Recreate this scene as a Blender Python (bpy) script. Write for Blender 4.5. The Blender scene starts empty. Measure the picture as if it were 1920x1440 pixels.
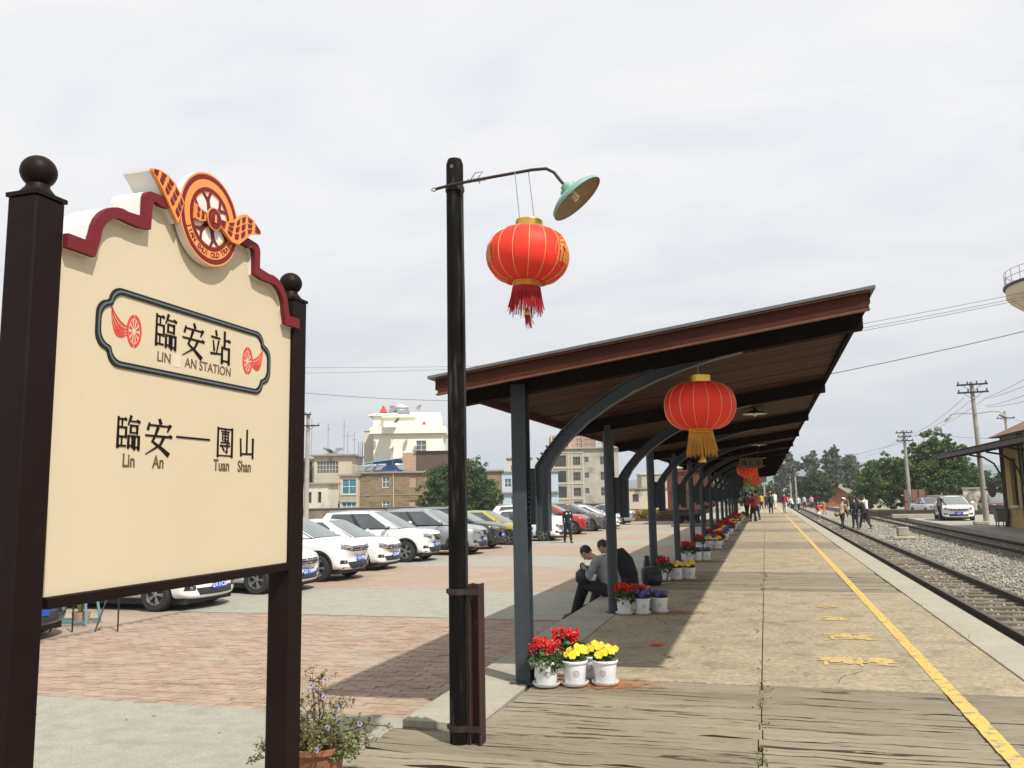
import bpy, bmesh, math, random
import numpy as np
from mathutils import Vector, Matrix, Euler
random.seed(7); RNG = np.random.default_rng(7)
PI = math.pi; R = math.radians
S = bpy.context.scene; COL = S.collection

# ---------------------------------------------------------------- camera, sky, sun, exposure
cam = bpy.data.objects.new('camera', bpy.data.cameras.new('camera')); COL.objects.link(cam); S.camera = cam
cam.data.sensor_width = 36; cam.data.lens = 1580/1920*36; cam.data.clip_end = 9000; cam.data.clip_start = .05
def aim(yaw, pitch, roll):
    fw = Vector((-math.sin(yaw), math.cos(yaw), 0)); rt = Vector((math.cos(yaw), math.sin(yaw), 0)); up = Vector((0, 0, 1))
    f = fw*math.cos(pitch)+up*math.sin(pitch); u = up*math.cos(pitch)-fw*math.sin(pitch)
    r2 = rt*math.cos(roll)-u*math.sin(roll); u2 = u*math.cos(roll)+rt*math.sin(roll)
    return Matrix((r2, u2, -f)).transposed().to_4x4()
cam.matrix_world = Matrix.Translation((0, 0, 1.6)) @ aim(R(16.4657), R(7.6962), .018)

SUN_TO = Vector((1.95, -1.5, 3.15)).normalized()
SUN_EL = math.asin(SUN_TO.z); SUN_AZ = math.atan2(SUN_TO.x, SUN_TO.y)
W = bpy.data.worlds.new('World'); S.world = W; W.use_nodes = True
def build_sky():
    nt = W.node_tree; N = nt.nodes; N.clear(); L = nt.links
    out = N.new('ShaderNodeOutputWorld'); bg = N.new('ShaderNodeBackground'); bg.inputs['Strength'].default_value = .0875
    sky = N.new('ShaderNodeTexSky'); sky.sky_type = 'NISHITA'; sky.sun_disc = False
    sky.sun_elevation = SUN_EL; sky.sun_rotation = SUN_AZ; sky.air_density = 1.2; sky.dust_density = 2.5
    tc = N.new('ShaderNodeTexCoord')
    # thin high overcast: cloud texture laid on a flat cloud layer (direction divided by its height)
    sep = N.new('ShaderNodeSeparateXYZ'); L.new(tc.outputs['Generated'], sep.inputs[0])
    zz = N.new('ShaderNodeMath'); zz.operation = 'MAXIMUM'; zz.inputs[1].default_value = 0; L.new(sep.outputs[2], zz.inputs[0])
    za = N.new('ShaderNodeMath'); za.operation = 'ADD'; za.inputs[1].default_value = .22; L.new(zz.outputs[0], za.inputs[0])
    dv = N.new('ShaderNodeVectorMath'); dv.operation = 'DIVIDE'
    cb = N.new('ShaderNodeCombineXYZ')
    for i in range(3): L.new(za.outputs[0], cb.inputs[i])
    L.new(tc.outputs['Generated'], dv.inputs[0]); L.new(cb.outputs[0], dv.inputs[1])
    mp = N.new('ShaderNodeMapping'); mp.inputs['Scale'].default_value = (1.2, 2.2, .5); mp.inputs['Rotation'].default_value = (0, 0, .5)
    L.new(dv.outputs[0], mp.inputs[0])
    n1 = N.new('ShaderNodeTexNoise'); n1.inputs['Scale'].default_value = 1.5; n1.inputs['Detail'].default_value = 7; n1.inputs['Roughness'].default_value = .5
    n1.inputs['Distortion'].default_value = .35
    L.new(mp.outputs[0], n1.inputs['Vector'])
    cr = N.new('ShaderNodeValToRGB'); L.new(n1.outputs['Fac'], cr.inputs[0])
    cr.color_ramp.elements[0].position = .40; cr.color_ramp.elements[0].color = (7.8, 7.98, 8.35, 1)
    cr.color_ramp.elements[1].position = .60; cr.color_ramp.elements[1].color = (8.95, 8.85, 8.8, 1)
    # the band of haze above the horizon is a little greyer
    hz = N.new('ShaderNodeMapRange'); hz.inputs[1].default_value = 0; hz.inputs[2].default_value = .35; hz.inputs[3].default_value = .84; hz.inputs[4].default_value = 1.02
    L.new(zz.outputs[0], hz.inputs[0])
    ml = N.new('ShaderNodeVectorMath'); ml.operation = 'SCALE'; L.new(cr.outputs[0], ml.inputs[0]); L.new(hz.outputs[0], ml.inputs['Scale'])
    mx = N.new('ShaderNodeMix'); mx.data_type = 'RGBA'; mx.inputs[0].default_value = .93
    L.new(sky.outputs[0], mx.inputs[6]); L.new(ml.outputs[0], mx.inputs[7])
    L.new(mx.outputs[2], bg.inputs[0]); L.new(bg.outputs[0], out.inputs[0])
build_sky()
sd = bpy.data.lights.new('sun', 'SUN'); sd.energy = 4.5; sd.angle = R(.9); sd.color = (1, .955, .87)
sun = bpy.data.objects.new('sun', sd); COL.objects.link(sun); sun.rotation_euler = SUN_TO.to_track_quat('Z', 'Y').to_euler()
S.view_settings.view_transform = 'Standard'; S.view_settings.look = 'None'; S.view_settings.exposure = .33; S.view_settings.gamma = 1
S.view_settings.use_curve_mapping = False
S.render.engine = 'CYCLES'; S.cycles.max_bounces = 6; S.cycles.diffuse_bounces = 3; S.cycles.volume_bounces = 0
S.cycles.transparent_max_bounces = 8; S.cycles.use_denoising = True

# ---------------------------------------------------------------- materials
MATS = {}
def M(name, c1, c2=None, scale=4, rough=.7, metal=0, bump=0, bscale=None, stretch=(1, 1, 1), dirt=None, dscale=1.2, dpos=(.5, .68),
      isl=0, spec=.5, coat=0, local=False, emit=None, trans=0, rot=0, fine=0):
    if name in MATS: return MATS[name]
    m = bpy.data.materials.new(name); MATS[name] = m; m.use_nodes = True; nt = m.node_tree; N = nt.nodes; L = nt.links
    b = N['Principled BSDF']; b.inputs['Roughness'].default_value = rough; b.inputs['Metallic'].default_value = metal
    b.inputs['Specular IOR Level'].default_value = spec
    if coat: b.inputs['Coat Weight'].default_value = coat; b.inputs['Coat Roughness'].default_value = .04
    if trans: b.inputs['Transmission Weight'].default_value = trans
    c1 = (*c1, 1); m.diffuse_color = c1
    b.inputs['Base Color'].default_value = c1
    if emit: b.inputs['Emission Color'].default_value = (*emit[:3], 1); b.inputs['Emission Strength'].default_value = emit[3]
    g = N.new('ShaderNodeNewGeometry'); vec = g.outputs['Position']
    if local: vec = N.new('ShaderNodeTexCoord').outputs['Object']
    mp = N.new('ShaderNodeMapping'); mp.inputs['Scale'].default_value = stretch; mp.inputs['Rotation'].default_value = (0, 0, rot); L.new(vec, mp.inputs[0]); vec = mp.outputs[0]
    col = None
    def noise(s, det=7, r=.6):
        n = N.new('ShaderNodeTexNoise'); n.inputs['Scale'].default_value = s; n.inputs['Detail'].default_value = det; n.inputs['Roughness'].default_value = r
        L.new(vec, n.inputs['Vector']); return n.outputs['Fac']
    def ramp(f, p0, p1):
        r_ = N.new('ShaderNodeMapRange'); r_.inputs[1].default_value = p0; r_.inputs[2].default_value = p1; L.new(f, r_.inputs[0]); return r_.outputs[0]
    def mix(f, a, bb, mode='MIX'):
        x = N.new('ShaderNodeMix'); x.data_type = 'RGBA'; x.blend_type = mode
        for i, v in ((0, f), (6, a), (7, bb)):
            if isinstance(v, (tuple, float, int)): x.inputs[i].default_value = v
            else: L.new(v, x.inputs[i])
        return x.outputs[2]
    if c2 is not None:
        col = mix(ramp(noise(scale), .32, .68), c1, (*c2, 1))
    if fine:
        f = ramp(noise(scale*9, 5, .7), .3, .7)
        v = N.new('ShaderNodeMapRange'); v.inputs[3].default_value = 1-fine; v.inputs[4].default_value = 1+fine; L.new(f, v.inputs[0])
        sc = N.new('ShaderNodeVectorMath'); sc.operation = 'SCALE'
        if col is None: sc.inputs[0].default_value = c1[:3]
        else: L.new(col, sc.inputs[0])
        L.new(v.outputs[0], sc.inputs['Scale']); col = sc.outputs[0]
    if isl:
        oi = N.new('ShaderNodeObjectInfo'); ad = N.new('ShaderNodeMath'); ad.operation = 'ADD'; L.new(oi.outputs['Random'], ad.inputs[0]); L.new(g.outputs['Random Per Island'], ad.inputs[1])
        fr = N.new('ShaderNodeMath'); fr.operation = 'FRACT'; L.new(ad.outputs[0], fr.inputs[0])
        v = N.new('ShaderNodeMapRange'); v.inputs[3].default_value = 1-isl; v.inputs[4].default_value = 1+isl; L.new(fr.outputs[0], v.inputs[0])
        sc = N.new('ShaderNodeVectorMath'); sc.operation = 'SCALE'
        if col is None: sc.inputs[0].default_value = c1[:3]
        else: L.new(col, sc.inputs[0])
        L.new(v.outputs[0], sc.inputs['Scale']); col = sc.outputs[0]
    if dirt is not None:
        col = mix(ramp(noise(dscale, 8, .65), *dpos), col if col is not None else c1, (*dirt, 1))
    if col is not None: L.new(col, b.inputs['Base Color'])
    if bump:
        bm_ = N.new('ShaderNodeBump'); bm_.inputs['Strength'].default_value = 1; bm_.inputs['Distance'].default_value = bump
        L.new(noise(bscale or scale*3, 6, .65), bm_.inputs['Height']); L.new(bm_.outputs[0], b.inputs['Normal'])
    return m

# ---------------------------------------------------------------- mesh helpers
class MB:
    def __init__(s): s.v = []; s.f = []; s.M = Matrix()
    def at(s, loc=(0, 0, 0), rot=(0, 0, 0)): s.M = Matrix.Translation(loc) @ Euler(rot).to_matrix().to_4x4(); return s
    def add(s, vs, fs):
        o = len(s.v); s.v += [tuple(s.M @ Vector(p)) for p in vs]; s.f += [tuple(i+o for i in f) for f in fs]; return s
    def box(s, x0, y0, z0, x1, y1, z1):
        return s.add([(x0, y0, z0), (x1, y0, z0), (x1, y1, z0), (x0, y1, z0), (x0, y0, z1), (x1, y0, z1), (x1, y1, z1), (x0, y1, z1)],
                     [(0, 3, 2, 1), (4, 5, 6, 7), (0, 1, 5, 4), (1, 2, 6, 5), (2, 3, 7, 6), (3, 0, 4, 7)])
    def cbox(s, c, d): return s.box(c[0]-d[0]/2, c[1]-d[1]/2, c[2]-d[2]/2, c[0]+d[0]/2, c[1]+d[1]/2, c[2]+d[2]/2)
    def hexa(s, p): return s.add(p, [(0, 3, 2, 1), (4, 5, 6, 7), (0, 1, 5, 4), (1, 2, 6, 5), (2, 3, 7, 6), (3, 0, 4, 7)])
    def tube(s, pts, r, n=8, cap=True):
        pts = [Vector(p) for p in pts]; rs = r if isinstance(r, (list, tuple)) else [r]*len(pts); rings = []
        ref = None
        for i, p in enumerate(pts):
            t = (pts[min(i+1, len(pts)-1)]-pts[max(i-1, 0)]).normalized()
            if ref is None:
                ref = Vector((0, 0, 1)) if abs(t.z) < .9 else Vector((1, 0, 0))
            a = (ref - t*ref.dot(t)).normalized(); ref = a; b = t.cross(a)
            rr = rs[i]; ra, rb = rr if isinstance(rr, tuple) else (rr, rr)
            rings.append([p + a*math.cos(2*PI*k/n)*ra + b*math.sin(2*PI*k/n)*rb for k in range(n)])
        vs = [q for g in rings for q in g]; fs = []
        for i in range(len(pts)-1):
            for k in range(n):
                fs.append((i*n+k, i*n+(k+1) % n, (i+1)*n+(k+1) % n, (i+1)*n+k))
        if cap: fs += [tuple(range(n))[::-1], tuple(range((len(pts)-1)*n, len(pts)*n))]
        return s.add(vs, fs)
    def lathe(s, prof, n=20, c=(0, 0, 0), axis='z', a0=0, a1=2*PI):
        full = abs(a1-a0-2*PI) < 1e-6; m = n if full else n+1; vs = []
        for r, h in prof:
            for k in range(m):
                a = a0+(a1-a0)*k/n; x, y = r*math.cos(a), r*math.sin(a)
                vs.append({'z': (c[0]+x, c[1]+y, c[2]+h), 'y': (c[0]+x, c[1]+h, c[2]+y), 'x': (c[0]+h, c[1]+x, c[2]+y)}[axis])
        fs = []
        for i in range(len(prof)-1):
            for k in range(n):
                k2 = (k+1) % m
                fs.append((i*m+k, i*m+k2, (i+1)*m+k2, (i+1)*m+k))
        return s.add(vs, fs)
    def prism(s, poly, h, frame=None):
        """poly: 2d points; extruded by h along the frame's w; frame(u,v,w) -> 3d"""
        fr = frame or (lambda u, v, w: (u, v, w)); n = len(poly)
        vs = [fr(u, v, 0) for u, v in poly]+[fr(u, v, h) for u, v in poly]
        return s.add(vs, [tuple(range(n))[::-1], tuple(range(n, 2*n))]+[(i, (i+1) % n, n+(i+1) % n, n+i) for i in range(n)])
    def band(s, outer, inner, h, frame, closed=True):
        n = len(outer); vs = []
        for w in (0, h):
            vs += [frame(u, v, w) for u, v in outer]+[frame(u, v, w) for u, v in inner]
        fs = []
        for i in range(n if closed else n-1):
            j = (i+1) % n
            fs += [(2*n+i, 2*n+j, 3*n+j, 3*n+i), (j, i, n+i, n+j), (i, j, 2*n+j, 2*n+i), (n+j, n+i, 3*n+i, 3*n+j)]
        if not closed: fs += [(0, n, 3*n, 2*n), (n-1, 3*n-1, 4*n-1, 2*n-1)]
        return s.add(vs, fs)
    def mesh(s, name):
        me = bpy.data.meshes.new(name); me.from_pydata(s.v, [], s.f); me.update(); return me
    def build(s, name, mat, parent=None, smooth=False, bevel=0, recalc=True, angle=None):
        me = s.mesh(name)
        if recalc or bevel:
            bm = bmesh.new(); bm.from_mesh(me)
            if bevel:
                bmesh.ops.bevel(bm, geom=[e for e in bm.edges if len(e.link_faces) == 2 and e.calc_face_angle(0) > .6], offset=bevel, segments=1, affect='EDGES')
            bmesh.ops.recalc_face_normals(bm, faces=bm.faces); bm.to_mesh(me); bm.free()
        return obj(name, me, mat, parent, smooth)
def obj(name, me, mat, parent=None, smooth=False):
    if mat and not me.materials: me.materials.append(mat)
    if smooth:
        me.polygons.foreach_set('use_smooth', [True]*len(me.polygons))
        if smooth != 'all': me.set_sharp_from_angle(angle=R(38))
    o = bpy.data.objects.new(name, me); COL.objects.link(o); o.parent = parent; return o
def thing(name, label, cat, loc=(0, 0, 0), rz=0, group=None):
    o = bpy.data.objects.new(name, None); COL.objects.link(o); o.location = loc; o.rotation_euler = (0, 0, rz); o.empty_display_size = .1
    return tag(o, label, cat, group)
def tag(o, label=None, cat=None, group=None, kind=None):
    if label: o['label'] = label
    if cat: o['category'] = cat
    if group: o['group'] = group
    if kind: o['kind'] = kind
    return o
def struct(o, label=None): o['kind'] = 'structure'; o['label'] = label or o.name.replace('_', ' '); return o
def stuff(o, label=None):
    o['kind'] = 'stuff'
    if label: o['label'] = label
    return o
def dup(root, loc=None, rz=None, label=None, sc=None):
    def cp(o, par):
        c = o.copy(); COL.objects.link(c); c.parent = par
        for ch in o.children: cp(ch, c)
        return c
    c = cp(root, None)
    if loc is not None: c.location = loc
    if rz is not None: c.rotation_euler = (0, 0, rz)
    if label: c['label'] = label
    if sc: c.scale = (sc, sc, sc)
    return c
def npmesh(name, V, F):
    """V (n,3), F (m,k) arrays -> mesh"""
    me = bpy.data.meshes.new(name); k = F.shape[1]
    me.vertices.add(len(V)); me.vertices.foreach_set('co', V.astype(np.float32).ravel())
    me.loops.add(F.size); me.loops.foreach_set('vertex_index', F.astype(np.int32).ravel())
    me.polygons.add(len(F)); me.polygons.foreach_set('loop_start', np.arange(0, F.size, k, dtype=np.int32))
    me.update(calc_edges=True); return me
def leaves(name, C, size, mat, parent=None, droop=0, aspect=.5, fold=.25, up=None):
    """one folded leaf (two triangles sharing the midrib) at each centre in C"""
    n = len(C); d = RNG.normal(size=(n, 3)); d[:, 2] -= droop
    if up is not None: d = d*.6+up
    d /= np.linalg.norm(d, axis=1)[:, None]; e = RNG.normal(size=(n, 3)); e -= (e*d).sum(1)[:, None]*d; e /= np.linalg.norm(e, axis=1)[:, None]
    f = np.cross(d, e); s = (size*(.6+.8*RNG.random(n)))[:, None] if np.isscalar(size) else (size*(.7+.6*RNG.random(n)))[:, None]
    V = np.stack([C-d*s*.5, C+e*s*aspect*.5+f*s*fold*.4, C+d*s*.5, C-e*s*aspect*.5+f*s*fold*.4], 1).reshape(-1, 3)
    b = np.arange(n)[:, None]*4; F = np.concatenate([b+np.array([0, 1, 2]), b+np.array([0, 2, 3])], 1).reshape(-1, 3)
    return obj(name, npmesh(name, V, F), mat, parent)
_TX = {}
def text_mesh(s, size=1, bold=0, xs=1):
    k = (s, size, bold, xs)
    if k not in _TX:
        cu = bpy.data.curves.new('lettering', 'FONT'); cu.body = s; cu.size = size; cu.offset = bold; cu.extrude = size*.01; cu.align_x = 'CENTER'; cu.align_y = 'CENTER'
        cu.resolution_u = 3
        o = bpy.data.objects.new('lettering', cu); COL.objects.link(o); bpy.context.view_layer.update()
        me = bpy.data.meshes.new_from_object(o.evaluated_get(bpy.context.evaluated_depsgraph_get())); bpy.data.objects.remove(o)
        me.transform(Matrix.Diagonal((xs, 1, 1, 1))); me.materials.clear(); _TX[k] = me
    return _TX[k].copy()
def text(name, s, size, mat, mtx, parent=None, bold=0, xs=1):
    me = text_mesh(s, size, bold, xs); me.transform(mtx); return obj(name, me, mat, parent)
def FR(o, u, v):
    """matrix: text x -> u, text y -> v, out of the plane = u x v, origin o"""
    u = Vector(u).normalized(); v = Vector(v).normalized(); w = u.cross(v)
    return Matrix.Translation(o) @ Matrix((u, v, w)).transposed().to_4x4()

def hole_wall(mb, w, h, holes, dep=.25, z0=0):
    """front wall in the local xz plane facing -y, with openings cut and reveals going in by dep"""
    xs = sorted({0, w}|{a for q in holes for a in (q[0], q[0]+q[2])}); zs = sorted({z0, h}|{a for q in holes for a in (q[1], q[1]+q[3])})
    for i in range(len(xs)-1):
        for j in range(len(zs)-1):
            cx, cz = (xs[i]+xs[i+1])/2, (zs[j]+zs[j+1])/2
            if any(q[0] < cx < q[0]+q[2] and q[1] < cz < q[1]+q[3] for q in holes): continue
            mb.add([(xs[i], 0, zs[j]), (xs[i+1], 0, zs[j]), (xs[i+1], 0, zs[j+1]), (xs[i], 0, zs[j+1])], [(0, 1, 2, 3)])
    for x, z, a, b in [q[:4] for q in holes]:
        mb.add([(x, 0, z), (x+a, 0, z), (x+a, 0, z+b), (x, 0, z+b), (x, dep, z), (x+a, dep, z), (x+a, dep, z+b), (x, dep, z+b)],
               [(0, 4, 5, 1), (1, 5, 6, 2), (2, 6, 7, 3), (3, 7, 4, 0)])
    return mb
# ---------------------------------------------------------------- palette
m_conc = M('concrete', (.37, .31, .20), (.285, .24, .155), 1.9, .92, bump=.022, bscale=16, dirt=(.19, .16, .105), dscale=2.2, dpos=(.52, .70), fine=.36)
m_cope = M('coping', (.36, .335, .26), (.30, .28, .22), 1.3, .85, bump=.003, bscale=40, dirt=(.30, .28, .23), dscale=2.5, dpos=(.56, .8), fine=.1)
m_cope2 = M('coping_left', (.34, .315, .25), (.28, .26, .205), 2, .88, bump=.004, bscale=30, dirt=(.27, .24, .19), dscale=2, dpos=(.5, .7), fine=.12)
m_plank = M('weathered_plank', (.265, .23, .158), (.205, .175, .118), 1.3, .88, bump=.016, bscale=2.4, stretch=(1.2, 26, 26), dirt=(.04, .028, .017), dscale=.85, dpos=(.575, .592), isl=.16, fine=.16)
m_pave = M('plaza_grey', (.31, .30, .25), (.255, .248, .205), 5, .92, bump=.006, bscale=26, dirt=(.23, .22, .18), dscale=3.4, dpos=(.5, .72), fine=.28)
m_brick = M('paving_brick', (.335, .24, .17), (.265, .19, .14), 3, .9, bump=.004, bscale=40, isl=.14, dirt=(.33, .27, .21), dscale=1.6, dpos=(.46, .68), fine=.16)
m_brickfar = M('paving_brick_far', (.33, .245, .175), (.265, .20, .148), 2.4, .9, bump=.008, bscale=14, stretch=(1, 2.2, 1), dirt=(.33, .275, .21), dscale=.8, dpos=(.48, .68), fine=.2)
m_joint = M('sand_joint', (.20, .155, .11), (.13, .10, .075), 5, .95)
m_ground = M('dirt', (.33, .29, .22), (.25, .22, .16), .25, .95, bump=.02, bscale=3, dirt=(.15, .17, .08), dscale=.08, dpos=(.5, .62), fine=.15)
m_ballast = M('ballast_bed', (.30, .28, .235), (.20, .185, .155), 2.5, .95, bump=.04, bscale=12, fine=.3)
m_stone = M('ballast_stone', (.31, .29, .245), (.22, .205, .175), .5, .9, isl=.4)
m_deck = M('deck_concrete', (.33, .31, .26), (.27, .25, .21), .7, .9, bump=.005, bscale=20, fine=.15)
m_rail = M('rail_steel', (.032, .022, .017), (.055, .035, .025), 9, .55, .5, bump=.001)
m_railtop = M('rail_head', (.11, .085, .07), (.06, .045, .035), 12, .4, .7)
m_sleeper = M('sleeper_wood', (.19, .16, .12), (.11, .09, .065), 3, .9, bump=.01, stretch=(1, 8, 8), isl=.25, fine=.25)
m_grimeshade = M('grime_and_gap_shade', (.05, .036, .022), (.022, .016, .011), 9, .95)  # painted dark so sunlit plank gaps read as shade; also fills crack strips
m_yel = M('yellow_paint', (.62, .42, .10), (.55, .36, .09), 3, .7, dirt=(.27, .23, .155), dscale=11, dpos=(.53, .60), bump=.003, bscale=30, fine=.12)
m_yelfade = M('faded_yellow_paint', (.56, .39, .12), (.44, .34, .17), 6, .8, fine=.15)
m_col = M('grey_steel_paint', (.05, .06, .07), (.04, .048, .057), 3, .42, bump=.001, bscale=14, dirt=(.13, .145, .15), dscale=7, dpos=(.66, .74), fine=.1, spec=.25)
m_fascia = M('rust_brown_steel', (.07, .018, .009), (.036, .010, .006), 3, .6, spec=.2, bump=.001, stretch=(.4, 1, 3), fine=.25)
m_rafter = M('dark_rafter', (.012, .007, .006), (.008, .005, .004), 3, .8, spec=.06, fine=.2)
m_board = M('roof_board', (.07, .023, .010), (.024, .010, .006), 1.2, .6, spec=.08, stretch=(.5, 6, 6), isl=.3, fine=.25, bump=.002)
m_sheet = M('roof_sheet', (.13, .14, .15), (.10, .11, .12), 2, .5, .2)
m_dark = M('black', (.012, .011, .012), rough=.5)

# ---------------------------------------------------------------- ground sheets
def sheet(name, x0, y0, x1, y1, z, mat, th=.0):
    mb = MB()
    if th: mb.box(x0, y0, z-th, x1, y1, z)
    else: mb.add([(x0, y0, z), (x1, y0, z), (x1, y1, z), (x0, y1, z)], [(0, 1, 2, 3)])
    return mb.build(name, mat)
struct(sheet('ground', -3500, -300, 3500, 3500, -.46, m_ground), 'dry earth ground reaching to the hills')
plaza = struct(sheet('plaza', -90, -12, -2.66, 130, -.452, m_joint), 'station forecourt in bands of grey paving and brick')
# bands: grey 4.1 m, brick 6.3 m
bands = [(-12, 7.5, 'g'), (7.5, 13.8, 'B'), (13.8, 17.9, 'g'), (17.9, 24.2, 'b'), (24.2, 28.4, 'g'), (28.4, 34.7, 'b'), (34.7, 38.8, 'g'), (38.8, 45.1, 'b'), (45.1, 49.2, 'g'), (49.2, 55.5, 'b'), (55.5, 59.6, 'g'), (59.6, 66, 'b'), (66, 95, 'g')]
for y0, y1, k in bands:
    if k == 'B': continue
    mb = MB().box(-88, y0+.004, -.45, -2.66, y1-.004, -.4)
    mb.build('grey_paving_band' if k == 'g' else 'brick_paving_band', m_pave if k == 'g' else m_brickfar, plaza)
# the near brick band: real bricks in running bond (length along x), nearest 300 as parts
bL, bW, gp = .22, .11, .007
cells = []
for r in range(int(6.3/(bW+gp))):
    y = 7.5+r*(bW+gp); off = (bL+gp)/2*(r % 2)
    for c in range(60):
        x = -2.67-off-c*(bL+gp)-bL
        if x < -10.6 or x+bL > -2.66: continue
        cells.append((x, y))
cells.sort(key=lambda p: (p[0]+bL/2)**2+p[1]**2)
one = MB().box(0, 0, -.05, bL, bW, 0).mesh('brick'); one.materials.append(m_brick)
for x, y in cells[:300]:
    o = bpy.data.objects.new('brick', one); COL.objects.link(o); o.parent = plaza
    o.location = (x, y, -.4+random.uniform(-.003, .004)); o.rotation_euler = (random.uniform(-.012, .012), random.uniform(-.008, .008), random.uniform(-.02, .02))
mb = MB()
for x, y in cells[300:]:
    mb.at((x, y, -.4+random.uniform(-.003, .004)), (random.uniform(-.015, .015), random.uniform(-.01, .01), random.uniform(-.02, .02))); mb.box(0, 0, -.05, bL, bW, 0)
stuff(mb.build('brick_field', m_brick, plaza, recalc=False))
MB().box(-88, 7.504, -.45, -10.62, 13.796, -.402).build('brick_paving_band', m_brickfar, plaza)
mb = MB()
for i in range(160):      # dead leaves and litter on the paving
    x = random.uniform(-11, -2.9); y = random.uniform(6, 20); a = random.random()*PI; l = random.uniform(.012, .03)
    mb.at((x, y, -.396), (0, 0, a)); mb.add([(-l, 0, 0), (0, -l*.35, .004), (l, 0, .001), (0, l*.35, .006)], [(0, 1, 2, 3)])
stuff(mb.build('fallen_leaves', M('dead_leaf', (.10, .065, .035), (.2, .15, .08), 3), plaza))

# ---------------------------------------------------------------- the long platform
plat = struct(MB().box(-2.63, -6, -.455, 2.43, 185, -.045).build('platform', M('platform_fill', (.15, .12, .08), (.06, .045, .03), 4, .95, fine=.3)), 'long low station platform of concrete and old timbers')
zones = [(3.72, 7.67), (14.86, 18.46), (26.05, 29.7), (37.25, 40.8), (48.4, 52), (59.6, 63.2), (70.8, 74.4)]
def slab(x0, y0, x1, y1, z=0, mat=m_conc, name='slab', g=.004):
    return MB().box(x0+g, y0+g, -.12, x1-g, y1-g, z).build(name, mat, plat, bevel=.006)
prev = -6
for y0, y1 in zones+[(140, 140)]:
    n = max(1, round((y0-prev)/3.6)) if prev < 60 else 1
    for i in range(n):
        a, b = prev+(y0-prev)*i/n, prev+(y0-prev)*(i+1)/n
        slab(-2.05, a, -.12, b, random.uniform(-.001, .001)); slab(-.12, a, 1.995, b, random.uniform(-.001, .001))
    prev = y1
y = -6
while y < 140:
    L_ = 3.7 if y < 60 else 20
    slab(2.0, y, 2.45, y+L_, .004, m_cope, 'coping_stone', .001); y += L_
y = 5.95
slab(-2.65, -6, -2.05, 3.7, .002, m_cope2, 'edge_slab')
while y < 140:
    L_ = random.choice((1.35, 1.7, 1.2)) if y < 60 else 20
    slab(-2.65, y, -2.05, y+L_, random.uniform(.001, .006), m_cope2, 'edge_slab'); y += L_
stf = MB(); gaps = []
def plank_mb(mb, x0, y0, x1, y1):
    n = max(3, int((x1-x0)/.15)); dz = random.uniform(-.010, -.004)
    ga, gb = 0, 0; ph1, ph2 = random.random()*9, random.random()*9; q1, q2 = random.choice((.012, .03, .045)), random.choice((.006, .016, .03))
    A = [y0+.002+q1*max(0, math.sin(ph1+i*.55)+.45*math.sin(i*1.7+ph2)-.1)+random.uniform(0, .004) for i in range(n+1)]; B = [y1-.002-q2*max(0, math.sin(ph2+i*.45)+.4*math.sin(i*1.9+ph1)-.1)-random.uniform(0, .004) for i in range(n+1)]; Z = [dz+random.uniform(-.004, .004) for _ in range(n+1)]
    vs = []; fs = []
    for i in range(n+1):
        x = x0+(x1-x0)*i/n
        vs += [(x, A[i], -.11), (x, A[i], Z[i]-.008), (x, A[i]+.012, Z[i]), (x, B[i]-.012, Z[i]+.003), (x, B[i], Z[i]-.008), (x, B[i], -.11)]
    for i in range(n):
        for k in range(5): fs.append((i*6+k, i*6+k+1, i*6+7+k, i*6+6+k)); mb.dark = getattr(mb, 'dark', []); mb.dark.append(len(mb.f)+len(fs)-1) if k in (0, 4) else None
    fs += [tuple(range(6)), tuple(range(n*6, n*6+6))[::-1]]
    mb.add(vs, fs)
for zi, (y0, y1) in enumerate(zones):
    n = round((y1-y0)/.225)
    for half in (0, 1):
        y = y0
        while y < y1-.05:
            w = min(random.uniform(.17, .27), y1-y)
            if y1-y-w < .1: w = y1-y
            jx = -.12+.014*math.sin(int(y*4.4)*2.7)
            x0 = (-2.64 if (y+w) < 5.93 else -2.04) + random.uniform(0, .03) if half == 0 else jx+.005; x1 = jx-.003 if half == 0 else 1.985-random.uniform(0, .02)
            mb = MB() if zi < 4 else stf
            plank_mb(mb, x0, y, x1, y+w)
            if zi < 4:
                o = mb.build('plank', m_plank, plat, recalc=False); o.data.materials.append(m_grimeshade)
                for q in mb.dark: o.data.polygons[q].material_index = 1  # gap side faces take the painted shade colour
            y += w
o = stuff(stf.build('plank_rows', m_plank, plat, recalc=False)); o.data.materials.append(m_grimeshade)
for q in stf.dark: o.data.polygons[q].material_index = 1
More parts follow.
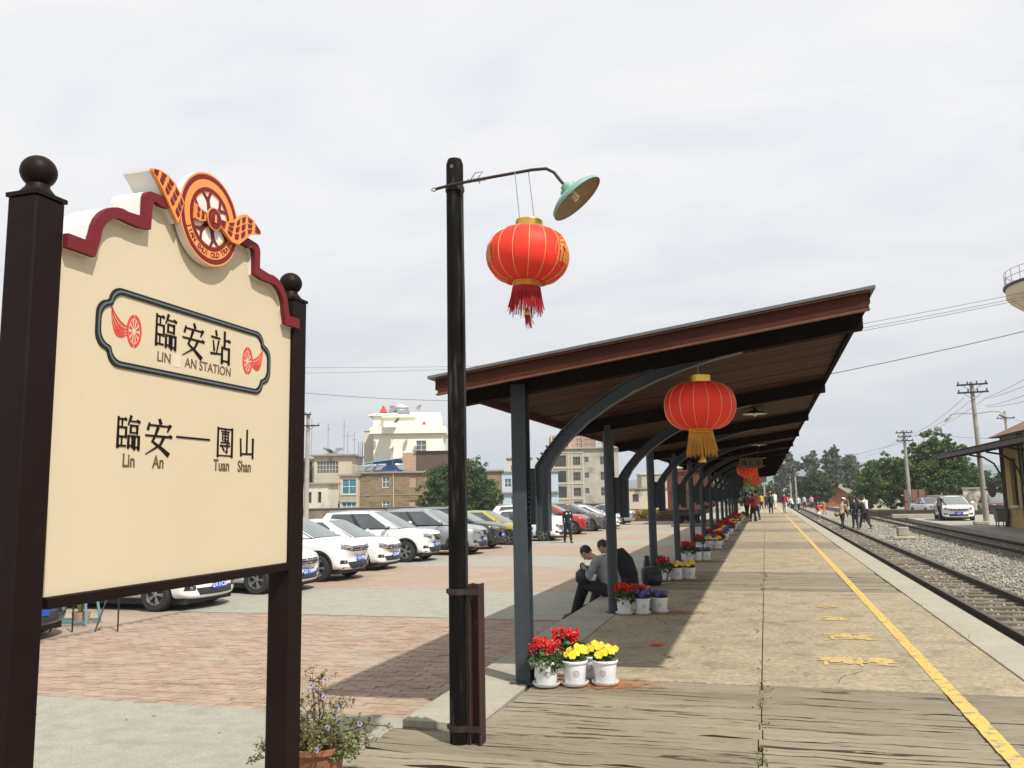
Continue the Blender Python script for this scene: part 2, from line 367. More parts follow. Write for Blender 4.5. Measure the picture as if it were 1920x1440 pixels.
# worn yellow safety line laid in pieces over slabs and planks, and the faded painted characters
mb = MB()
def strip(x0, y0, x1, y1, z): mb.add([(x0, y0, z), (x1, y0, z), (x1, y1, z), (x0, y1, z)], [(0, 1, 2, 3)])
y = 3
while y < 138:
    inz = any(a-.01 < y < b for a, b in zones); st = .12 if inz else .3; nx = y+st
    for a, b in zones:
        for e in (a, b):
            if y < e-.001 < nx: nx = e
    j0, j1 = random.uniform(-.003, .003), random.uniform(-.003, .003)
    strip(1.278+j0, y, 1.392+j1, nx, .0045 if inz else .004); y = nx
struct(mb.build('yellow_line', m_yel), 'worn yellow safety line along the platform')
mb = MB()
def blot(cx, cy, w, h, n, seed):
    rr = random.Random(seed)
    for i in range(n):
        x = cx-w/2+w*rr.random(); yy = cy-h/2+h*rr.random(); l = rr.uniform(.05, .12)*(.5+w); a = rr.choice((0, 0, 0, PI/2, .35, -.4)); t = rr.uniform(.012, .028)
        ca, sa = math.cos(a), math.sin(a); z = .0042+i*.00008
        P = [(-l, -t), (l*.8, -t*.8), (l, t*.5), (-l*.9, t)]
        mb.add([(x+p*ca-q*sa, yy+(p*sa+q*ca)*1.6, z) for p, q in P], [(0, 1, 2, 3)])
blot(.62, 8.9, .34, .32, 34, 1); blot(.97, 8.85, .15, .40, 20, 2); blot(.72, 10.35, .26, .36, 28, 3); blot(.96, 10.3, .15, .3, 14, 4)
blot(.77, 11.75, .25, .3, 22, 5); blot(.76, 13.0, .22, .3, 14, 6)
for k, yy in enumerate((20.2, 21.4, 22.8, 24.2)): blot(.78, yy, .5, .4, 8-k, 10+k)
for k, yy in enumerate((31.5, 33)): blot(.78, yy, .5, .4, 6, 20+k)
struct(mb.build('platform_lettering', m_yelfade), 'faded yellow painted characters on the platform')
C = []
for k in range(34):
    y = random.choice((random.uniform(4.6, 7.7), random.uniform(14.9, 18.4), random.uniform(7.7, 14))); x = -.115+random.gauss(0, .02) if random.random() < .7 else 1.995
    for j in range(int(random.uniform(4, 22))): C.append((x+random.gauss(0, .022), y+random.gauss(0, .045), random.uniform(-.01, .022)))
WEED = C
def soil_mat():      # thin wash of orange earth: broken up by noise, fading out at its own rim
    m = bpy.data.materials.new('orange_soil_stain'); m.use_nodes = True; nt = m.node_tree; N = nt.nodes; L = nt.links; b = N['Principled BSDF']; b.inputs['Base Color'].default_value = (.36, .15, .05, 1); b.inputs['Roughness'].default_value = .95
    tc = N.new('ShaderNodeTexCoord'); ln = N.new('ShaderNodeVectorMath'); ln.operation = 'LENGTH'; L.new(tc.outputs['Object'], ln.inputs[0])
    g = N.new('ShaderNodeNewGeometry'); n = N.new('ShaderNodeTexNoise'); n.inputs['Scale'].default_value = 9; n.inputs['Detail'].default_value = 7; L.new(g.outputs['Position'], n.inputs['Vector'])
    a = N.new('ShaderNodeMapRange'); a.inputs[1].default_value = .1; a.inputs[2].default_value = 1; a.inputs[3].default_value = .40; a.inputs[4].default_value = -.28; L.new(ln.outputs['Value'], a.inputs[0])
    s_ = N.new('ShaderNodeMath'); s_.operation = 'ADD'; L.new(a.outputs[0], s_.inputs[0]); L.new(n.outputs['Fac'], s_.inputs[1])
    r = N.new('ShaderNodeMapRange'); r.inputs[1].default_value = .45; r.inputs[2].default_value = .75; r.inputs[4].default_value = .8; L.new(s_.outputs[0], r.inputs[0]); L.new(r.outputs[0], b.inputs['Alpha']); return m
m_orange = soil_mat(); me_ = MB().add([(math.cos(a*PI/12), math.sin(a*PI/12), 0) for a in range(24)], [tuple(range(24))]).mesh('soil_stain')
for k in range(8):
    o = obj('soil_stain', me_, m_orange); o.location = (-1.55, 7.45+4.53*k, .0048); o.scale = (.95, .42, 1); stuff(o, 'orange soil stain under the flower pots'); o.parent = plat

# ---------------------------------------------------------------- track bed, tracks, far deck
bed = struct(sheet('track_bed', 2.44, -8, 9.02, 235, -.445, m_ballast, .01), 'gravel bed of the tracks')
n = 52000; yy = 1+69*RNG.random(n)**1.8; xx = 2.46+6.5*RNG.random(n)
sz = .018+.024*RNG.random(n); sz *= np.clip(.85+yy/60, 1, 1.6)
base = np.array([(1, 0, 0), (0, 1, 0), (-1, 0, 0), (0, -1, 0), (0, 0, .8), (0, 0, -.6)], float)
rnd = base[None]*(.7+.6*RNG.random((n, 6, 1)))+RNG.normal(size=(n, 6, 3))*.12; ang = RNG.random(n)*2*PI; ca, sa = np.cos(ang), np.sin(ang)
V = rnd.copy(); V[:, :, 0] = rnd[:, :, 0]*ca[:, None]-rnd[:, :, 1]*sa[:, None]; V[:, :, 1] = rnd[:, :, 0]*sa[:, None]+rnd[:, :, 1]*ca[:, None]
hump = -.452+.035*RNG.random(n); V = V*sz[:, None, None]+np.stack([xx, yy, hump], 1)[:, None]
F = np.array([(0, 1, 4), (1, 2, 4), (2, 3, 4), (3, 0, 4), (1, 0, 5), (2, 1, 5), (3, 2, 5), (0, 3, 5)])
F = (np.arange(n)[:, None, None]*6+F[None]).reshape(-1, 3)
stuff(obj('ballast_stone', npmesh('ballast_stone', V.reshape(-1, 3), F), m_stone), 'crushed grey and buff ballast stones between the tracks')

def path2(y):     # second track swings left to join the first one beyond the platform end
    if y < 85: return 7.93
    t = min(1, (y-85)/105); return 7.93-4.28*(t*t*(3-2*t))
def rail(mb, mt, xf, off, y0, y1, st):
    ys = list(np.arange(y0, y1, st))+[y1]; prof = [(-.055, 0), (.055, 0), (.055, .012), (.01, .025), (.01, .09), (.032, .1), (.032, .128), (-.032, .128), (-.032, .1), (-.01, .09), (-.01, .025), (-.055, .012)]
    vs = [(xf(y)+off+p, y, -.405+q) for y in ys for p, q in prof]; k = len(prof)
    mb.add(vs, [(i*k+j, i*k+(j+1) % k, (i+1)*k+(j+1) % k, (i+1)*k+j) for i in range(len(ys)-1) for j in range(k)]+[tuple(range(k)), tuple(range((len(ys)-1)*k, len(ys)*k))[::-1]])
    for i in range(len(ys)-1):
        a, b = ys[i], ys[i+1]; mt.add([(xf(a)+off-.026, a, -.2745), (xf(a)+off+.026, a, -.2745), (xf(b)+off+.026, b, -.2745), (xf(b)+off-.026, b, -.2745)], [(0, 1, 2, 3)])
def track(name, label, xf, y0, y1, ys0, ysn, npart):
    t = thing(name, label, 'railway track')
    for s in (-.53, .53):
        a, b = MB(), MB(); rail(a, b, xf, s, y0, y1, 4)
        r = a.build('rail', m_rail, t); b.build('rail_head', m_railtop, r)
    sl = MB().box(-.95, -.105, -.45, .95, .105, -.392).build('sleeper', m_sleeper, t, bevel=.01); rest = MB(); k = 0; y = ys0; first = True
    while y < ysn:
        if k < npart:
            o = sl if k == 0 else sl.copy()
            if k: COL.objects.link(o); o.parent = t
            o.location = (xf(y)+random.uniform(-.03, .03), y, random.uniform(0, .012)); o.rotation_euler = (0, random.uniform(-.004, .004), random.uniform(-.02, .02))
        else:
            rest.at((xf(y), y, 0), (0, 0, 0)).box(-.95, -.1, -.45, .95, .1, -.395)
        k += 1; y += .58
    if rest.v: stuff(rest.build('sleeper_row', m_sleeper, t))
    return t
track('railway_track', 'metre gauge track running right beside the long platform', lambda y: 3.63, -6, 220, -5, 120, 130)
track('railway_track', 'second metre gauge track beyond the gravel strip, curving in to join the first', path2, -6, 190, 22, 130, 110)
deck = struct(MB().box(9.0, -8, -.5, 16.5, 78, -.21).build('far_platform', m_deck), 'low concrete platform in front of the yellow station house')
struct(MB().box(8.3, 78, -.44, 60, 82, -.41).build('road', m_deck), 'pale track crossing road beyond the far platform')

# ---------------------------------------------------------------- platform canopy
XL, XR, ZL, SL = -2.74, .87, 2.662, .1335
def zr(x): return ZL+(x-XL)*SL
cols_y = [7.35+4.53*k for k in range(14)]; YE = 70.5
can = thing('platform_canopy', 'long mono-pitch platform canopy on grey steel posts with curved brackets', 'platform roof', (-2.1, 7.35, 0))
ORG = Vector((-2.1, 7.35, 0))
def cb(mb, name, mat, parent=None, **k):
    if parent is None: mb.v = [tuple(Vector(p)-ORG) for p in mb.v]; parent = can
    return mb.build(name, mat, parent, **k)
def post():
    mb = MB()
    for s in (-1, 1): mb.box(-.066, s*.07-.006, 0, .066, s*.07+.006, 2.62)
    mb.box(-.006, -.063, 0, .006, .063, 2.62)
    mb.box(-.11, -.11, 0, .11, .11, .02)
    return mb
def bracket():
    mb = MB()
    pts = [(.26, 1.3), (.265, 1.83), (.33, 1.95), (.46, 2.10), (.63, 2.25), (.83, 2.385), (1.04, 2.50), (1.25, 2.59), (1.49, 2.675), (1.75, 2.745), (2.07, 2.81)]
    up = []
    for i, (x, z) in enumerate(pts):
        a = Vector(pts[max(0, i-1)]); b = Vector(pts[min(len(pts)-1, i+1)]); t = (b-a).normalized(); nrm = Vector((-t.y, t.x)); up.append((x+nrm.x*.115, z+nrm.y*.115))
    up[0] = (.14, 1.3); up[1] = (.14, 1.88)
    fr = lambda u, v, w: (u, w, v)
    def ln(A, B, y0, y1):
        n = len(A); vs = [(a[0], y, a[1]) for y in (y0, y1) for a in A]+[(a[0], y, a[1]) for y in (y0, y1) for a in B]
        fs = []
        for i in range(n-1): fs += [(i, i+1, n+i+1, n+i), (2*n+i, 3*n+i, 3*n+i+1, 2*n+i+1), (i, 2*n+i, 2*n+i+1, i+1), (n+i, n+i+1, 3*n+i+1, 3*n+i)]
        fs += [(0, n, 3*n, 2*n), (n-1, 3*n-1, 4*n-1, 2*n-1)]
        mb.add(vs, fs)
    def off(A, B, t): return [(a[0]+(b[0]-a[0])*t, a[1]+(b[1]-a[1])*t) for a, b in zip(A, B)]
    ln(pts, off(pts, up, .09), -.05, .05); ln(off(pts, up, .91), up, -.05, .05); ln(off(pts, up, .09), off(pts, up, .91), -.005, .005)
    mb.box(.075, -.006, 1.36, .145, .006, 1.86)
    return mb
pr = MB().lathe([(.075, 0), (.075, 2.6)], 20).lathe([(.001, .0), (.12, 0), (.12, .015), (.075, .02)], 20).build('post', m_col, can, smooth=True)
pm = post().build('post', m_col, can, bevel=.0015); bk = bracket().build('bracket', m_col, can)
mb = MB()
for q in ((.168, 1.94), (.205, 1.985), (.255, 2.045), (.32, 2.11), (.39, 2.175), (.46, 2.235)): mb.tube([(q[0]+.03, -.03, q[1]-.03), (q[0]-.012, -.03, q[1]+.012)], .008, 6)
for k in range(12): mb.tube([(.082, -.083, 1.33+k*.045), (.095, -.086, 1.34+k*.045)], .004, 5)
mb.build('bolt', m_col, bk)
for k, y in enumerate(cols_y):
    if k:
        a = pr.copy() if k > 1 else pr; b = bk.copy()
        for o in (a, b):
            if o is not pr: COL.objects.link(o); o.parent = can
            o.location = (0, y-7.35, 0)
def rafter(y, mat, name, dep, w, x0=XL+.04, x1=XR-.03, proud=.05):
    mb = MB(); mb.hexa([(x0, y-w/2, zr(x0)-proud-dep), (x1, y-w/2, zr(x1)-proud-dep), (x1, y+w/2, zr(x1)-proud-dep), (x0, y+w/2, zr(x0)-proud-dep),
                        (x0, y-w/2, zr(x0)-proud), (x1, y-w/2, zr(x1)-proud), (x1, y+w/2, zr(x1)-proud), (x0, y+w/2, zr(x0)-proud)])
    return cb(mb, name, mat)
# front channel beam: web and two flanges
rafter(6.84, m_fascia, 'fascia_beam', .15, .014, proud=.02); rafter(6.812, M('rust_flange', (.16, .05, .025), (.10, .03, .016), 4, .5, fine=.2), 'fascia_flange', .014, .04, proud=.156); rafter(6.812, m_fascia, 'fascia_flange', .012, .04, proud=.02)
for y in cols_y:
    rafter(y, m_rafter, 'rafter', .17, .12)
y = 6.86; kk = 0; rest = MB()
while y < YE:
    w = .203; d = random.uniform(0, .008); x1 = XR-random.uniform(0, .012)
    mb = MB() if kk < 120 else rest
    mb.hexa([(XL+.036, y+.004, zr(XL+.036)-.042-d), (x1, y+.004, zr(x1)-.042-d), (x1, y+w-.004, zr(x1)-.042-d), (XL+.036, y+w-.004, zr(XL+.036)-.042-d),
             (XL+.036, y+.004, zr(XL+.036)-.014), (x1, y+.004, zr(x1)-.014), (x1, y+w-.004, zr(x1)-.014), (XL+.036, y+w-.004, zr(XL+.036)-.014)])
    if kk < 120: cb(mb, 'roof_board', m_board)
    y += w; kk += 1
o = cb(rest, 'roof_boards_beyond', m_board); stuff(o)
mb = MB(); A, B = XL-.04, XR+.02
mb.hexa([(A, 6.79, zr(A)-.012), (B, 6.79, zr(B)-.012), (B, YE, zr(B)-.012), (A, YE, zr(A)-.012), (A, 6.79, zr(A)+.012), (B, 6.79, zr(B)+.012), (B, YE, zr(B)+.012), (A, YE, zr(A)+.012)])
cb(mb, 'roof_sheet', m_sheet)
cb(MB().box(XL+.004, 6.87, zr(XL)-.11, XL+.034, YE-.3, zr(XL)-.016), 'eave_board', m_fascia)
cb(MB().box(XR-.05, 6.9, zr(XR)-.1, XR-.012, YE-.3, zr(XR)-.045), 'eave_board', m_rafter)

stuff(leaves('weeds', np.array(WEED), .022, M('weed_leaf', (.07, .10, .03), (.13, .13, .05), 20, .7, isl=.3), None), 'small weeds growing in the joints of the platform').parent = plat
# hairline cracks: thin flat strips of dark dirt along the slabs
mb = MB(); rr = random.Random(4)
for k in range(46):
    x, y = rr.uniform(-1.9, 1.95), rr.choice((rr.uniform(7.8, 14.7), rr.uniform(7.8, 14.7), rr.uniform(18.6, 25.8))); a = rr.choice((rr.uniform(-.5, .5), rr.uniform(1.2, 2))); n_ = rr.randint(2, 6)
    P = [(x, y)]
    for i in range(n_): a += rr.uniform(-.5, .5); l = rr.uniform(.05, .16); P.append((P[-1][0]+l*math.cos(a), P[-1][1]+l*math.sin(a)))
    w = rr.uniform(.002, .006)
    for (x0, y0), (x1, y1) in zip(P, P[1:]):
        if not (-2 < x1 < 1.98): continue
        l = math.hypot(x1-x0, y1-y0); nx, ny = -(y1-y0)/l*w, (x1-x0)/l*w; mb.add([(x0-nx, y0-ny, .0028), (x1-nx*.7, y1-ny*.7, .0028), (x1+nx*.7, y1+ny*.7, .0028), (x0+nx, y0+ny, .0028)], [(0, 1, 2, 3)])
stuff(mb.build('dirt_filled_crack', m_grimeshade, plat))
# ---------------------------------------------------------------- station name sign
m_brown = M('dark_brown_paint', (.009, .004, .004), (.012, .006, .0055), 2, .5, bump=.0006, bscale=60, spec=.12, dirt=(.02, .012, .01), dscale=5, dpos=(.6, .8))
m_cream = M('cream_panel', (.575, .495, .345), (.55, .47, .325), 1.2, .5, dirt=(.52, .44, .24), dscale=15, dpos=(.69, .74), spec=.3)
m_trim = M('maroon_trim', (.16, .016, .022), (.14, .014, .02), 4, .55, spec=.2)
m_white = M('white_edge', (.72, .70, .68), (.62, .60, .57), 4, .6, dirt=(.3, .28, .24), dscale=9, dpos=(.62, .75))
m_orng = M('orange_print', (.76, .27, .085), rough=.5, spec=.2); m_maro = M('maroon_print', (.15, .018, .018), rough=.5, spec=.2)
m_ink = M('ink', (.012, .008, .007), rough=.6, spec=.1); m_redp = M('red_print', (.60, .045, .03), rough=.5)
m_frameink = M('charcoal_band', (.018, .022, .024), rough=.5, spec=.1); m_frameinner = M('pale_charcoal', (.10, .115, .12), rough=.5)  # dark cartouche band and its paler grey centre line
SX = -2.21     # plane of the panel's face; u = world Y, v = world Z
sg = thing('station_sign', 'cream station name board with winged wheel crest between two dark brown ball-topped posts', 'sign', (SX, 2.915, 0))
SO = Vector((SX, 2.915, 0))
def sframe(u, v, w): return (w, u-2.915, v)
post_y = (2.121, 3.682)
for py in post_y:
    mb = MB().cbox((-.04, py-2.915, 1.3), (.119, .119, 2.6)); p = mb.build('post', m_brown, sg, bevel=.006)
    mb = MB().cbox((-.04, py-2.915, 2.607), (.127, .127, .014)); mb.lathe([(.0, 2.615), (.058, 2.615), (.05, 2.628), (.038, 2.642), (.034, 2.662)], 20, (-.04, py-2.915, 0)); mb.build('cap', m_brown, p, smooth=True)
    mb = MB().lathe([(.057*math.sin(PI*i/14), 2.698-.055*math.cos(PI*i/14)) for i in range(15)], 24, (-.04, py-2.915, 0)); mb.build('ball_finial', m_brown, p, smooth=True)
MB().box(-.055, -.715, 1.276, .018, .72, 1.3125).build('bottom_rail', m_brown, sg, bevel=.003)
# outline of the crest (half), u from the left edge, mirrored about 2.915
def arc(cx, cy, r, a0, a1, n, ry=None): return [(cx+r*math.cos(R(a0+(a1-a0)*i/n)), cy+(ry or r)*math.sin(R(a0+(a1-a0)*i/n))) for i in range(n+1)]
half_out = [(2.182, 2.50), (2.275, 2.50)]+arc(2.43, 2.52, .145, 174, 80, 8)+[(2.5, 2.667), (2.535, 2.672), (2.535, 2.745)]+arc(2.57, 2.745, .035, 170, 95, 4)+[(2.60, 2.782), (2.78, 2.80)]
half_in = [(2.182, 2.452), (2.305, 2.452)]+arc(2.43, 2.52, .105, 180, 78, 8)+[(2.51, 2.622), (2.572, 2.632), (2.574, 2.70)]+arc(2.60, 2.728, .022, 165, 95, 4)+[(2.62, 2.742), (2.78, 2.758)]
mir = lambda P: P+[(5.83-u, v) for u, v in P[::-1]]
OUT, INN = mir(half_out), mir(half_in)
pan = MB().prism([(2.2, 1.314), (3.63, 1.314)]+[((u+a)/2, (v+b)/2) for (u, v), (a, b) in list(zip(OUT, INN))[::-1]], .03, lambda u, v, w: sframe(u, v, w-.03)).build('panel', m_cream, sg)
tr = MB().band(OUT, INN, .022, lambda u, v, w: sframe(u, v, w+.013), closed=False).build('trim', m_trim, sg)
MB().band([(u, v+.001) for u, v in OUT], [(u, v+.001) for u, v in INN], .135, lambda u, v, w: sframe(u, v, w-.124), closed=False).build('trim_edge', m_white, tr)
# winged wheel emblem
EC = (2.915, 2.78)
em = MB().prism(arc(*EC, .196, 0, 354, 59), .03, lambda u, v, w: sframe(u, v, w+.01)).build('emblem', m_white, sg)
def ring(r0, r1, h, mat, nm, z=.04):
    return MB().band(arc(*EC, r1, 0, 354, 59), arc(*EC, r0, 0, 354, 59), h, lambda u, v, w: sframe(u, v, w+z)).build(nm, mat, em)
ring(.0, .194, .0015, m_orng, 'emblem_face') if 0 else None
ring(.188, .196, .002, m_orng, 'rim_line'); ring(.168, .188, .003, m_maro, 'rim_ring'); ring(.134, .168, .002, m_orng, 'lettering_ring'); ring(.116, .134, .003, m_maro, 'inner_ring'); ring(.111, .116, .002, m_orng, 'inner_line')
mb = MB()
for k in range(6):
    a = PI/2+k*PI/3+.26; d = (math.cos(a), math.sin(a)); nrm = (-d[1], d[0])
    def q(r, t): return (EC[0]+d[0]*r+nrm[0]*t, EC[1]+d[1]*r+nrm[1]*t)
    fr = lambda u, v, w: sframe(u, v, w+.0405+k*.0001)
    mb.prism([q(.03, -.012), q(.07, -.009), q(.085, -.012), q(.112, -.033), q(.112, -.018), q(.092, 0), q(.112, .018), q(.112, .033), q(.085, .012), q(.07, .009), q(.03, .012)], .003, fr)
mb.build('spokes', m_maro, em)
def wing(pts_o, pts_i, nm, z, rows=3):
    fr = lambda u, v, w: sframe(u, v, w+z); n = len(pts_o)
    wg = MB().prism(pts_o+pts_i[::-1], .014, fr).build(nm, m_orng, em)
    mb = MB(); L_ = lambda a, b, t: (a[0]+(b[0]-a[0])*t, a[1]+(b[1]-a[1])*t)
    for i in range(n-1):
        for r in range(rows):
            t0, t1 = .1+.82*r/rows, .1+.82*(r+.72)/rows
            a, b, c, d = L_(pts_o[i], pts_i[i], t0), L_(pts_o[i+1], pts_i[i+1], t0), L_(pts_o[i+1], pts_i[i+1], t1), L_(pts_o[i], pts_i[i], t1)
            mb.prism([L_(a, b, .2), L_(a, b, .85), L_(d, c, .78), L_(d, c, .3)], .002, lambda u, v, w: fr(u, v, w+.014))
    mb.build('feather_marks', m_maro, wg)
EU, EV = EC
LW_O = [(2.556, 2.868), (2.60, 2.878), (2.645, 2.874), (2.69, 2.855), (2.722, 2.825), (2.745, 2.795)]
LW_I = [(2.557, 2.860), (2.588, 2.835), (2.617, 2.805), (2.645, 2.773), (2.675, 2.738), (2.712, 2.700)]
wing(LW_O, LW_I, 'left_wing', .030)
wing([(EU-.113, EV+.03), (EU-.085, EV+.02), (EU-.055, EV+.006), (EU-.03, EV-.002)], [(EU-.115, EV-.03), (EU-.09, EV-.035), (EU-.058, EV-.026), (EU-.03, EV-.012)], 'wing_root', .0435, 2)
wing([(EU+.03, EV+.012), (EU+.09, EV+.018), (EU+.15, EV+.042), (EU+.185, EV+.078), (EU+.225, EV+.095), (EU+.28, EV+.085), (EU+.345, EV+.045)],
     [(EU+.03, EV-.006), (EU+.075, EV-.035), (EU+.125, EV-.062), (EU+.175, EV-.06), (EU+.225, EV-.02), (EU+.275, EV+.018), (EU+.342, EV+.036)], 'right_wing', .048)
for r0, r1, m_, nm in ((.001, .048, m_orng, 'hub'), (.026, .043, m_maro, 'hub_ring'), (.001, .023, m_maro, 'hub_eye')):
    MB().prism(arc(*EC, r1, 0, 350, 35), .004, lambda u, v, w: sframe(u, v, w+.045+(.002 if r0 else 0)+(.016 if nm != 'hub' else .012))).build(nm, m_, em) if nm != 'hub_ring' else \
        MB().band(arc(*EC, r1, 0, 350, 35), arc(*EC, r0, 0, 350, 35), .003, lambda u, v, w: sframe(u, v, w+.0615)).build(nm, m_, em)
MB().prism([(EU-.006, EV-.017), (EU+.006, EV-.017), (EU+.006, EV+.017), (EU-.006, EV+.017)], .002, lambda u, v, w: sframe(u, v, w+.0675)).build('hub_bar', m_orng, em)
MB().prism(LW_O+LW_I[::-1], .12, lambda u, v, w: sframe(u, v, w-.093)).build('wing_backing', m_white, em)
st_ = 'JIAN SHUI OLD TRAIN'
for i, ch in enumerate(st_):
    if ch == ' ': continue
    a = R(203+(i+.5)*134/len(st_)); ca, sa = math.cos(a), math.sin(a)
    o = (.0425, EU-2.915+.151*ca, EV+.151*sa)
    text('letter', ch, .031, m_maro, FR(o, (0, -sa, ca), (0, -ca, -sa)), em, .0009)
# cartouche: band with notched round corners
def cart(w, h, r, t):
    """quarter points: top-left corner with a notch, mirrored"""
    q = arc(-w+r*1.0, h*.40, r*.95, 182, 100, 6, h*.36)+[(-w+r*1.05, h*.80)]+arc(-w+r*2.0, h*.80-.002, r*.95, 178, 90, 6, h*.2+.002) if 0 else None
    a = arc(-w+r, h-2*r*.98, r, 180, 98, 6)       # lower lobe
    b = arc(-w+2*r, h-r, r, 172, 90, 6)           # upper lobe
    q = a+b
    return q+[(-x, y) for x, y in q[::-1]]+[(-x, -y) for x, y in q]+[(x, -y) for x, y in q[::-1]]
cc = (2.90, 2.2365)
def cpoly(d): return [(cc[0]+x, cc[1]+y) for x, y in cart(.545-d, .146-d, .058-d*.25, 0)]
fr_ = MB().band(cpoly(0), cpoly(.024), .005, lambda u, v, w: sframe(u, v, w)).build('cartouche', m_frameink, sg)
MB().band(cpoly(.0085), cpoly(.0155), .0015, lambda u, v, w: sframe(u, v, w+.005)).build('cartouche_line', m_frameinner, fr_)
GLY = {
'an': [(50, 100, 56, 86, 8, 10), (14, 86, 9, 66, 4, 8), (13, 80, 88, 80, 5, 5), (92, 84, 82, 64, 10, 3), (2, 48, 97, 48, 5, 6), (90, 52, 98, 47, 5, 9), (46, 74, 36, 48, 9, 6), (36, 48, 26, 30, 6, 5), (26, 31, 56, 14, 5, 8), (56, 14, 88, -8, 8, 13), (70, 48, 56, 22, 8, 6), (56, 22, 4, -8, 6, 1.5)],
'zhan': [(24, 100, 29, 84, 7, 9), (3, 76, 46, 76, 6, 6), (12, 64, 18, 30, 4, 8), (40, 66, 30, 24, 7, 4), (1, 19, 50, 23, 7, 5), (70, 104, 70, 46, 9, 9), (70, 74, 94, 74, 6, 6), (90, 78, 99, 72, 5, 10), (58, 50, 58, -8, 7, 10), (58, 46, 94, 46, 6, 6), (94, 50, 94, -8, 8, 10), (58, 2, 94, 2, 5, 5)],
'lin': [(9, 98, 9, 2, 6, 9), (9, 92, 40, 92, 5, 5), (36, 96, 42, 90, 4, 8), (25, 92, 25, 67, 5, 5), (9, 66, 42, 66, 5, 5), (42, 68, 42, 34, 7, 7), (9, 37, 42, 37, 5, 5), (25, 37, 25, 9, 5, 5), (9, 8, 42, 8, 5, 5),
        (62, 104, 50, 76, 9, 3), (58, 88, 96, 88, 4, 4), (88, 92, 99, 86, 4, 9), (61, 76, 61, 50, 6, 7), (61, 74, 89, 74, 5, 5), (89, 76, 89, 48, 8, 6), (61, 52, 89, 52, 4, 4), (53, 42, 53, 2, 6, 8), (53, 40, 70, 40, 4, 4), (70, 42, 70, 4, 6, 6), (53, 10, 70, 10, 4, 4), (79, 42, 79, -2, 6, 7), (79, 40, 97, 40, 4, 4), (97, 42, 97, -2, 7, 8), (79, 6, 97, 6, 4, 4)],
'tuan': [(7, 100, 7, -4, 8, 9), (7, 96, 93, 96, 5, 5), (93, 100, 93, -4, 9, 10), (7, 1, 93, 1, 4, 4), (27, 86, 75, 86, 4, 4), (33, 79, 33, 56, 4, 4), (33, 78, 69, 78, 4, 4), (69, 79, 69, 56, 5, 5), (33, 67, 69, 67, 3, 3), (33, 57, 69, 57, 3, 3), (51, 93, 51, 47, 5, 5), (25, 47, 70, 49, 4, 4), (66, 54, 76, 44, 4, 6), (21, 36, 79, 36, 5, 5), (62, 44, 62, 12, 6, 6), (62, 12, 50, 17, 5, 2), (34, 30, 43, 20, 4, 7)],
'shan': [(50, 104, 50, 12, 8, 8), (10, 68, 14, 2, 7, 8), (88, 72, 88, -6, 10, 9), (14, 10, 88, 12, 6, 6)]}
def glyph(mb, g, cu, cv, w, h, fr, wt=1.0):
    for i, (x0, y0, x1, y1, a, b) in enumerate(GLY[g]):
        p, q = Vector((x0, y0)), Vector((x1, y1)); d = (q-p).normalized(); n_ = Vector((-d.y, d.x)); e = d*1.5
        P = [p-e+n_*a*.5*wt, p-e-n_*a*.5*wt, q+e-n_*b*.5*wt, q+e+n_*b*.5*wt]
        mb.prism([(cu+(v.x-50)/100*w, cv+(v.y-50)/100*h) for v in P], .0025+i*.00006, fr)
    return mb
for g, cu, w, h in (('lin', 2.715, .125, .128), ('an', 2.885, .14, .128), ('zhan', 3.065, .135, .125)):
    glyph(MB(), g, cu, 2.268, w, h, sframe, 1.1).build('character', m_ink, sg)
for g, cu, w, h in (('lin', 2.535, .12, .115), ('an', 2.70, .15, .125), ('tuan', 3.115, .115, .12), ('shan', 3.275, .12, .115)):
    glyph(MB(), g, cu, 1.86, w, h, sframe, 1.15).build('character', m_ink, sg)
MB().prism([(2.80, 1.8585), (3.01, 1.8585), (3.01, 1.866), (2.80, 1.866)], .003, sframe).build('dash', m_ink, sg)
m_brink = M('brown_lettering', (.11, .07, .03), rough=.6)
def stext(s, u, v, size, mat, xs=1, bold=0): text('lettering', s, size, mat, FR((.0015, u-2.915, v), (0, 1, 0), (0, 0, 1)), sg, bold, xs)
stext('LIN', 2.712, 2.163, .055, m_brink, .98, .0002); stext('AN STATION', 2.99, 2.163, .055, m_brink, .95, .0002)
MB().prism([(2.768, 2.138), (2.808, 2.138), (2.808, 2.186), (2.768, 2.186)], .001, sframe).build('blanking_patch', M('pale_patch', (.62, .55, .41), rough=.5), sg)
for s, u in (('Lin', 2.545), ('An', 2.702), ('Tuan', 3.095), ('Shan', 3.26)): stext(s, u, 1.757, .068, m_brink, .8, .0011)
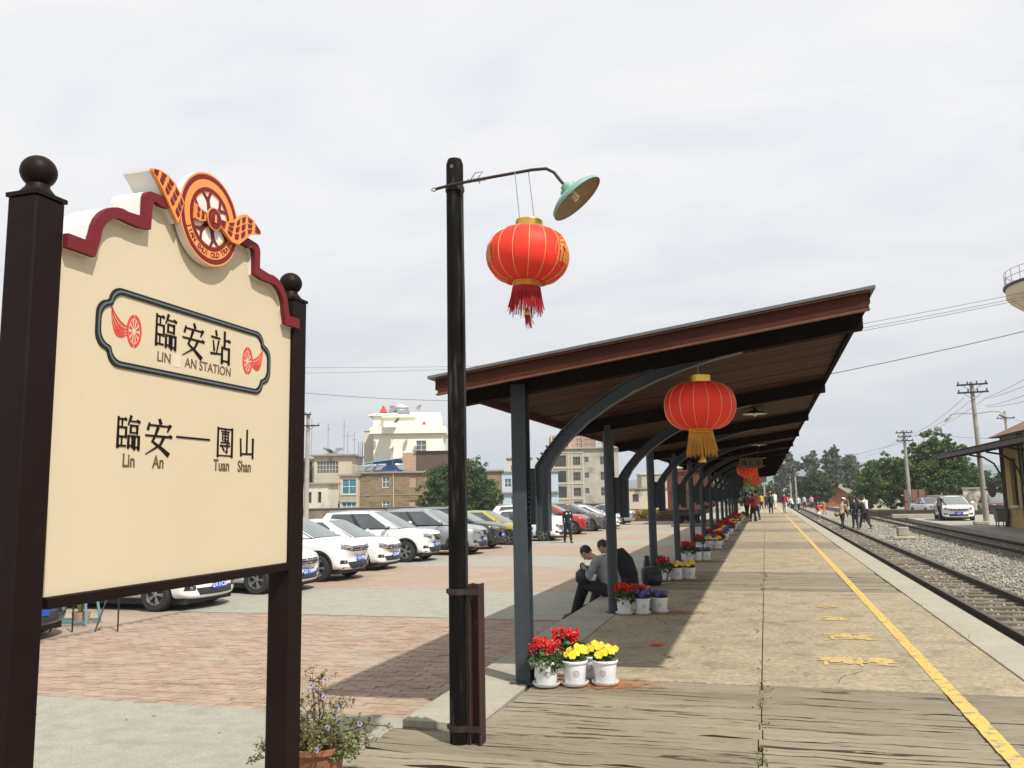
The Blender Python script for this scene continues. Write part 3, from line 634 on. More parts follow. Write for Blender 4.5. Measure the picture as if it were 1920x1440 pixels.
def mark(cu, cv, flip):
    mb = MB(); r = .062
    for a0 in (4, 184):
        mb.band(arc(cu, cv, r*.62, a0-90, a0+82, 14, r), arc(cu, cv, r*.48, a0-90, a0+82, 14, r*.8), .002, sframe, closed=False)
    for k in range(10):
        a = R(k*36+18); da = R(9)
        mb.prism([(cu+.009*math.cos(a), cv+.012*math.sin(a)), (cu+r*.42*math.cos(a-da), cv+r*.7*math.sin(a-da)), (cu+r*.42*math.cos(a+da), cv+r*.7*math.sin(a+da))], .002, sframe)
    for i in range(4):        # feathers as crescents sweeping up to the tip
        t = i/3; s = -1 if flip else 1
        bx, by = .036, -.02+.03*t; tx, ty = .118, .072
        c1 = (.08+.035*(1-t), -.06+.07*t); pts = []; pti = []
        for j in range(9):
            w = j/8; x = (1-w)**2*bx+2*w*(1-w)*c1[0]+w*w*tx; y = (1-w)**2*by+2*w*(1-w)*c1[1]+w*w*ty; th = .0058*math.sin(PI*min(1, w*1.0)**.8)*(1.3-t*.6)+.0008
            pts.append((cu-s*x, cv+y-th)); pti.append((cu-s*x, cv+y+th))
        mb.band(pts, pti, .002, sframe, closed=False)
    mb.build('winged_wheel_print', m_redp, sg)
mark(2.545, 2.238, False); mark(3.265, 2.236, True)

# ---------------------------------------------------------------- lamp post, arm, shade
m_pole = M('tarred_wood', (.008, .007, .0065), (.004, .0035, .0035), 4, .62, bump=.01, bscale=5, stretch=(9, 9, .8), dirt=(.06, .047, .036), dscale=2.2, dpos=(.55, .68), spec=.08, fine=.3)
m_rust = M('rusted_iron', (.04, .011, .008), (.02, .008, .006), 5, .8, bump=.003, bscale=18, dirt=(.14, .05, .03), dscale=6, dpos=(.6, .8), fine=.3)
m_iron = M('dark_iron', (.03, .022, .02), (.05, .03, .025), 9, .55, .4)
lp = thing('lamp_post', 'tall tarred wooden lamp post with a green shade on a bent arm and rusty brace', 'lamp post', (-2.03, 5.5, 0))
mb = MB(); hs = [0, .5, 1.05, 1.7, 2.4, 2.9, 3.5, 4.0, 4.04]; rs = [.066, .067, .066, .065, .064, .063, .062, .062, .05]
mb.lathe([(.001, 0)]+[(r, h) for r, h in zip(rs, hs)]+[(.001, 4.05)], 28); mb.build('pole', m_pole, lp, smooth=True)
mb = MB()
for x in (.085, .155): mb.box(x-.005, -.04, 0, x+.005, .07, 1.03)
mb.box(.08, .010, 0, .16, .020, 1.03); mb.build('iron_beam', m_rust, lp, bevel=.002)
MB().tube([(.066, -.02, 0), (.066, -.02, 3.0), (.06, -.03, 3.84)], .011, 8).build('conduit', m_dark, lp, smooth=True)
for h in (.10, .98):
    mb = MB().lathe([(.068, h-.02), (.073, h-.02), (.073, h+.02), (.068, h+.02)], 24)
    mb.box(.05, -.048, h-.02, .165, -.042, h+.02); mb.cbox((-.075, 0, h), (.02, .025, .03)); mb.build('strap', m_iron, lp)
arm = [(-.12, -.07, 3.81), (0, -.075, 3.825), (.3, -.07, 3.845), (.6, -.07, 3.86), (.70, -.07, 3.855), (.755, -.07, 3.82), (.80, -.07, 3.755), (.835, -.07, 3.71)]
ar = MB().tube(arm, .011, 10).build('arm', m_iron, lp, smooth=True)
mb = MB().tube([(-.11, -.08, 3.80), (-.13, -.09, 3.815), (-.15, -.08, 3.80), (-.135, -.07, 3.795), (-.11, -.08, 3.80)], .004, 6)
for k in range(7): mb.tube([(.12+k*.022, -.085, 3.82), (.125+k*.022, -.055, 3.86), (.135+k*.022, -.08, 3.83)], .0045, 6)
mb.tube([(.14, -.07, 3.84), (.19, -.09, 3.885), (.24, -.08, 3.89), (.2, -.06, 3.86), (.22, -.09, 3.80)], .003, 5)
mb.lathe([(.064, 3.80), (.069, 3.80), (.069, 3.83), (.064, 3.83)], 20); mb.build('wire_binding', m_dark, ar)
MB().lathe([(.001, 0), (.014, 0), (.014, .006), (.006, .007), (.001, .007)], 16, (0, -.063, 3.97), 'y').build('bolt', M('worn_steel', (.16, .14, .11), rough=.5, metal=.6), lp)
m_green = M('mint_enamel', (.17, .36, .29), (.14, .31, .255), 8, .35, dirt=(.10, .20, .16), dscale=20, dpos=(.66, .72))
m_shadein = M('shade_inside', (.30, .22, .12), (.24, .17, .09), 12, .5, dirt=(.06, .04, .02), dscale=30, dpos=(.72, .76))
axis = Vector((.62, .08, -.78)).normalized(); q = (-axis).to_track_quat('Z', 'Y').to_matrix().to_4x4()
nk = Matrix.Translation((.83, -.07, 3.715)) @ q
mb = MB(); mb.M = nk; mb.lathe([(.022, .01), (.034, .005), (.04, -.02), (.062, -.024), (.066, -.05), (.10, -.06), (.16, -.082), (.198, -.108), (.203, -.13), (.2, -.13)], 40)
sh = mb.build('lamp_shade', m_green, lp, smooth=True)
mb = MB(); mb.M = nk; mb.lathe([(.001, -.052), (.05, -.058), (.10, -.067), (.158, -.088), (.196, -.112), (.2, -.1295)], 40); mb.build('shade_lining', m_shadein, sh, smooth=True)
mb = MB(); mb.M = nk; mb.lathe([(.02, -.05), (.02, -.08)], 12)
mb.tube([(.021*math.cos(a*.8), .021*math.sin(a*.8), -.08-a*.0022) for a in range(24)], .0062, 6); mb.build('bulb', M('bulb_glass', (.75, .70, .6), rough=.2), sh, smooth=True)

# ---------------------------------------------------------------- red lanterns
m_silk = M('red_silk', (.80, .045, .024), (.74, .035, .02), 5, .55, spec=.25, bump=.0006, bscale=90)
m_gold = M('gold_foil', (.72, .45, .09), (.60, .34, .06), 12, .25, .85, local=True, bump=.0008)
m_goldline = M('gold_piping', (.80, .46, .16), rough=.35, metal=.3)
m_redfr = M('red_fringe', (.42, .01, .022), (.30, .008, .015), 6, .8)
m_goldfr = M('gold_fringe', (.55, .27, .035), (.38, .17, .02), 6, .7)
def lantern(loc, label, rad=.285, fringe='red', marks=False, tilt=0, string=.3, hang=None):
    t = thing('lantern', label, 'lantern', loc, 0, 'red lanterns'); t.rotation_euler = (0, tilt, .3)
    h = rad*.67; NR = 16; n = 64; prof = []
    mb = MB(); vs = []; rows = 22
    for i in range(rows+1):
        a = -PI/2*.80+PI*.80*i/rows; z = h*math.sin(a)/math.sin(PI/2*.80)*.97; rr = rad*(math.cos(a)**.62)
        for k in range(n):
            f = (k % 4)/4; rr2 = rr*(1-.012*(1-abs(2*f-1))**0*(0 if f == 0 else math.sin(PI*f)))
            vs.append((rr2*math.cos(2*PI*k/n), rr2*math.sin(2*PI*k/n), z))
    mb.add(vs, [(i*n+k, i*n+(k+1) % n, (i+1)*n+(k+1) % n, (i+1)*n+k) for i in range(rows) for k in range(n)])
    mb.add([(0, 0, vs[0][2])], []); q0 = len(mb.v)-1; mb.f += [(q0, (k+1) % n, k) for k in range(n)]
    g = mb.build('globe', m_silk, t, smooth='all')
    mb = MB()
    for k in range(NR):
        pts = []
        for i in range(rows+1):
            v = vs[i*n+k*4]; pts.append((v[0]*1.004, v[1]*1.004, v[2]))
        mb.tube(pts, .0022, 5)
    mb.build('rib', m_goldline, g)
    r1 = rad*.33
    for z0, z1, nm in ((h*.93, h*.95+rad*.24, 'top_collar'), (-h*.95-rad*.16, -h*.93, 'bottom_collar')):
        pr = []
        for i in range(9): pr.append((r1*(1+(.03 if i % 2 else 0)), z0+(z1-z0)*i/8))
        MB().lathe(pr+[(r1*.9, z1), (r1*.9, z0)], 28).build(nm, m_gold, t, smooth=True)
    fz = -h*.95-rad*.16; fl = rad*.62; mf = m_redfr if fringe == 'red' else m_goldfr; mb = MB(); cnt = 150
    if fringe == 'red': mb.lathe([(r1*1.0, fz+.01), (r1*1.08, fz-.035)], 28)
    for k in range(cnt):
        a = 2*PI*k/cnt+random.uniform(-.03, .03); L_ = fl*random.uniform(.7, 1.08); o = random.uniform(.0, .12)*rad; s = random.uniform(-.1, .25)
        c, s_ = math.cos(a), math.sin(a)
        mb.tube([(r1*c, r1*s_, fz+.004), ((r1+o*.4)*c+s*.02, (r1+o*.4)*s_, fz-L_*.5), ((r1+o)*c+s*.1*rad, (r1+o)*s_, fz-L_)], [.0034, .003, .0016] if fringe == 'red' else [.0045, .004, .002], 4, False)
    stuff(mb.build('fringe', mf, t))
    tz = fz-fl*.75
    if fringe == 'red':
        mb = MB().tube([(.0, 0, fz+.02), (.01, 0, tz)], .003, 5); mb.lathe([(.004, tz), (.013, tz-.01), (.015, tz-.03), (.02, tz-.04), (.018, tz-.055)], 14, (.012, 0, 0)); bl = mb.build('tassel_knob', m_gold, t, smooth=True)
        mb = MB()
        for k in range(26):
            a = random.random()*6.28; rr = random.uniform(.003, .018); d = random.uniform(.0, .02)
            mb.tube([(.012+rr*math.cos(a), rr*math.sin(a), tz-.05), (.02+(rr+d)*math.cos(a)+.012, (rr+d)*math.sin(a), tz-.05-random.uniform(.06, .10))], [.003, .0015], 4, False)
        stuff(mb.build('tassel', mf, t))
    else:
        mb = MB().tube([(0, 0, fz+.02), (0, 0, tz-.04)], .003, 5); mb.lathe([(.003, tz-.02), (.015, tz-.035), (.018, tz-.055), (.03, tz-.075), (.034, tz-.095), (.03, tz-.1), (.0, tz-.1)], 16); mb.build('bell', m_gold, t, smooth=True)
    mb = MB()
    if hang: mb.tube([(-r1*.6, 0, h*.95), hang[0]], .0035, 5); mb.tube([(r1*.5, 0, h*.95), hang[1]], .0035, 5)
    else: mb.tube([(0, 0, h*.95+rad*.16), (0, 0, h+string)], .003, 5); mb.tube([(-r1, 0, h+rad*.1), (0, 0, h+rad*.16+.01), (r1, 0, h+rad*.1)], .003, 5)
    mb.build('hanging_wire', M('wire_steel', (.35, .35, .36), rough=.4, metal=.6), t)
    if marks:
        for ac in (PI*1.08, PI*1.83):
            mb = MB(); rr = random.Random(3)
            def onsurf(a, b, lift):      # a azimuth, b height fraction
                z = h*b; e = math.asin(max(-1, min(1, b/.97*math.sin(PI/2*.80)))); q_ = rad*(math.cos(e)**.62)+lift
                return (q_*math.cos(a), q_*math.sin(a), z)
            for i, (x0, y0, x1, y1, w0) in enumerate([(-.5, .55, .1, .75, .11), (-.55, .35, .0, .4, .13), (-.3, .4, -.5, .0, .12), (-.35, .2, -.35, -.6, .14), (-.1, .3, .5, .35, .11), (.0, .15, .5, .12, .14), (-.1, -.1, .5, -.1, .13), (-.1, -.3, .5, -.3, .12), (-.1, -.5, .5, -.52, .13), (-.08, .0, -.1, -.55, .12), (.22, -.05, .22, -.5, .11), (.5, .0, .48, -.55, .12)]):
                N_ = 5; P = []
                dx, dy = x1-x0, y1-y0; l = math.hypot(dx, dy); nx, ny = -dy/l*w0*.7, dx/l*w0*.7
                for sg_ in (1, -1):
                    for j in range(N_+1):
                        tt = j/N_; P.append(onsurf(ac+(x0+dx*tt+nx*sg_)*.42, (y0+dy*tt+ny*sg_)*.62-.02, .0035+i*.0002))
                mb.add(P, [(j, j+1, N_+2+j, N_+1+j) for j in range(N_)])
            for k in range(26):
                a0, a1 = k/26*2*PI, (k+.8)/26*2*PI; P = []
                for rr_ in (.86, .9):
                    for a_ in (a0, a1): P.append(onsurf(ac+math.cos(a_)*rr_*.42, math.sin(a_)*rr_*.62-.02, .003))
                mb.add(P, [(0, 1, 3, 2)])
            mb.build('gold_character', M('gold_flock', (.62, .27, .05), (.5, .2, .035), 20, .5, .2), g)
    return t
lantern((-1.475, 5.43, 3.245), 'red silk lantern with gold characters hanging from the arm of the wooden lamp post', .285, 'red', True, .06, hang=((-.115, 0, .605), (-.02, 0, .607)))
lantern((-.50, 7.38, 2.355), 'large red lantern with gold fringe and bell under the front end of the canopy', .305, 'gold', string=.2)
for (x, y, z, s, w) in ((-.47, 25.5, 2.30, .3, 'second red lantern down the canopy, half hidden by the hanging name plate'), (-.52, 34.5, 2.33, .3, 'third red lantern down the canopy, seen past the name plate'), (-.52, 43.6, 2.33, .3, 'fourth small red lantern far down the canopy'), (-.52, 52.6, 2.33, .3, 'fifth and farthest red lantern down the canopy')):
    lantern((x, y, z), w, s, 'gold', string=.25)

# ---------------------------------------------------------------- pendants and hanging name plate
m_enam = M('black_enamel', (.02, .022, .022), rough=.35); m_pale = M('bulb_pale', (.7, .7, .66), rough=.3)
def pendant(loc, label, size=.19):
    t = thing('pendant_lamp', label, 'lamp', loc, 0, 'pendant lamps under the canopy')
    MB().tube([(0, 0, .08), (0, 0, zr(loc[0])-.05-loc[2])], .008, 6).build('stem', m_enam, t)
    MB().lathe([(.03, .09), (.035, .05), (.06, .045), (size, 0), (size*1.02, -.01)], 28).build('lamp_shade', m_enam, t, smooth=True)
    MB().lathe([(size*1.02, -.011), (size*.9, -.006), (.04, .03), (.001, .032)], 28).build('shade_lining', m_shadein2, t, smooth=True)
    MB().lathe([(.001, -.05)]+[(.03*math.sin(a), -.02-.03*math.cos(a)) for a in (.5, 1, 1.57, 2.2)]+[(.018, .03)], 14).build('bulb', m_pale, t, smooth=True)
m_shadein2 = M('white_enamel', (.6, .6, .56), rough=.4)
pendant((-.09, 14.1, 2.88), 'black pendant lamp under the canopy, nearest of the row')
pendant((-.09, 23.2, 2.88), 'second black pendant lamp under the canopy roof')
pendant((-.09, 32.2, 2.88), 'third small black pendant lamp under the canopy roof')
pendant((-.09, 41.3, 2.88), 'fourth tiny black pendant lamp far down the canopy')
hp = thing('name_plate', 'hanging wooden name plate with three characters in front of a lantern', 'sign', (-.33, 24, 2.425))
m_oldgold = M('tarnished_gold', (.15, .10, .045), (.10, .07, .03), 12, .6)
MB().prism([(-.28, -.14), (.28, -.14), (.305, -.115), (.305, .115), (.28, .14), (-.28, .14), (-.305, .115), (-.305, -.115)], .05, lambda u, v, w: (u, w-.025, v)).build('board', m_oldgold, hp)
for g, u in (('lin', -.18), ('an', 0), ('zhan', .18)): glyph(MB(), g, u, .02, .14, .15, lambda a, b, w: (a, -.0255-w, b), 1.3).build('character', m_ink, hp)
mb = MB()
for x in (-.2, .2): mb.tube([(x, 0, .14), (x, 0, zr(-.33)-.05-2.425)], .006, 6)
mb.build('hanger', m_enam, hp)
hp2 = thing('name_plate', 'small pale square plate hanging near the far end of the canopy', 'sign', (-.05, 55, 2.45))
MB().cbox((0, 0, 0), (.34, .03, .34)).build('board', M('pale_board', (.45, .42, .30), rough=.6), hp2)
MB().box(-.01, -.01, .17, .01, .01, .5).build('hanger', m_enam, hp2)

# ---------------------------------------------------------------- flower pots
m_pot = M('white_plastic', (.74, .75, .76), (.68, .69, .69), 6, .4, dirt=(.45, .36, .26), dscale=7, dpos=(.62, .85), local=True)
m_soil = M('potting_soil', (.06, .03, .018), (.11, .05, .03), 20, .95)
m_foli = M('flower_leaf', (.05, .10, .022), (.03, .065, .015), 10, .6, isl=.35)
m_redf = M('red_petal', (.75, .02, .015), (.62, .012, .01), 12, .55, isl=.2); m_yelf = M('yellow_petal', (.82, .58, .02), (.78, .5, .015), 12, .55, isl=.12)
m_purf = M('purple_petal', (.12, .07, .33), (.08, .04, .22), 12, .55, isl=.25); m_blueprint = M('blue_print', (.06, .075, .12), rough=.5)
def pot(kind, label):
    t = thing('flower_pot', label, 'flower pot', (0, 0, -50), 0, 'white flower pots along the canopy posts'); rr = random.Random(hash(kind) % 99 if 0 else len(kind))
    p = MB().lathe([(.001, .012), (.078, .012), (.082, .02), (.098, .175), (.108, .177), (.110, .19), (.104, .197), (.097, .19), (.094, .17), (.001, .168)], 28).build('pot', m_pot, t, smooth=True)
    mb = MB()       # printed roundel on the pot wall
    for k in range(10):
        a = k/10*2*PI
        for (r0, r1, w) in ((.026, .022, .5), (.014, .010, .4)):
            P = [(-1.2+math.cos(a+da)*q_/.095, .10+math.sin(a+da)*q_) for da, q_ in ((0, r0), (w, r0), (w, r1), (0, r1))]
            mb.add([((.0915+(z-.1)*.11)*math.cos(x), (.0915+(z-.1)*.11)*math.sin(x), z) for x, z in P], [(0, 1, 2, 3)])
    mb.build('printed_roundel', m_blueprint, p)
    MB().lathe([(.001, .0), (.095, .0), (.112, .016), (.115, .03), (.111, .03), (.10, .014), (.09, .010)], 28).build('saucer', m_pot, t, smooth=True)
    MB().lathe([(.001, .176), (.06, .178), (.096, .172)], 20).build('soil', m_soil, t)
    n = 420 if kind == 'salvia' else 260; top = .17 if kind == 'salvia' else .085; C = []
    while len(C) < n:
        a = random.random()*2*PI; q_ = random.random()**.5; z = random.random()
        rad = (.085+.075*math.sin(z*2.2)) if kind == 'salvia' else (.07+.03*math.sin(z*3))
        C.append((q_*rad*math.cos(a), q_*rad*math.sin(a), .165+z*top*(1-.35*q_*q_)-(.05*q_ if kind == 'salvia' else 0)+.01))
    C = np.array(C); stuff(leaves('foliage', C, .055 if kind == 'salvia' else .042, m_foli, t, aspect=.45))
    mb = MB()
    if kind == 'salvia':
        P = []
        for k in range(13):
            a = k*2.4; q_ = .02+.09*(k/13)**.5; bx, by = q_*math.cos(a), q_*math.sin(a); bz = .25+random.uniform(0, .05)-(.02 if k > 9 else 0); hh = random.uniform(.06, .11)
            for j in range(26):
                z = j/26; w = .024*(1-z*.75); b_ = j*2.1
                P.append((bx*(1+z*.25)+w*math.cos(b_), by*(1+z*.25)+w*math.sin(b_), bz+z*hh))
        stuff(leaves('flower_spikes', np.array(P), .034, m_redf, t, aspect=.5, fold=.4))
    else:
        for k in range(9):
            a = k*2.4+.5; q_ = .012+.078*((k+.5)/9)**.5; c = Vector((q_*math.cos(a), q_*math.sin(a), .285-.3*q_+random.uniform(-.02, .025)))
            nn = Vector((math.cos(a)*.5+random.uniform(-.5, .7), math.sin(a)*.5-.7+random.uniform(-.3, .3), .6)).normalized(); qd = nn.to_track_quat('Z', 'Y').to_matrix()
            for j in range(5):
                b_ = j*2*PI/5+.3; rp = .019; o = Vector((math.cos(b_)*.016, math.sin(b_)*.016, .001*j))
                mb.add([tuple(c+qd@(o+Vector((math.cos(e)*rp, math.sin(e)*rp, .004*math.sin(2*e)))) ) for e in [q2*PI/3.5 for q2 in range(7)]], [tuple(range(7))])
        stuff(mb.build('flowers', m_yelf if kind == 'yellow' else m_purf, t))
    return t
PK = {'r': pot('salvia', 'x'), 'y': pot('yellow', 'x'), 'p': pot('purple', 'x')}
nm_ = {'r': 'red salvia', 'y': 'yellow pansies', 'p': 'purple pansies'}; used = set()
rows = [(1, [(-1.88, 7.24, 'r', 1.05, 'left'), (-1.81, 7.72, 'r', 1.1, 'behind the front ones'), (-1.65, 7.32, 'y', 1.05, 'in the middle of the row'), (-1.56, 7.62, 'y', 1, 'behind the middle one'), (-1.40, 7.4, 'y', 1.03, 'right end of the row')]),
 (2, [(-1.93, 11.75, 'r', 1.1, 'left'), (-1.77, 12.15, 'r', .95, 'behind the left one'), (-1.69, 11.8, 'p', 1.05, 'middle'), (-1.47, 12.0, 'p', 1, 'right'), (-1.6, 12.3, 'p', .9, 'back')]),
 (3, [(-1.93, 16.4, 'r', 1.2, 'left'), (-1.71, 16.6, 'y', 1.1, 'middle'), (-1.60, 16.95, 'y', 1, 'back'), (-1.47, 16.7, 'y', 1.1, 'right'), (-2.3, 18.9, 'p', 1, 'beyond, on the platform edge')]),
 (4, [(-1.86, 21.2, 'r', 1.25, 'left'), (-1.67, 21.3, 'p', 1.1, 'middle'), (-1.47, 21.4, 'p', 1.1, 'right'), (-1.95, 21.6, 'r', 1.2, 'back')])]
ordn = ['', 'first', 'second', 'third', 'fourth', 'fifth', 'sixth', 'seventh', 'eighth', 'ninth', 'tenth', 'eleventh', 'twelfth', 'thirteenth']
for k in range(5, 13):
    yb = 7.35+4.53*(k-1)+.1
    cs = ['ryy', 'rpp', 'ryp', 'rry', 'ryy', 'rpy', 'rry', 'ryr'][k-5]
    rows.append((k, [(-1.93+.25*i, yb+.2*i+random.uniform(-.1, .1), c, 1.2, p_) for i, (c, p_) in enumerate(zip(cs, ('left', 'middle', 'right')))]+[(-1.75, yb+.75, 'yrp'[k % 3], 1.15, 'back')]))
    if k < 11: rows.append((k, [(-1.7+.24*i, yb+2.2+.15*i, c, 1.15, 'mid-bay '+p_) for i, (c, p_) in enumerate(zip('ypr'[k % 2:k % 2+2], ('left', 'right')))]))
for k, lst in rows:
    for x, y, c, sc_, p_ in lst:
        lab = f'white pot of {nm_[c]} at the {ordn[k]} canopy post, {p_}'
        if c in used: o = dup(PK[c], (x, y, .008), random.uniform(-.5, .5), lab, sc_)
        else: o = PK[c]; used.add(c); o.location = (x, y, .008); o['label'] = lab; o.scale = (sc_,)*3
# shrub in a terracotta pot beside the sign
tp = thing('flowering_shrub', 'straggly shrub with small mauve flowers in a terracotta pot beside the sign post', 'plant', (-2.55, 4.55, .003))
m_terra = M('terracotta', (.30, .13, .06), (.20, .085, .04), 7, .8, bump=.002, bscale=30, dirt=(.10, .06, .04), dscale=6, dpos=(.52, .7))
MB().lathe([(.001, 0), (.12, 0), (.13, .02), (.152, .18), (.170, .185), (.172, .215), (.158, .215), (.150, .175), (.001, .17)], 32).build('pot', m_terra, tp, smooth=True)
MB().lathe([(.001, .185), (.08, .19), (.15, .178)], 20).build('soil', M('red_soil', (.22, .07, .035), (.14, .05, .03), 14, .95, bump=.01), tp)
m_twig = M('twig_bark', (.10, .065, .04), (.06, .04, .025), 9, .9)
mb = MB(); LC = []; FC = []
rr = random.Random(11)
for k in range(24):
    a = rr.random()*2*PI; out = rr.uniform(.16, .42) if k > 3 else rr.uniform(.0, .1); hh = rr.uniform(.10, .30) if k > 3 else rr.uniform(.34, .44)
    p = Vector((0, 0, .17)); pts = [p.copy()]
    for i in range(1, 7):
        t = i/6; pts.append(Vector((math.cos(a)*out*t+rr.uniform(-.012, .012), math.sin(a)*out*t+rr.uniform(-.012, .012), .17+hh*(t**.8)+rr.uniform(-.008, .008)-.10*t*t*(out > .2))))
    mb.tube(pts, [.007, .006, .005, .004, .003, .002, .0015], 5)
    for i in range(2, 7):
        for j in range(3):
            b = pts[i]+Vector((rr.uniform(-.05, .05), rr.uniform(-.05, .05), rr.uniform(-.01, .05))); mb.tube([pts[i], b], [.002, .001], 4, False)
            for q_ in range(9 if out > .12 else 4): LC.append(tuple(b+Vector((rr.uniform(-.022, .022), rr.uniform(-.022, .022), rr.uniform(-.02, .02)))))
    if k % 2: FC.append(pts[-1]+Vector((0, 0, .01)))
    if k % 3 == 0: FC.append(pts[4]+Vector((.02, -.02, .03)))
mb.build('branch', m_twig, tp)
stuff(leaves('foliage', np.array(LC), .021, M('shrub_leaf', (.10, .13, .035), (.17, .13, .045), 14, .6, isl=.4), tp, aspect=.55))
mb = MB()
for c in FC:
    for j in range(5):
        b_ = j*1.2566; o = c+Vector((math.cos(b_)*.008, -.004, math.sin(b_)*.008))
        mb.add([tuple(o+Vector((math.cos(e)*.008, .003*math.sin(3*e), math.sin(e)*.008))) for e in [q2*PI/3 for q2 in range(6)]], [tuple(range(6))])
mb.build('flowers', M('mauve_petal', (.74, .70, .84), (.52, .40, .74), 30, .5), tp)
C = []
for k in range(200):
    a = rr.uniform(-.6, 1.0); q_ = rr.uniform(.12, .27); C.append((q_*math.cos(a), q_*math.sin(a), .21+rr.uniform(-.06, .03)))
stuff(leaves('ground_leaves', np.array(C), .03, M('fresh_leaf', (.13, .20, .05), (.08, .13, .03), 12, .5, isl=.3), tp))
# ---------------------------------------------------------------- cars
m_glass = M('car_glass', (.035, .045, .05), (.07, .085, .09), 1.5, .06, spec=.9, local=True)
m_wsg = M('windscreen_glass', (.13, .155, .15), (.20, .225, .215), 1.2, .08, spec=.8, local=True)  # sky reflection put into the base colour, lighter than the side glass
m_tyre = M('tyre_rubber', (.018, .018, .019), rough=.75); m_alloy = M('alloy', (.55, .56, .58), rough=.28, metal=.85); m_trimb = M('black_trim', (.016, .016, .017), rough=.55)
m_chrome = M('chrome', (.75, .76, .78), rough=.15, metal=1); m_lens = M('lamp_glass', (.30, .32, .33), (.12, .13, .14), 14, .08, .35, spec=.8, local=True); m_plate = M('plate_blue', (.02, .07, .42), rough=.4); m_platew = M('plate_white', (.8, .82, .85), rough=.5)
def paint(nm, c, metal=0): return M(nm, c, rough=.28, metal=metal, coat=.8, spec=.5)
P_W = paint('white_car_paint', (.74, .745, .74)); P_S = paint('silver_car_paint', (.42, .44, .46), .6); P_K = paint('black_car_paint', (.018, .019, .022)); P_O = paint('olive_gold_car_paint', (.42, .37, .07), .3)
P_R = paint('red_car_paint', (.40, .015, .018), .2); P_G = paint('grey_brown_car_paint', (.13, .12, .115), .4); P_B = paint('dark_blue_car_paint', (.02, .024, .04))
def solidify(me, mods):
    o = bpy.data.objects.new('tmp', me); COL.objects.link(o)
    for t, kw in mods:
        m_ = o.modifiers.new(t, t)
        for k, v in kw.items(): setattr(m_, k, v)
    dg = bpy.context.evaluated_depsgraph_get(); dg.update(); r = bpy.data.meshes.new_from_object(o.evaluated_get(dg)); bpy.data.objects.remove(o); return r
CARS = {}
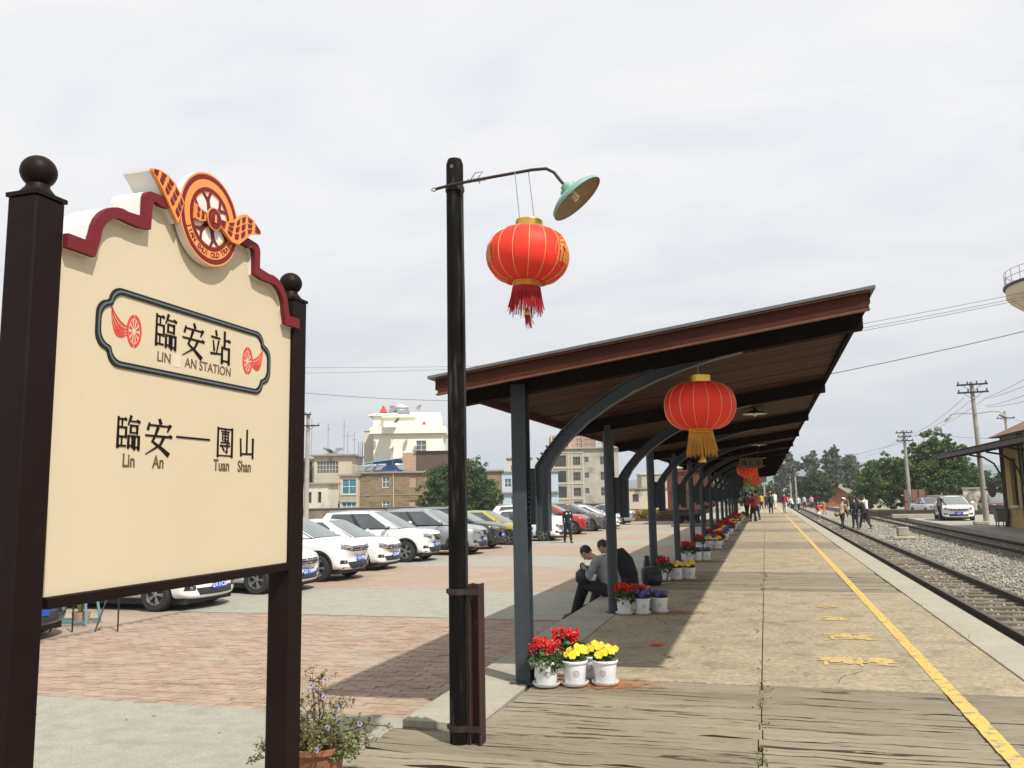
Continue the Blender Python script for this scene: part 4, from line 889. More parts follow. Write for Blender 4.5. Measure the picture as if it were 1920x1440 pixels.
def car_meshes(kind):
    if kind in CARS: return CARS[kind]
    suv = kind == 'suv'
    L, Wd, Hh = {'suv': (4.6, .91, 1.66), 'sedan': (4.62, .90, 1.46), 'hatch': (4.35, .90, 1.48)}[kind]
    f = L/2; zb = .26 if suv else .20; zs = 1.03 if suv else .92; hd = 1.09 if suv else .955
    st = [(f, .55, zb+.14, .60 if not suv else .66, .64 if not suv else .72), (f-.05, .72, zb+.02, .70 if not suv else .80, .74 if not suv else .86), (f-.22, .85, zb, zs-.12, hd-.12), (f-.55, .895*Wd/.9, zb, zs-.05, hd-.05), (f-1.0, Wd, zb, zs-.01, hd), (f-1.35, Wd, zb, zs, hd+.03),
          (f-2.1, Wd, zb, zs+.01, hd+.02), (-.6, Wd, zb, zs+.02, hd+.02), (-f+1.0, Wd, zb, zs+.04, hd+.04), (-f+.45, Wd*.97, zb, zs+.05, hd+.06), (-f+.12, Wd*.9, zb+.05, zs+.02, hd+.04), (-f, Wd*.75, zb+.18, zs-.1, hd-.06)]
    vs = []; m = 8
    for x, w, b, s, t in st:
        md = (b+s)/2
        half = [(0, b), (w*.86, b), (w*.975, b+.10), (w, md+.03), (w*.985, s-.10), (w*.93, s), (w*.72, t-.012 if t > s+.02 else s+.015), (0, t)]
        vs.append([(x+(-.0 if i else 0)-((.24 if x > f-.15 else .14)*(yy/w)**2 if x > f-.3 else (.10*(yy/w)**2 if x < -f+.2 else 0)), yy, z) for i, (yy, z) in enumerate(half)])
    mb = MB(); V = []; 
    for ring in vs: V += ring+[(x, -y, z) for x, y, z in ring[1:-1][::-1]]
    k = 2*m-2; n = len(st)
    mb.add(V, [(i*k+j, i*k+(j+1) % k, (i+1)*k+(j+1) % k, (i+1)*k+j) for i in range(n-1) for j in range(k)]+[tuple(range(k)), tuple(range((n-1)*k, n*k))[::-1]])
    me = mb.mesh('body'); bm = bmesh.new(); bm.from_mesh(me); bmesh.ops.recalc_face_normals(bm, faces=bm.faces); bm.to_mesh(me); bm.free()
    body = solidify(me, [('SUBSURF', dict(levels=2, render_levels=2))])
    wr = .345 if suv else .315; wx = (f-.90, -f+.92)
    cut = MB()
    for x in wx:
        for s in (-1, 1): cut.lathe([(.001, s*.62), (wr+.05, s*.62), (wr+.05, s*1.1), (.001, s*1.1)], 28, (x, 0, wr), 'y')
    cm = cut.mesh('cut'); bm = bmesh.new(); bm.from_mesh(cm); bmesh.ops.remove_doubles(bm, verts=bm.verts, dist=.002); bmesh.ops.recalc_face_normals(bm, faces=bm.faces); bm.to_mesh(cm); bm.free()
    co = bpy.data.objects.new('cut', cm); COL.objects.link(co)
    body = solidify(body, [('BOOLEAN', dict(operation='DIFFERENCE', solver='EXACT', object=co))]); bpy.data.objects.remove(co)
    body.materials.clear(); body.name = 'body'
    # greenhouse rings: belt and roof outlines
    bx0, bx1 = f-.98, (-f+.22 if kind != 'sedan' else -f+.75); tx0, tx1 = (f-2.05, -f+.6) if suv else ((f-2.15, -f+1.5) if kind == 'sedan' else (f-1.95, -f+.75)); tz = Hh-.05
    def ring(x0, x1, w, z0, z1, wf, wr_, n_=10):
        pts = []
        fr = [(x0-.16*(abs(t)**2.4), t*wf, z0) for t in np.linspace(-1, 1, n_)]
        sd_ = [(x0-.16+(x1+.12-(x0-.16))*t, w*(1-(1-math.sin(PI*min(1, t*1.6+.0)/2))*(1-wf/w)) if t < .62 else w*(1-((t-.62)/.38)**2*(1-wr_/w)), z0+(z1-z0)*t) for t in np.linspace(.06, .95, n_)]
        rr_ = [(x1+.12*(abs(t)**2.4), t*wr_, z1) for t in np.linspace(1, -1, n_)]
        return fr+sd_+rr_+[(x, -y, z) for x, y, z in sd_[::-1]]
    B = ring(bx0, bx1, Wd*.945, hd-.015, hd+.02, Wd*.84, Wd*.78); T = ring(tx0, tx1, Wd*.70, tz, tz-.01, Wd*.62, Wd*.62)
    n_ = len(B); NL = 6
    def lerp(i, t):
        a, b = B[i], T[i]; bul = .035*math.sin(PI*t); c = 1+bul*.8
        return (a[0]+(b[0]-a[0])*t, (a[1]+(b[1]-a[1])*t)*c, a[2]+(b[2]-a[2])*t)
    g = MB(); V = [lerp(i, l/NL) for l in range(NL+1) for i in range(n_)]
    g.add(V, [(l*n_+i, l*n_+(i+1) % n_, (l+1)*n_+(i+1) % n_, (l+1)*n_+i) for l in range(NL) for i in range(n_)])
    glass = g.mesh('windows'); ws = MB(); V2 = [surf_(q, l/NL, .006) for l in range(NL+1) for q in np.linspace(.55, 8.45, 9)] if 0 else None
    def surf(fi, t, out=0):
        i = int(fi) % n_; w = fi-int(fi); a, b = lerp(i, t), lerp((i+1) % n_, t); p = [a[q]+(b[q]-a[q])*w for q in range(3)]
        c = Vector((-.1, 0, .8)); d = (Vector(p)-c).normalized(); return tuple(Vector(p)+d*out)
    ws = MB(); V2 = [surf(q, .04+.92*l/NL, .007) for l in range(NL+1) for q in np.linspace(.5, 8.49, 9)]
    ws.add(V2, [(l*9+i, l*9+i+1, l*9+i+10, l*9+i+9) for l in range(NL) for i in range(8)]); wsm = ws.mesh('windscreen')
    pil = MB(); blk = MB()
    def pillar(mb, f0, f1, g0=None, g1=None, out=.008):
        g0 = f0 if g0 is None else g0; g1 = f1 if g1 is None else g1; N_ = 6; V = []
        for o_ in (out, -.01):
            for l in range(N_+1):
                t = l/N_
                for q in range(4): w = q/3; V.append(surf((f0+(f1-f0)*w)*(1-t)+(g0+(g1-g0)*w)*t, t, o_))
        F_ = [(l*4+q, l*4+q+1, l*4+q+5, l*4+q+4) for l in range(N_) for q in range(3)]
        mb.add(V, F_+[(o*28-28*0, 0, 0, 0) for o in ()])
    ns = 10     # front 0..9, side 10..19, rear 20..29, other side 30..39
    pils = []
    def pp(a, b): q_ = MB(); pillar(q_, a, b); pils.append(q_.mesh('pillar'))
    for a, b in ((8.6, 10.6), (n_-1.55, n_+.4)): pp(a, b)
    if kind != 'sedan':
        for a, b in ((17.9, 20.8), (29-.8, 31.1)): pp(a, b)
    else:
        for a, b in ((17.6, 21.0), (29-1., 31.4)): pp(a, b)
    for a, b in ((13.7, 14.3), (35.7-.95, 36.3-.95)): pillar(blk, a, b, out=.006)
    # window surround: thin painted strip along the roof edge on the sides
    roof = MB(); V = []; rows = 7
    for r_ in range(rows):
        t = r_/(rows-1)
        for i in range(n_):
            p = T[i]; c = ((tx0+tx1)/2, 0, 0); k_ = 1-t
            e = 1.02 if r_ == 0 else 1
            V.append((c[0]+(p[0]-c[0])*k_*e, p[1]*k_*e, p[2]-.012 + (.06*(1-k_**2.2)) + .004))
    roof.add(V, [(l*n_+i, l*n_+(i+1) % n_, (l+1)*n_+(i+1) % n_, (l+1)*n_+i) for l in range(rows-1) for i in range(n_)])
    lo = [surf(i, .90, .012) for i in range(n_)]; hi = [V[i] for i in range(n_)]
    roof.add(lo[10:20]+hi[10:20], [(i, i+1, 11+i, 10+i) for i in range(9)]); roof.add(lo[30:40]+hi[30:40], [(i, i+1, 11+i, 10+i) for i in range(9)])
    rm = roof.mesh('roof')
    bm = bmesh.new(); bm.from_mesh(rm); bmesh.ops.remove_doubles(bm, verts=bm.verts, dist=.003); bmesh.ops.recalc_face_normals(bm, faces=bm.faces); bm.to_mesh(rm); bm.free()
    # wheel
    ty = MB().lathe([(wr*.62, -.10), (wr*.9, -.11), (wr*.97, -.095), (wr, -.06), (wr, .06), (wr*.97, .095), (wr*.9, .11), (wr*.62, .10)], 32, (0, 0, 0), 'y').mesh('tyre')
    ri = MB().lathe([(wr*.66, .09), (wr*.60, .095), (wr*.585, .02)], 32, (0, 0, 0), 'y'); ri.lathe([(.001, .085), (.035, .085), (.045, .06)], 16, (0, 0, 0), 'y')
    for k_ in range(5):
        a = k_*2*PI/5
        for da in (-.12, .12):
            p = lambda r, t, y: (r*math.cos(a+t), y, r*math.sin(a+t))
            ri.add([p(.03, da-.3, .05), p(.03, da+.3, .05), p(wr*.6, da+.07, .05), p(wr*.6, da-.07, .05), p(.03, da-.3, .078), p(.03, da+.3, .078), p(wr*.6, da+.07, .085), p(wr*.6, da-.07, .085)], [(0, 3, 2, 1), (4, 5, 6, 7), (0, 1, 5, 4), (1, 2, 6, 5), (2, 3, 7, 6), (3, 0, 4, 7)])
    rim = ri.mesh('rim'); dsk = MB().lathe([(.001, .03), (wr*.6, .03)], 24, (0, 0, 0), 'y').mesh('brake_disc')
    bvh_o = bpy.data.objects.new('t', body); COL.objects.link(bvh_o); dg = bpy.context.evaluated_depsgraph_get(); dg.update()
    from mathutils.bvhtree import BVHTree
    bv = BVHTree.FromObject(bvh_o, dg); bpy.data.objects.remove(bvh_o)
    CARS[kind] = dict(L=L, W=Wd, H=Hh, body=body, glass=glass, wsm=wsm, pils=pils, blk=blk.mesh('door_pillar'), roof=rm, ty=ty, rim=rim, dsk=dsk, wr=wr, wx=wx, bv=bv, f=f, hd=hd, zb=zb, surf=surf, tz=tz, tx0=tx0, tx1=tx1); return CARS[kind]
def car(kind, label, loc, rz, pm, plate='', face='a', far=False, rails=False, scale=1, group='cars parked side by side on the forecourt', rims=None, rear=False):
    c = car_meshes(kind); t = thing('parked_car', label, 'car', loc, rz, group); t.scale = (scale,)*3
    def put(nm, me, m_, par=t, smooth=True):
        me = me.copy(); me.materials.clear(); return obj(nm, me, m_, par, smooth)
    put('body', c['body'], pm); put('windows', c['glass'], m_glass); put('windscreen', c['wsm'], m_wsg); put('roof', c['roof'], pm); [put('pillar', q_, pm) for q_ in c['pils']]; put('door_pillar', c['blk'], m_trimb)
    for x in c['wx']:
        for s in (-1, 1):
            w = put('wheel', c['ty'], m_tyre); w.location = (x, s*(c['W']-.115), c['wr']); w.scale = (1, s, 1)
            put('rim', c['rim'], m_alloy, w); put('brake_disc', c['dsk'], m_trimb, w)
    f, W_, hd, zb, bv = c['f'], c['W'], c['hd'], c['zb'], c['bv']
    def fx(y, z, off=.006):      # front surface x at (y, z)
        h = bv.ray_cast(Vector((f+1, y, z)), Vector((-1, 0, 0)))
        return (h[0].x if h[0] is not None else f-.3)+off
    def patch(mb, poly, off=.006, th=.012, seg=4):
        """quad (y,z) x4 laid on the front of the body with a grid of points"""
        (a, b, c_, d) = [Vector(p) for p in poly]; V = []
        for o_ in (off, off-th*2):
            for i in range(seg+1):
                for j in range(seg+1):
                    u, v = i/seg, j/seg; p = (a*(1-u)+b*u)*(1-v)+(d*(1-u)+c_*u)*v; V.append((fx(p.x, p.y, o_), p.x, p.y))
        k = seg+1; F_ = [(i*k+j, (i+1)*k+j, (i+1)*k+j+1, i*k+j+1) for i in range(seg) for j in range(seg)]
        per = [i*k for i in range(seg+1)]+[seg*k+j for j in range(1, seg+1)]+[i*k+seg for i in range(seg-1, -1, -1)]+[j for j in range(seg-1, 0, -1)]; m_ = k*k
        mb.add(V, F_+[(per[i], per[(i+1) % len(per)], m_+per[(i+1) % len(per)], m_+per[i]) for i in range(len(per))]); return mb
    g0 = hd-.36; 
    for s in (-1, 1):
        hl = patch(MB(), [(s*.42, g0), (s*.40, g0+.13), (s*.80, g0+.235), (s*.86, g0+.10)], .008).build('headlight', m_lens, t, smooth=True)
        patch(MB(), [(s*.50, g0+.045), (s*.50, g0+.105), (s*.60, g0+.125), (s*.61, g0+.055)], .018).build('reflector', m_chrome, hl)
        patch(MB(), [(s*.56, zb+.17), (s*.54, zb+.25), (s*.76, zb+.27), (s*.78, zb+.18)], .008).build('fog_lamp_recess', m_trimb, t)
        MB().lathe([(.001, .02), (.032, .02), (.036, 0)], 12, (fx(s*.64, zb+.21, 0), s*.64, zb+.215), 'x').build('fog_lamp', m_lens, t)
        mb = MB(); mb.at((f-1.52, s*(W_*.98), hd+.07), (0, 0, 0)); mb.lathe([(.001, -.055), (.05, -.05), (.075, -.02), (.08, .02), (.065, .05), (.001, .055)], 12, (0, s*.08, .03), 'x')
        mb.v = [(x, s*W_*.98+s*.08+(y-(s*W_*.98+s*.08))*1.35, z) for x, y, z in mb.v]; mi = mb.build('wing_mirror', pm, t, smooth='all')
        MB().hexa([(f-1.56, s*W_*.86, hd+.02), (f-1.48, s*W_*.86, hd+.02), (f-1.48, s*W_*1.05, hd+.07), (f-1.56, s*W_*1.05, hd+.07), (f-1.56, s*W_*.86, hd+.05), (f-1.48, s*W_*.86, hd+.05), (f-1.48, s*W_*1.05, hd+.09), (f-1.56, s*W_*1.05, hd+.09)]).build('mirror_arm', m_trimb, mi)
    gr = patch(MB(), [(-.42, g0+.0), (-.40, g0+.135), (.40, g0+.135), (.42, g0+.0)] if face != 'v' else [(-.24, g0-.06), (-.40, g0+.14), (.40, g0+.14), (.24, g0-.06)], .007).build('grille', m_trimb, t)
    mb = MB()
    if face == 'v':
        for s in (-1, 1): patch(mb, [(s*.22, g0-.05), (s*.36, g0+.12), (s*.42, g0+.12), (s*.28, g0-.07)], .02, seg=3)
    else:
        for z in (.03, .095): patch(mb, [(-.39, g0+z), (-.39, g0+z+.012), (.39, g0+z+.012), (.39, g0+z)], .018, seg=3)
    mb.build('grille_bars', m_chrome, gr)
    x_ = fx(0, g0+.07, .012); MB().lathe([(.052, 0), (.052, .014), (.043, .014), (.043, 0)], 18, (x_, 0, g0+.075), 'x').box(x_, -.006, g0+.035, x_+.012, .006, g0+.115).build('badge', m_chrome, gr)
    patch(MB(), [(-.48, zb+.08), (-.54, zb+.21), (.54, zb+.21), (.48, zb+.08)], .009).build('lower_intake', m_trimb, t)
    if kind == 'suv': patch(MB(), [(-.70, zb+.03), (-.70, zb+.09), (.70, zb+.09), (.70, zb+.03)], .012).build('skid_plate', m_trimb, t)
    pz = zb+(.29 if kind == 'suv' else .24); px = max(fx(0, pz-.06, 0), fx(0, pz+.06, 0), fx(.2, pz, 0))+.012
    pl = MB().box(px, -.22, pz-.07, px+.006, .22, pz+.07).build('licence_plate', m_plate, t)
    if plate:
        text('plate_lettering', plate, .115, m_platew, FR((px+.0075, 0, pz), (0, 1, 0), (0, 0, 1)), pl, .0012, .82)
    if rails or kind == 'suv':
        for s in (-1, 1):
            MB().tube([(c['tx0']-.25, s*W_*.66, c['tz']+.015), (c['tx0']-.32, s*W_*.66, c['tz']+.055), (c['tx1']+.3, s*W_*.66, c['tz']+.055), (c['tx1']+.2, s*W_*.66, c['tz']+.01)], .014, 6).build('roof_rail', m_alloy, t)
    # sills and dark cladding
    if kind == 'suv':
        for s in (-1, 1):
            MB().box(-f+1.3, s*W_-.012, zb-.005, f-1.3, s*W_+.012, zb+.10).build('side_cladding', m_trimb, t)
            for x in c['wx']:
                a = arc(x, c['wr'], c['wr']+.095, -12, 192, 16); b = arc(x, c['wr'], c['wr']+.045, -12, 192, 16)
                MB().band(a, b, .02, lambda u, v, w: (u, s*(W_-.012+w), v) if s > 0 else (u, -(W_-.012+w), v), closed=False).build('wheel_arch', m_trimb, t)
    MB().box(-f+.3, -W_*.8, zb-.08, f-.35, W_*.8, zb+.04).build('underbody', m_trimb, t)
    for s in (-1, 1):
        for x in (f-2.35, f-3.2): MB().box(x-.09, s*W_-.004, hd-.20, x+.09, s*W_+.02, hd-.175).build('door_handle', pm, t)
        mb = MB()
        for x in (f-1.5, f-2.5, f-3.35):
            for z in (zb+.16, zb+.36, zb+.54): mb.box(x-.0035, s*W_-.004, z, x+.0035, s*W_+.0015, z+.2)
        mb.build('door_seam', m_trimb, t)
    return t
ROWX = -10.95
def prk(kind, label, y, pm, xn=ROWX, **k):
    L = {'suv': 4.6, 'sedan': 4.62, 'hatch': 4.35}[kind]; return car(kind, label, (xn-L/2, y, -.4), k.pop('rz', random.uniform(-.02, .02)), pm, **k)
prk('sedan', 'dark car at the left edge behind the sign post', 10.3, P_B, -10.35)
prk('hatch', 'white hatchback with plate ending 51C20, seen under the sign board', 14.5, P_W, -10.2, plate='云A 51C20')
prk('sedan', 'white sedan half hidden behind the right sign post, next to the white hatchback', 17.4, P_W, -9.9, plate='云D 71898')
prk('suv', 'white compact off-roader, first whole car right of the sign post', 20.1, P_W, -9.95, plate='云G 9906')
prk('hatch', 'white small crossover with black mouth, second car right of the sign post', 23.1, P_W, -10.35, plate='云G 6909')
prk('suv', 'white off-roader with dark wheel arches and chrome nose, just left of the wooden post', 26.4, P_W, -10.35, plate='云G 718', face='v')
prk('suv', 'silver off-roader partly hidden by the wooden lamp post', 29.6, P_S, -9.75, plate='云G 17N', face='v')
prk('suv', 'black off-roader between the lamp post and the first canopy post', 33.0, P_K, -10.1, plate='云G 0')
prk('hatch', 'olive gold hatchback left of the first canopy post', 36.0, P_O, -9.75)
prk('sedan', 'white sedan behind the first canopy post', 39.0, P_W, -9.0)
prk('suv', 'white off-roader with roof bars right of the first canopy post', 42.0, P_W, -9.3)
prk('suv', 'red off-roader beside the walking man', 45.4, P_R, -9.1)
prk('suv', 'grey brown off-roader between the second canopy post and the walking man', 49.3, P_G, -8.9)
prk('sedan', 'white sedan next to the grey brown car at the end of the row', 52.6, P_W, -8.5)
prk('hatch', 'white hatchback at the far end of the parked row', 55.6, P_W, -9.3)
t = prk('sedan', 'pale silver sedan seen from behind at the far end of the row', 60.3, P_S, -9.0, rz=PI)
car('sedan', 'white sedan facing the camera on the far platform', (10.95, 57.6, -.21), -PI/2-.06, P_W, '云G', group=None)
car('sedan', 'white car parked behind, near the white wall and the tree', (12.9, 77, -.41), -PI/2+.2, P_W, group=None)
car('suv', 'dark red old off-roader glimpsed behind the concrete post', (17.5, 76, -.41), -PI/2, paint('maroon_car_paint', (.13, .02, .025)), group=None)

# ---------------------------------------------------------------- people
m_skin = M('skin', (.42, .25, .17), rough=.55); m_hair = M('black_hair', (.012, .010, .010), (.02, .016, .014), 40, .6, bump=.002, bscale=80)
_cl = {}
def cloth(c):
    if c not in _cl: _cl[c] = M('cloth_%d' % len(_cl), c, tuple(v*.75 for v in c), 7, .85, bump=.004, bscale=9, local=True)
    return _cl[c]
def fused(name, mb, vox, mat, parent, sm=2):
    me = mb.mesh(name); bm = bmesh.new(); bm.from_mesh(me); bmesh.ops.recalc_face_normals(bm, faces=bm.faces); bm.to_mesh(me); bm.free()
    me2 = solidify(me, [('REMESH', dict(mode='VOXEL', voxel_size=vox, use_smooth_shade=True)), ('SMOOTH', dict(iterations=sm, factor=.5))])
    if not me2.polygons: me2 = me
    me2.materials.clear(); me2.name = name; return obj(name, me2, mat, parent, 'all')
def limb(mb, pts, rs, n=10): return mb.tube(pts, rs, n)
def person(label, loc, rz, h=1.7, shirt=(.02, .02, .025), pants=(.015, .015, .02), shoes=(.02, .02, .02), pose='stand', hair='short', skirt=None, hat=None, vox=.02, lean=0, arms=(0, 0), step=.12, sleeve=True, group='people on the platform and tracks', bare_leg=False, grip=False, name='person'):
    """front faces +y.  arms: forward swing (rad) of left/right arm, elbows bent with it"""
    t = thing(name, label, 'person', loc, rz, group); s = h/1.7
    V = lambda x, y, z: Vector((x, y, z))*s
    if pose == 'sit':       # sitting on an edge 0.4 m high: pelvis centre at z=.10 above the seat, feet .4 below
        hip = V(0, 0, .10); kn = [V(-.13, .45, .17), V(.13, .47, .16)]; an = [V(-.12, .60, -.31), V(.14, .70, -.31)]
        spine = [hip, V(0, .0, .22), V(0, .08, .40), V(0, .20, .53)]; neck = V(0, .27, .58); head = V(0, .38, .63); hdir = V(0, .55, -.8).normalized()
    else:
        hip = V(0, 0, .90); kn = [V(-.09, step*.6, .49), V(.09, -step*.35, .48)]; an = [V(-.095, step, .09), V(.095, -step*1.3, .11)]
        ly = math.sin(lean); lz = math.cos(lean)
        spine = [hip, hip+V(0, ly*.14, lz*.14), hip+V(0, ly*.32, lz*.32), hip+V(0, ly*.48, lz*.48)]; neck = hip+V(0, ly*.58, lz*.57); head = hip+V(0, ly*.70+.03, lz*.70); hdir = V(0, 1, -.1-lean).normalized()
    sh = [spine[3]+V(-.17, 0, -.015), spine[3]+V(.17, 0, -.015)]
    wr_, el = [], []
    for i, a in enumerate(arms):
        sx = -1 if i == 0 else 1; d = Vector((sx*.10, math.sin(a*.5), -math.cos(a*.5))).normalized()
        e = sh[i]+d*.27*s; b = a*1.0+.25*(a > .05); d2 = Vector((-sx*.12 if a > .3 else sx*.02, math.sin(a*1.15+.12), -math.cos(a*1.15+.12))).normalized()
        el.append(e); wr_.append(e+d2*.25*s)
    if grip:
        el = [V(-.26, .26, .30), V(.26, .26, .30)]; wr_ = [V(-.07, .42, .42), V(.07, .43, .43)]
    # skin: one continuous body
    mb = MB()
    limb(mb, [hip-V(0, 0, .06), spine[1], spine[2], spine[3], neck-V(0, 0, .015)], [(.09*s, .13*s), (.085*s, .12*s), (.09*s, .14*s), (.07*s, .13*s), (.05*s, .055*s)], 12)
    limb(mb, [neck-V(0, 0, .05), neck, head], [.052*s, .048*s, .05*s])
    face = hdir; upv = Vector((0, -hdir.z, hdir.y)) if pose != 'sit' else Vector((0, .8, .55)).normalized()
    hu = (upv-face*upv.dot(face)).normalized()
    hc = head+hu*.04*s
    mb.tube([hc-hu*.115*s+face*.02*s, hc-hu*.08*s+face*.02*s, hc-hu*.03*s+face*.008*s, hc+hu*.03*s, hc+hu*.075*s, hc+hu*.10*s], [(.035*s, .035*s), (.06*s, .055*s), (.082*s, .07*s), (.092*s, .074*s), (.07*s, .06*s), (.03*s, .03*s)], 14)
    mb.tube([hc+face*.085*s-hu*.0*s, hc+face*.108*s-hu*.035*s, hc+face*.085*s-hu*.045*s], [.008*s, .014*s, .008*s], 6)
    xx = Vector((1, 0, 0))
    for sx in (-1, 1): mb.tube([hc+xx*sx*.074*s-hu*.02*s, hc+xx*sx*.082*s+hu*.02*s-face*.008*s], [.012*s, .014*s], 6)
    for i in (0, 1):
        sx = -1 if i == 0 else 1
        limb(mb, [sh[i]-xx*sx*.05*s, sh[i], (sh[i]+el[i])/2, el[i], (el[i]*2+wr_[i])/3, wr_[i]], [.034*s, .036*s, .032*s, .028*s, .026*s, .022*s], 8)
        d = (wr_[i]-el[i]).normalized(); sd_ = Vector((1, 0, 0)) if abs(d.x) < .9 else Vector((0, 1, 0)); sd_ = (sd_-d*sd_.dot(d)).normalized(); nn = d.cross(sd_); inn = -sx
        limb(mb, [wr_[i], wr_[i]+d*.03*s, wr_[i]+d*.085*s], [(.02*s, .026*s), (.016*s, .036*s), (.013*s, .038*s)], 8)
        for q in range(4):
            o = wr_[i]+d*.08*s+nn*(q-1.5)*.019*s; ln_ = (.062, .072, .068, .052)[q]*s
            mb.tube([o, o+d*ln_*.5+sd_*inn*.008*s, o+d*ln_*.95+sd_*inn*.026*s], [.0095*s, .0088*s, .007*s], 6)
        o = wr_[i]+d*.03*s+nn*.03*s; mb.tube([o, o+d*.03*s+nn*.022*s, o+d*.06*s+nn*.024*s+sd_*inn*.012*s], [.011*s, .010*s, .008*s], 6)
        limb(mb, [hip+xx*sx*.08*s, (hip+xx*sx*.09*s+kn[i])/2, kn[i], (kn[i]*1.6+an[i])/2.6, an[i]], [.082*s, .07*s, .052*s, .05*s, .036*s], 10)
        fd = Vector((0, 1, -.0)); mb.tube([an[i]-fd*.02*s-V(0, 0, .04), an[i]+fd*.13*s-V(0, 0, .06)], [.035*s, .03*s], 8)
    body = fused('body', mb, vox*.62, m_skin, t, 1)
    # face details
    mb = MB()
    for sx in (-1, 1): mb.lathe([(.001, .006*s), (.009*s, .003*s), (.011*s, 0)], 8, tuple(hc+face*.084*s+xx*sx*.03*s+hu*.005*s), 'y')
    mb.build('eyes', m_dark, body)
    # hair
    mb = MB()
    if hair != 'bald':
        o = -face*.018*s
        mb.tube([hc-hu*(.05 if hair == 'short' else .12)*s-face*.035*s, hc-hu*.0*s+o-face*.012*s, hc+hu*.04*s+o, hc+hu*.085*s+o*.6, hc+hu*.118*s+o*.3], [(.055*s, .058*s), (.085*s, .081*s), (.094*s, .084*s), (.078*s, .07*s), (.03*s, .03*s)], 14)
        fused('hair', mb, vox*.6, m_hair, t, 1)
    if hat:
        mb = MB(); q = hu.to_track_quat('Z', 'Y').to_matrix().to_4x4(); mb.M = Matrix.Translation(hc+hu*.065*s) @ q
        if hat[1] == 'brim': mb.lathe([(.17*s, -.01), (.10*s, .0), (.095*s, .06*s), (.07*s, .085*s), (.001, .09*s)], 20)
        else:
            mb.lathe([(.103*s, -.02*s), (.10*s, .03*s), (.07*s, .075*s), (.001, .09*s)], 18); mb.M = Matrix(); c = hc+hu*.05*s+face*.09*s; mb.tube([c-xx*.07*s, c+xx*.07*s], [(.012*s, .06*s)]*2, 8)
        mb.build('hat', cloth(hat[0]), t, smooth=True)
    # shirt
    mb = MB()
    limb(mb, [spine[0]-(V(0, 0, .07) if pose != 'sit' else V(0, -.01, .04)), spine[0]+V(0, 0, .03), spine[1], spine[2], spine[3], spine[3]+(neck-spine[3])*.75], [(.125*s, .168*s), (.122*s, .162*s), (.118*s, .155*s), (.125*s, .175*s), (.10*s, .165*s), (.055*s, .062*s)], 14)
    for i in (0, 1):
        sx = -1 if i == 0 else 1
        P = [sh[i]-xx*sx*.06*s, sh[i]+xx*sx*.005*s, (sh[i]+el[i])/2]; r_ = [.06*s, .066*s, .060*s]
        if sleeve: P += [el[i], (el[i]+wr_[i])/2, wr_[i]]; r_ += [.052*s, .047*s, .036*s]
        limb(mb, P, r_, 10)
    for q in range(7):   # soft folds
        a = random.random()*6.28; c = spine[1]+(spine[2]-spine[1])*random.random(); mb.tube([c+V(math.cos(a)*.10, math.sin(a)*.085, 0), c+V(math.cos(a+.9)*.11, math.sin(a+.9)*.09, .05)], .028*s, 6)
    fused('shirt', mb, vox*.8, cloth(shirt), t)
    mb = MB(); zh = hip+(V(0, 0, -.02) if pose != 'sit' else V(0, .02, -.01))
    if skirt:
        limb(mb, [hip+V(0, 0, .06), hip-V(0, 0, .1), hip-V(0, 0, .30)], [(.12*s, .14*s), (.15*s, .18*s), (.23*s, .25*s)], 14); fused('skirt', mb, vox, cloth(skirt), t)
    if not bare_leg:
        mb = MB(); limb(mb, [zh+V(0, 0, .07), zh-V(0, 0, .03)], [(.112*s, .150*s), (.118*s, .155*s)], 12)
        for i in (0, 1):
            sx = -1 if i == 0 else 1
            limb(mb, [hip+xx*sx*.075*s-V(0, 0, .0), (hip+xx*sx*.09*s+kn[i])/2, kn[i]+V(0, 0, 0), (kn[i]+an[i])/2, an[i]-(an[i]-kn[i])*.04], [.102*s, .092*s, .074*s, .066*s, .062*s], 12)
        fused('trousers', mb, vox, cloth(pants), t)
    for i in (0, 1):
        mb = MB(); a = an[i]; fd = V(0, 1, 0).normalized(); z0 = a.z-.085*s
        if pose == 'sit': z0 = -.4+.006
        mb.tube([Vector((a.x, a.y-.06*s, z0+.045*s)), Vector((a.x, a.y, z0+.05*s)), Vector((a.x, a.y+.10*s, z0+.038*s)), Vector((a.x, a.y+.185*s, z0+.026*s))], [(.04*s, .036*s), (.045*s, .042*s), (.036*s, .046*s), (.022*s, .035*s)], 10)
        mb.build('shoe', cloth(shoes), t, smooth='all')
    return t
BK = (.016, .016, .02); NV = (.018, .02, .032)
# two men sitting on the platform edge
person('man in light grey sweater sitting on the platform edge with head bowed', (-2.45, 13.75, .0), PI/2-.22, 1.78, (.27, .28, .30), BK, (.05, .04, .035), 'sit', vox=.016, arms=(0, 0), grip=True, group='men resting on the platform edge')
person('man in black hooded jacket sitting behind the one in grey', (-2.36, 14.95, .0), PI/2-.15, 1.85, (.014, .014, .018), BK, BK, 'sit', vox=.016, grip=True, group='men resting on the platform edge')
bp = thing('backpack', 'black backpack on the platform behind the seated men', 'bag', (-2.05, 15.6, .0), .4)
MB().cbox((0, 0, .16), (.34, .24, .32)).build('bag_body', M('black_nylon', (.015, .015, .018), (.03, .03, .034), 12, .6, bump=.01, bscale=10), bp, bevel=.045, smooth=True)
MB().cbox((.03, -.13, .12), (.26, .10, .18)).build('front_pocket', MATS['black_nylon'], bp, bevel=.04, smooth='all')
MB().tube([(.16, .05, .05), (.28, .02, .06), (.30, -.05, .2), (.16, -.03, .3)], .014, 6).build('strap', MATS['black_nylon'], bp)
bg_ = thing('shoulder_bag', 'black bag on the lap of the man in grey', 'bag', (-2.92, 13.72, .19), .2)
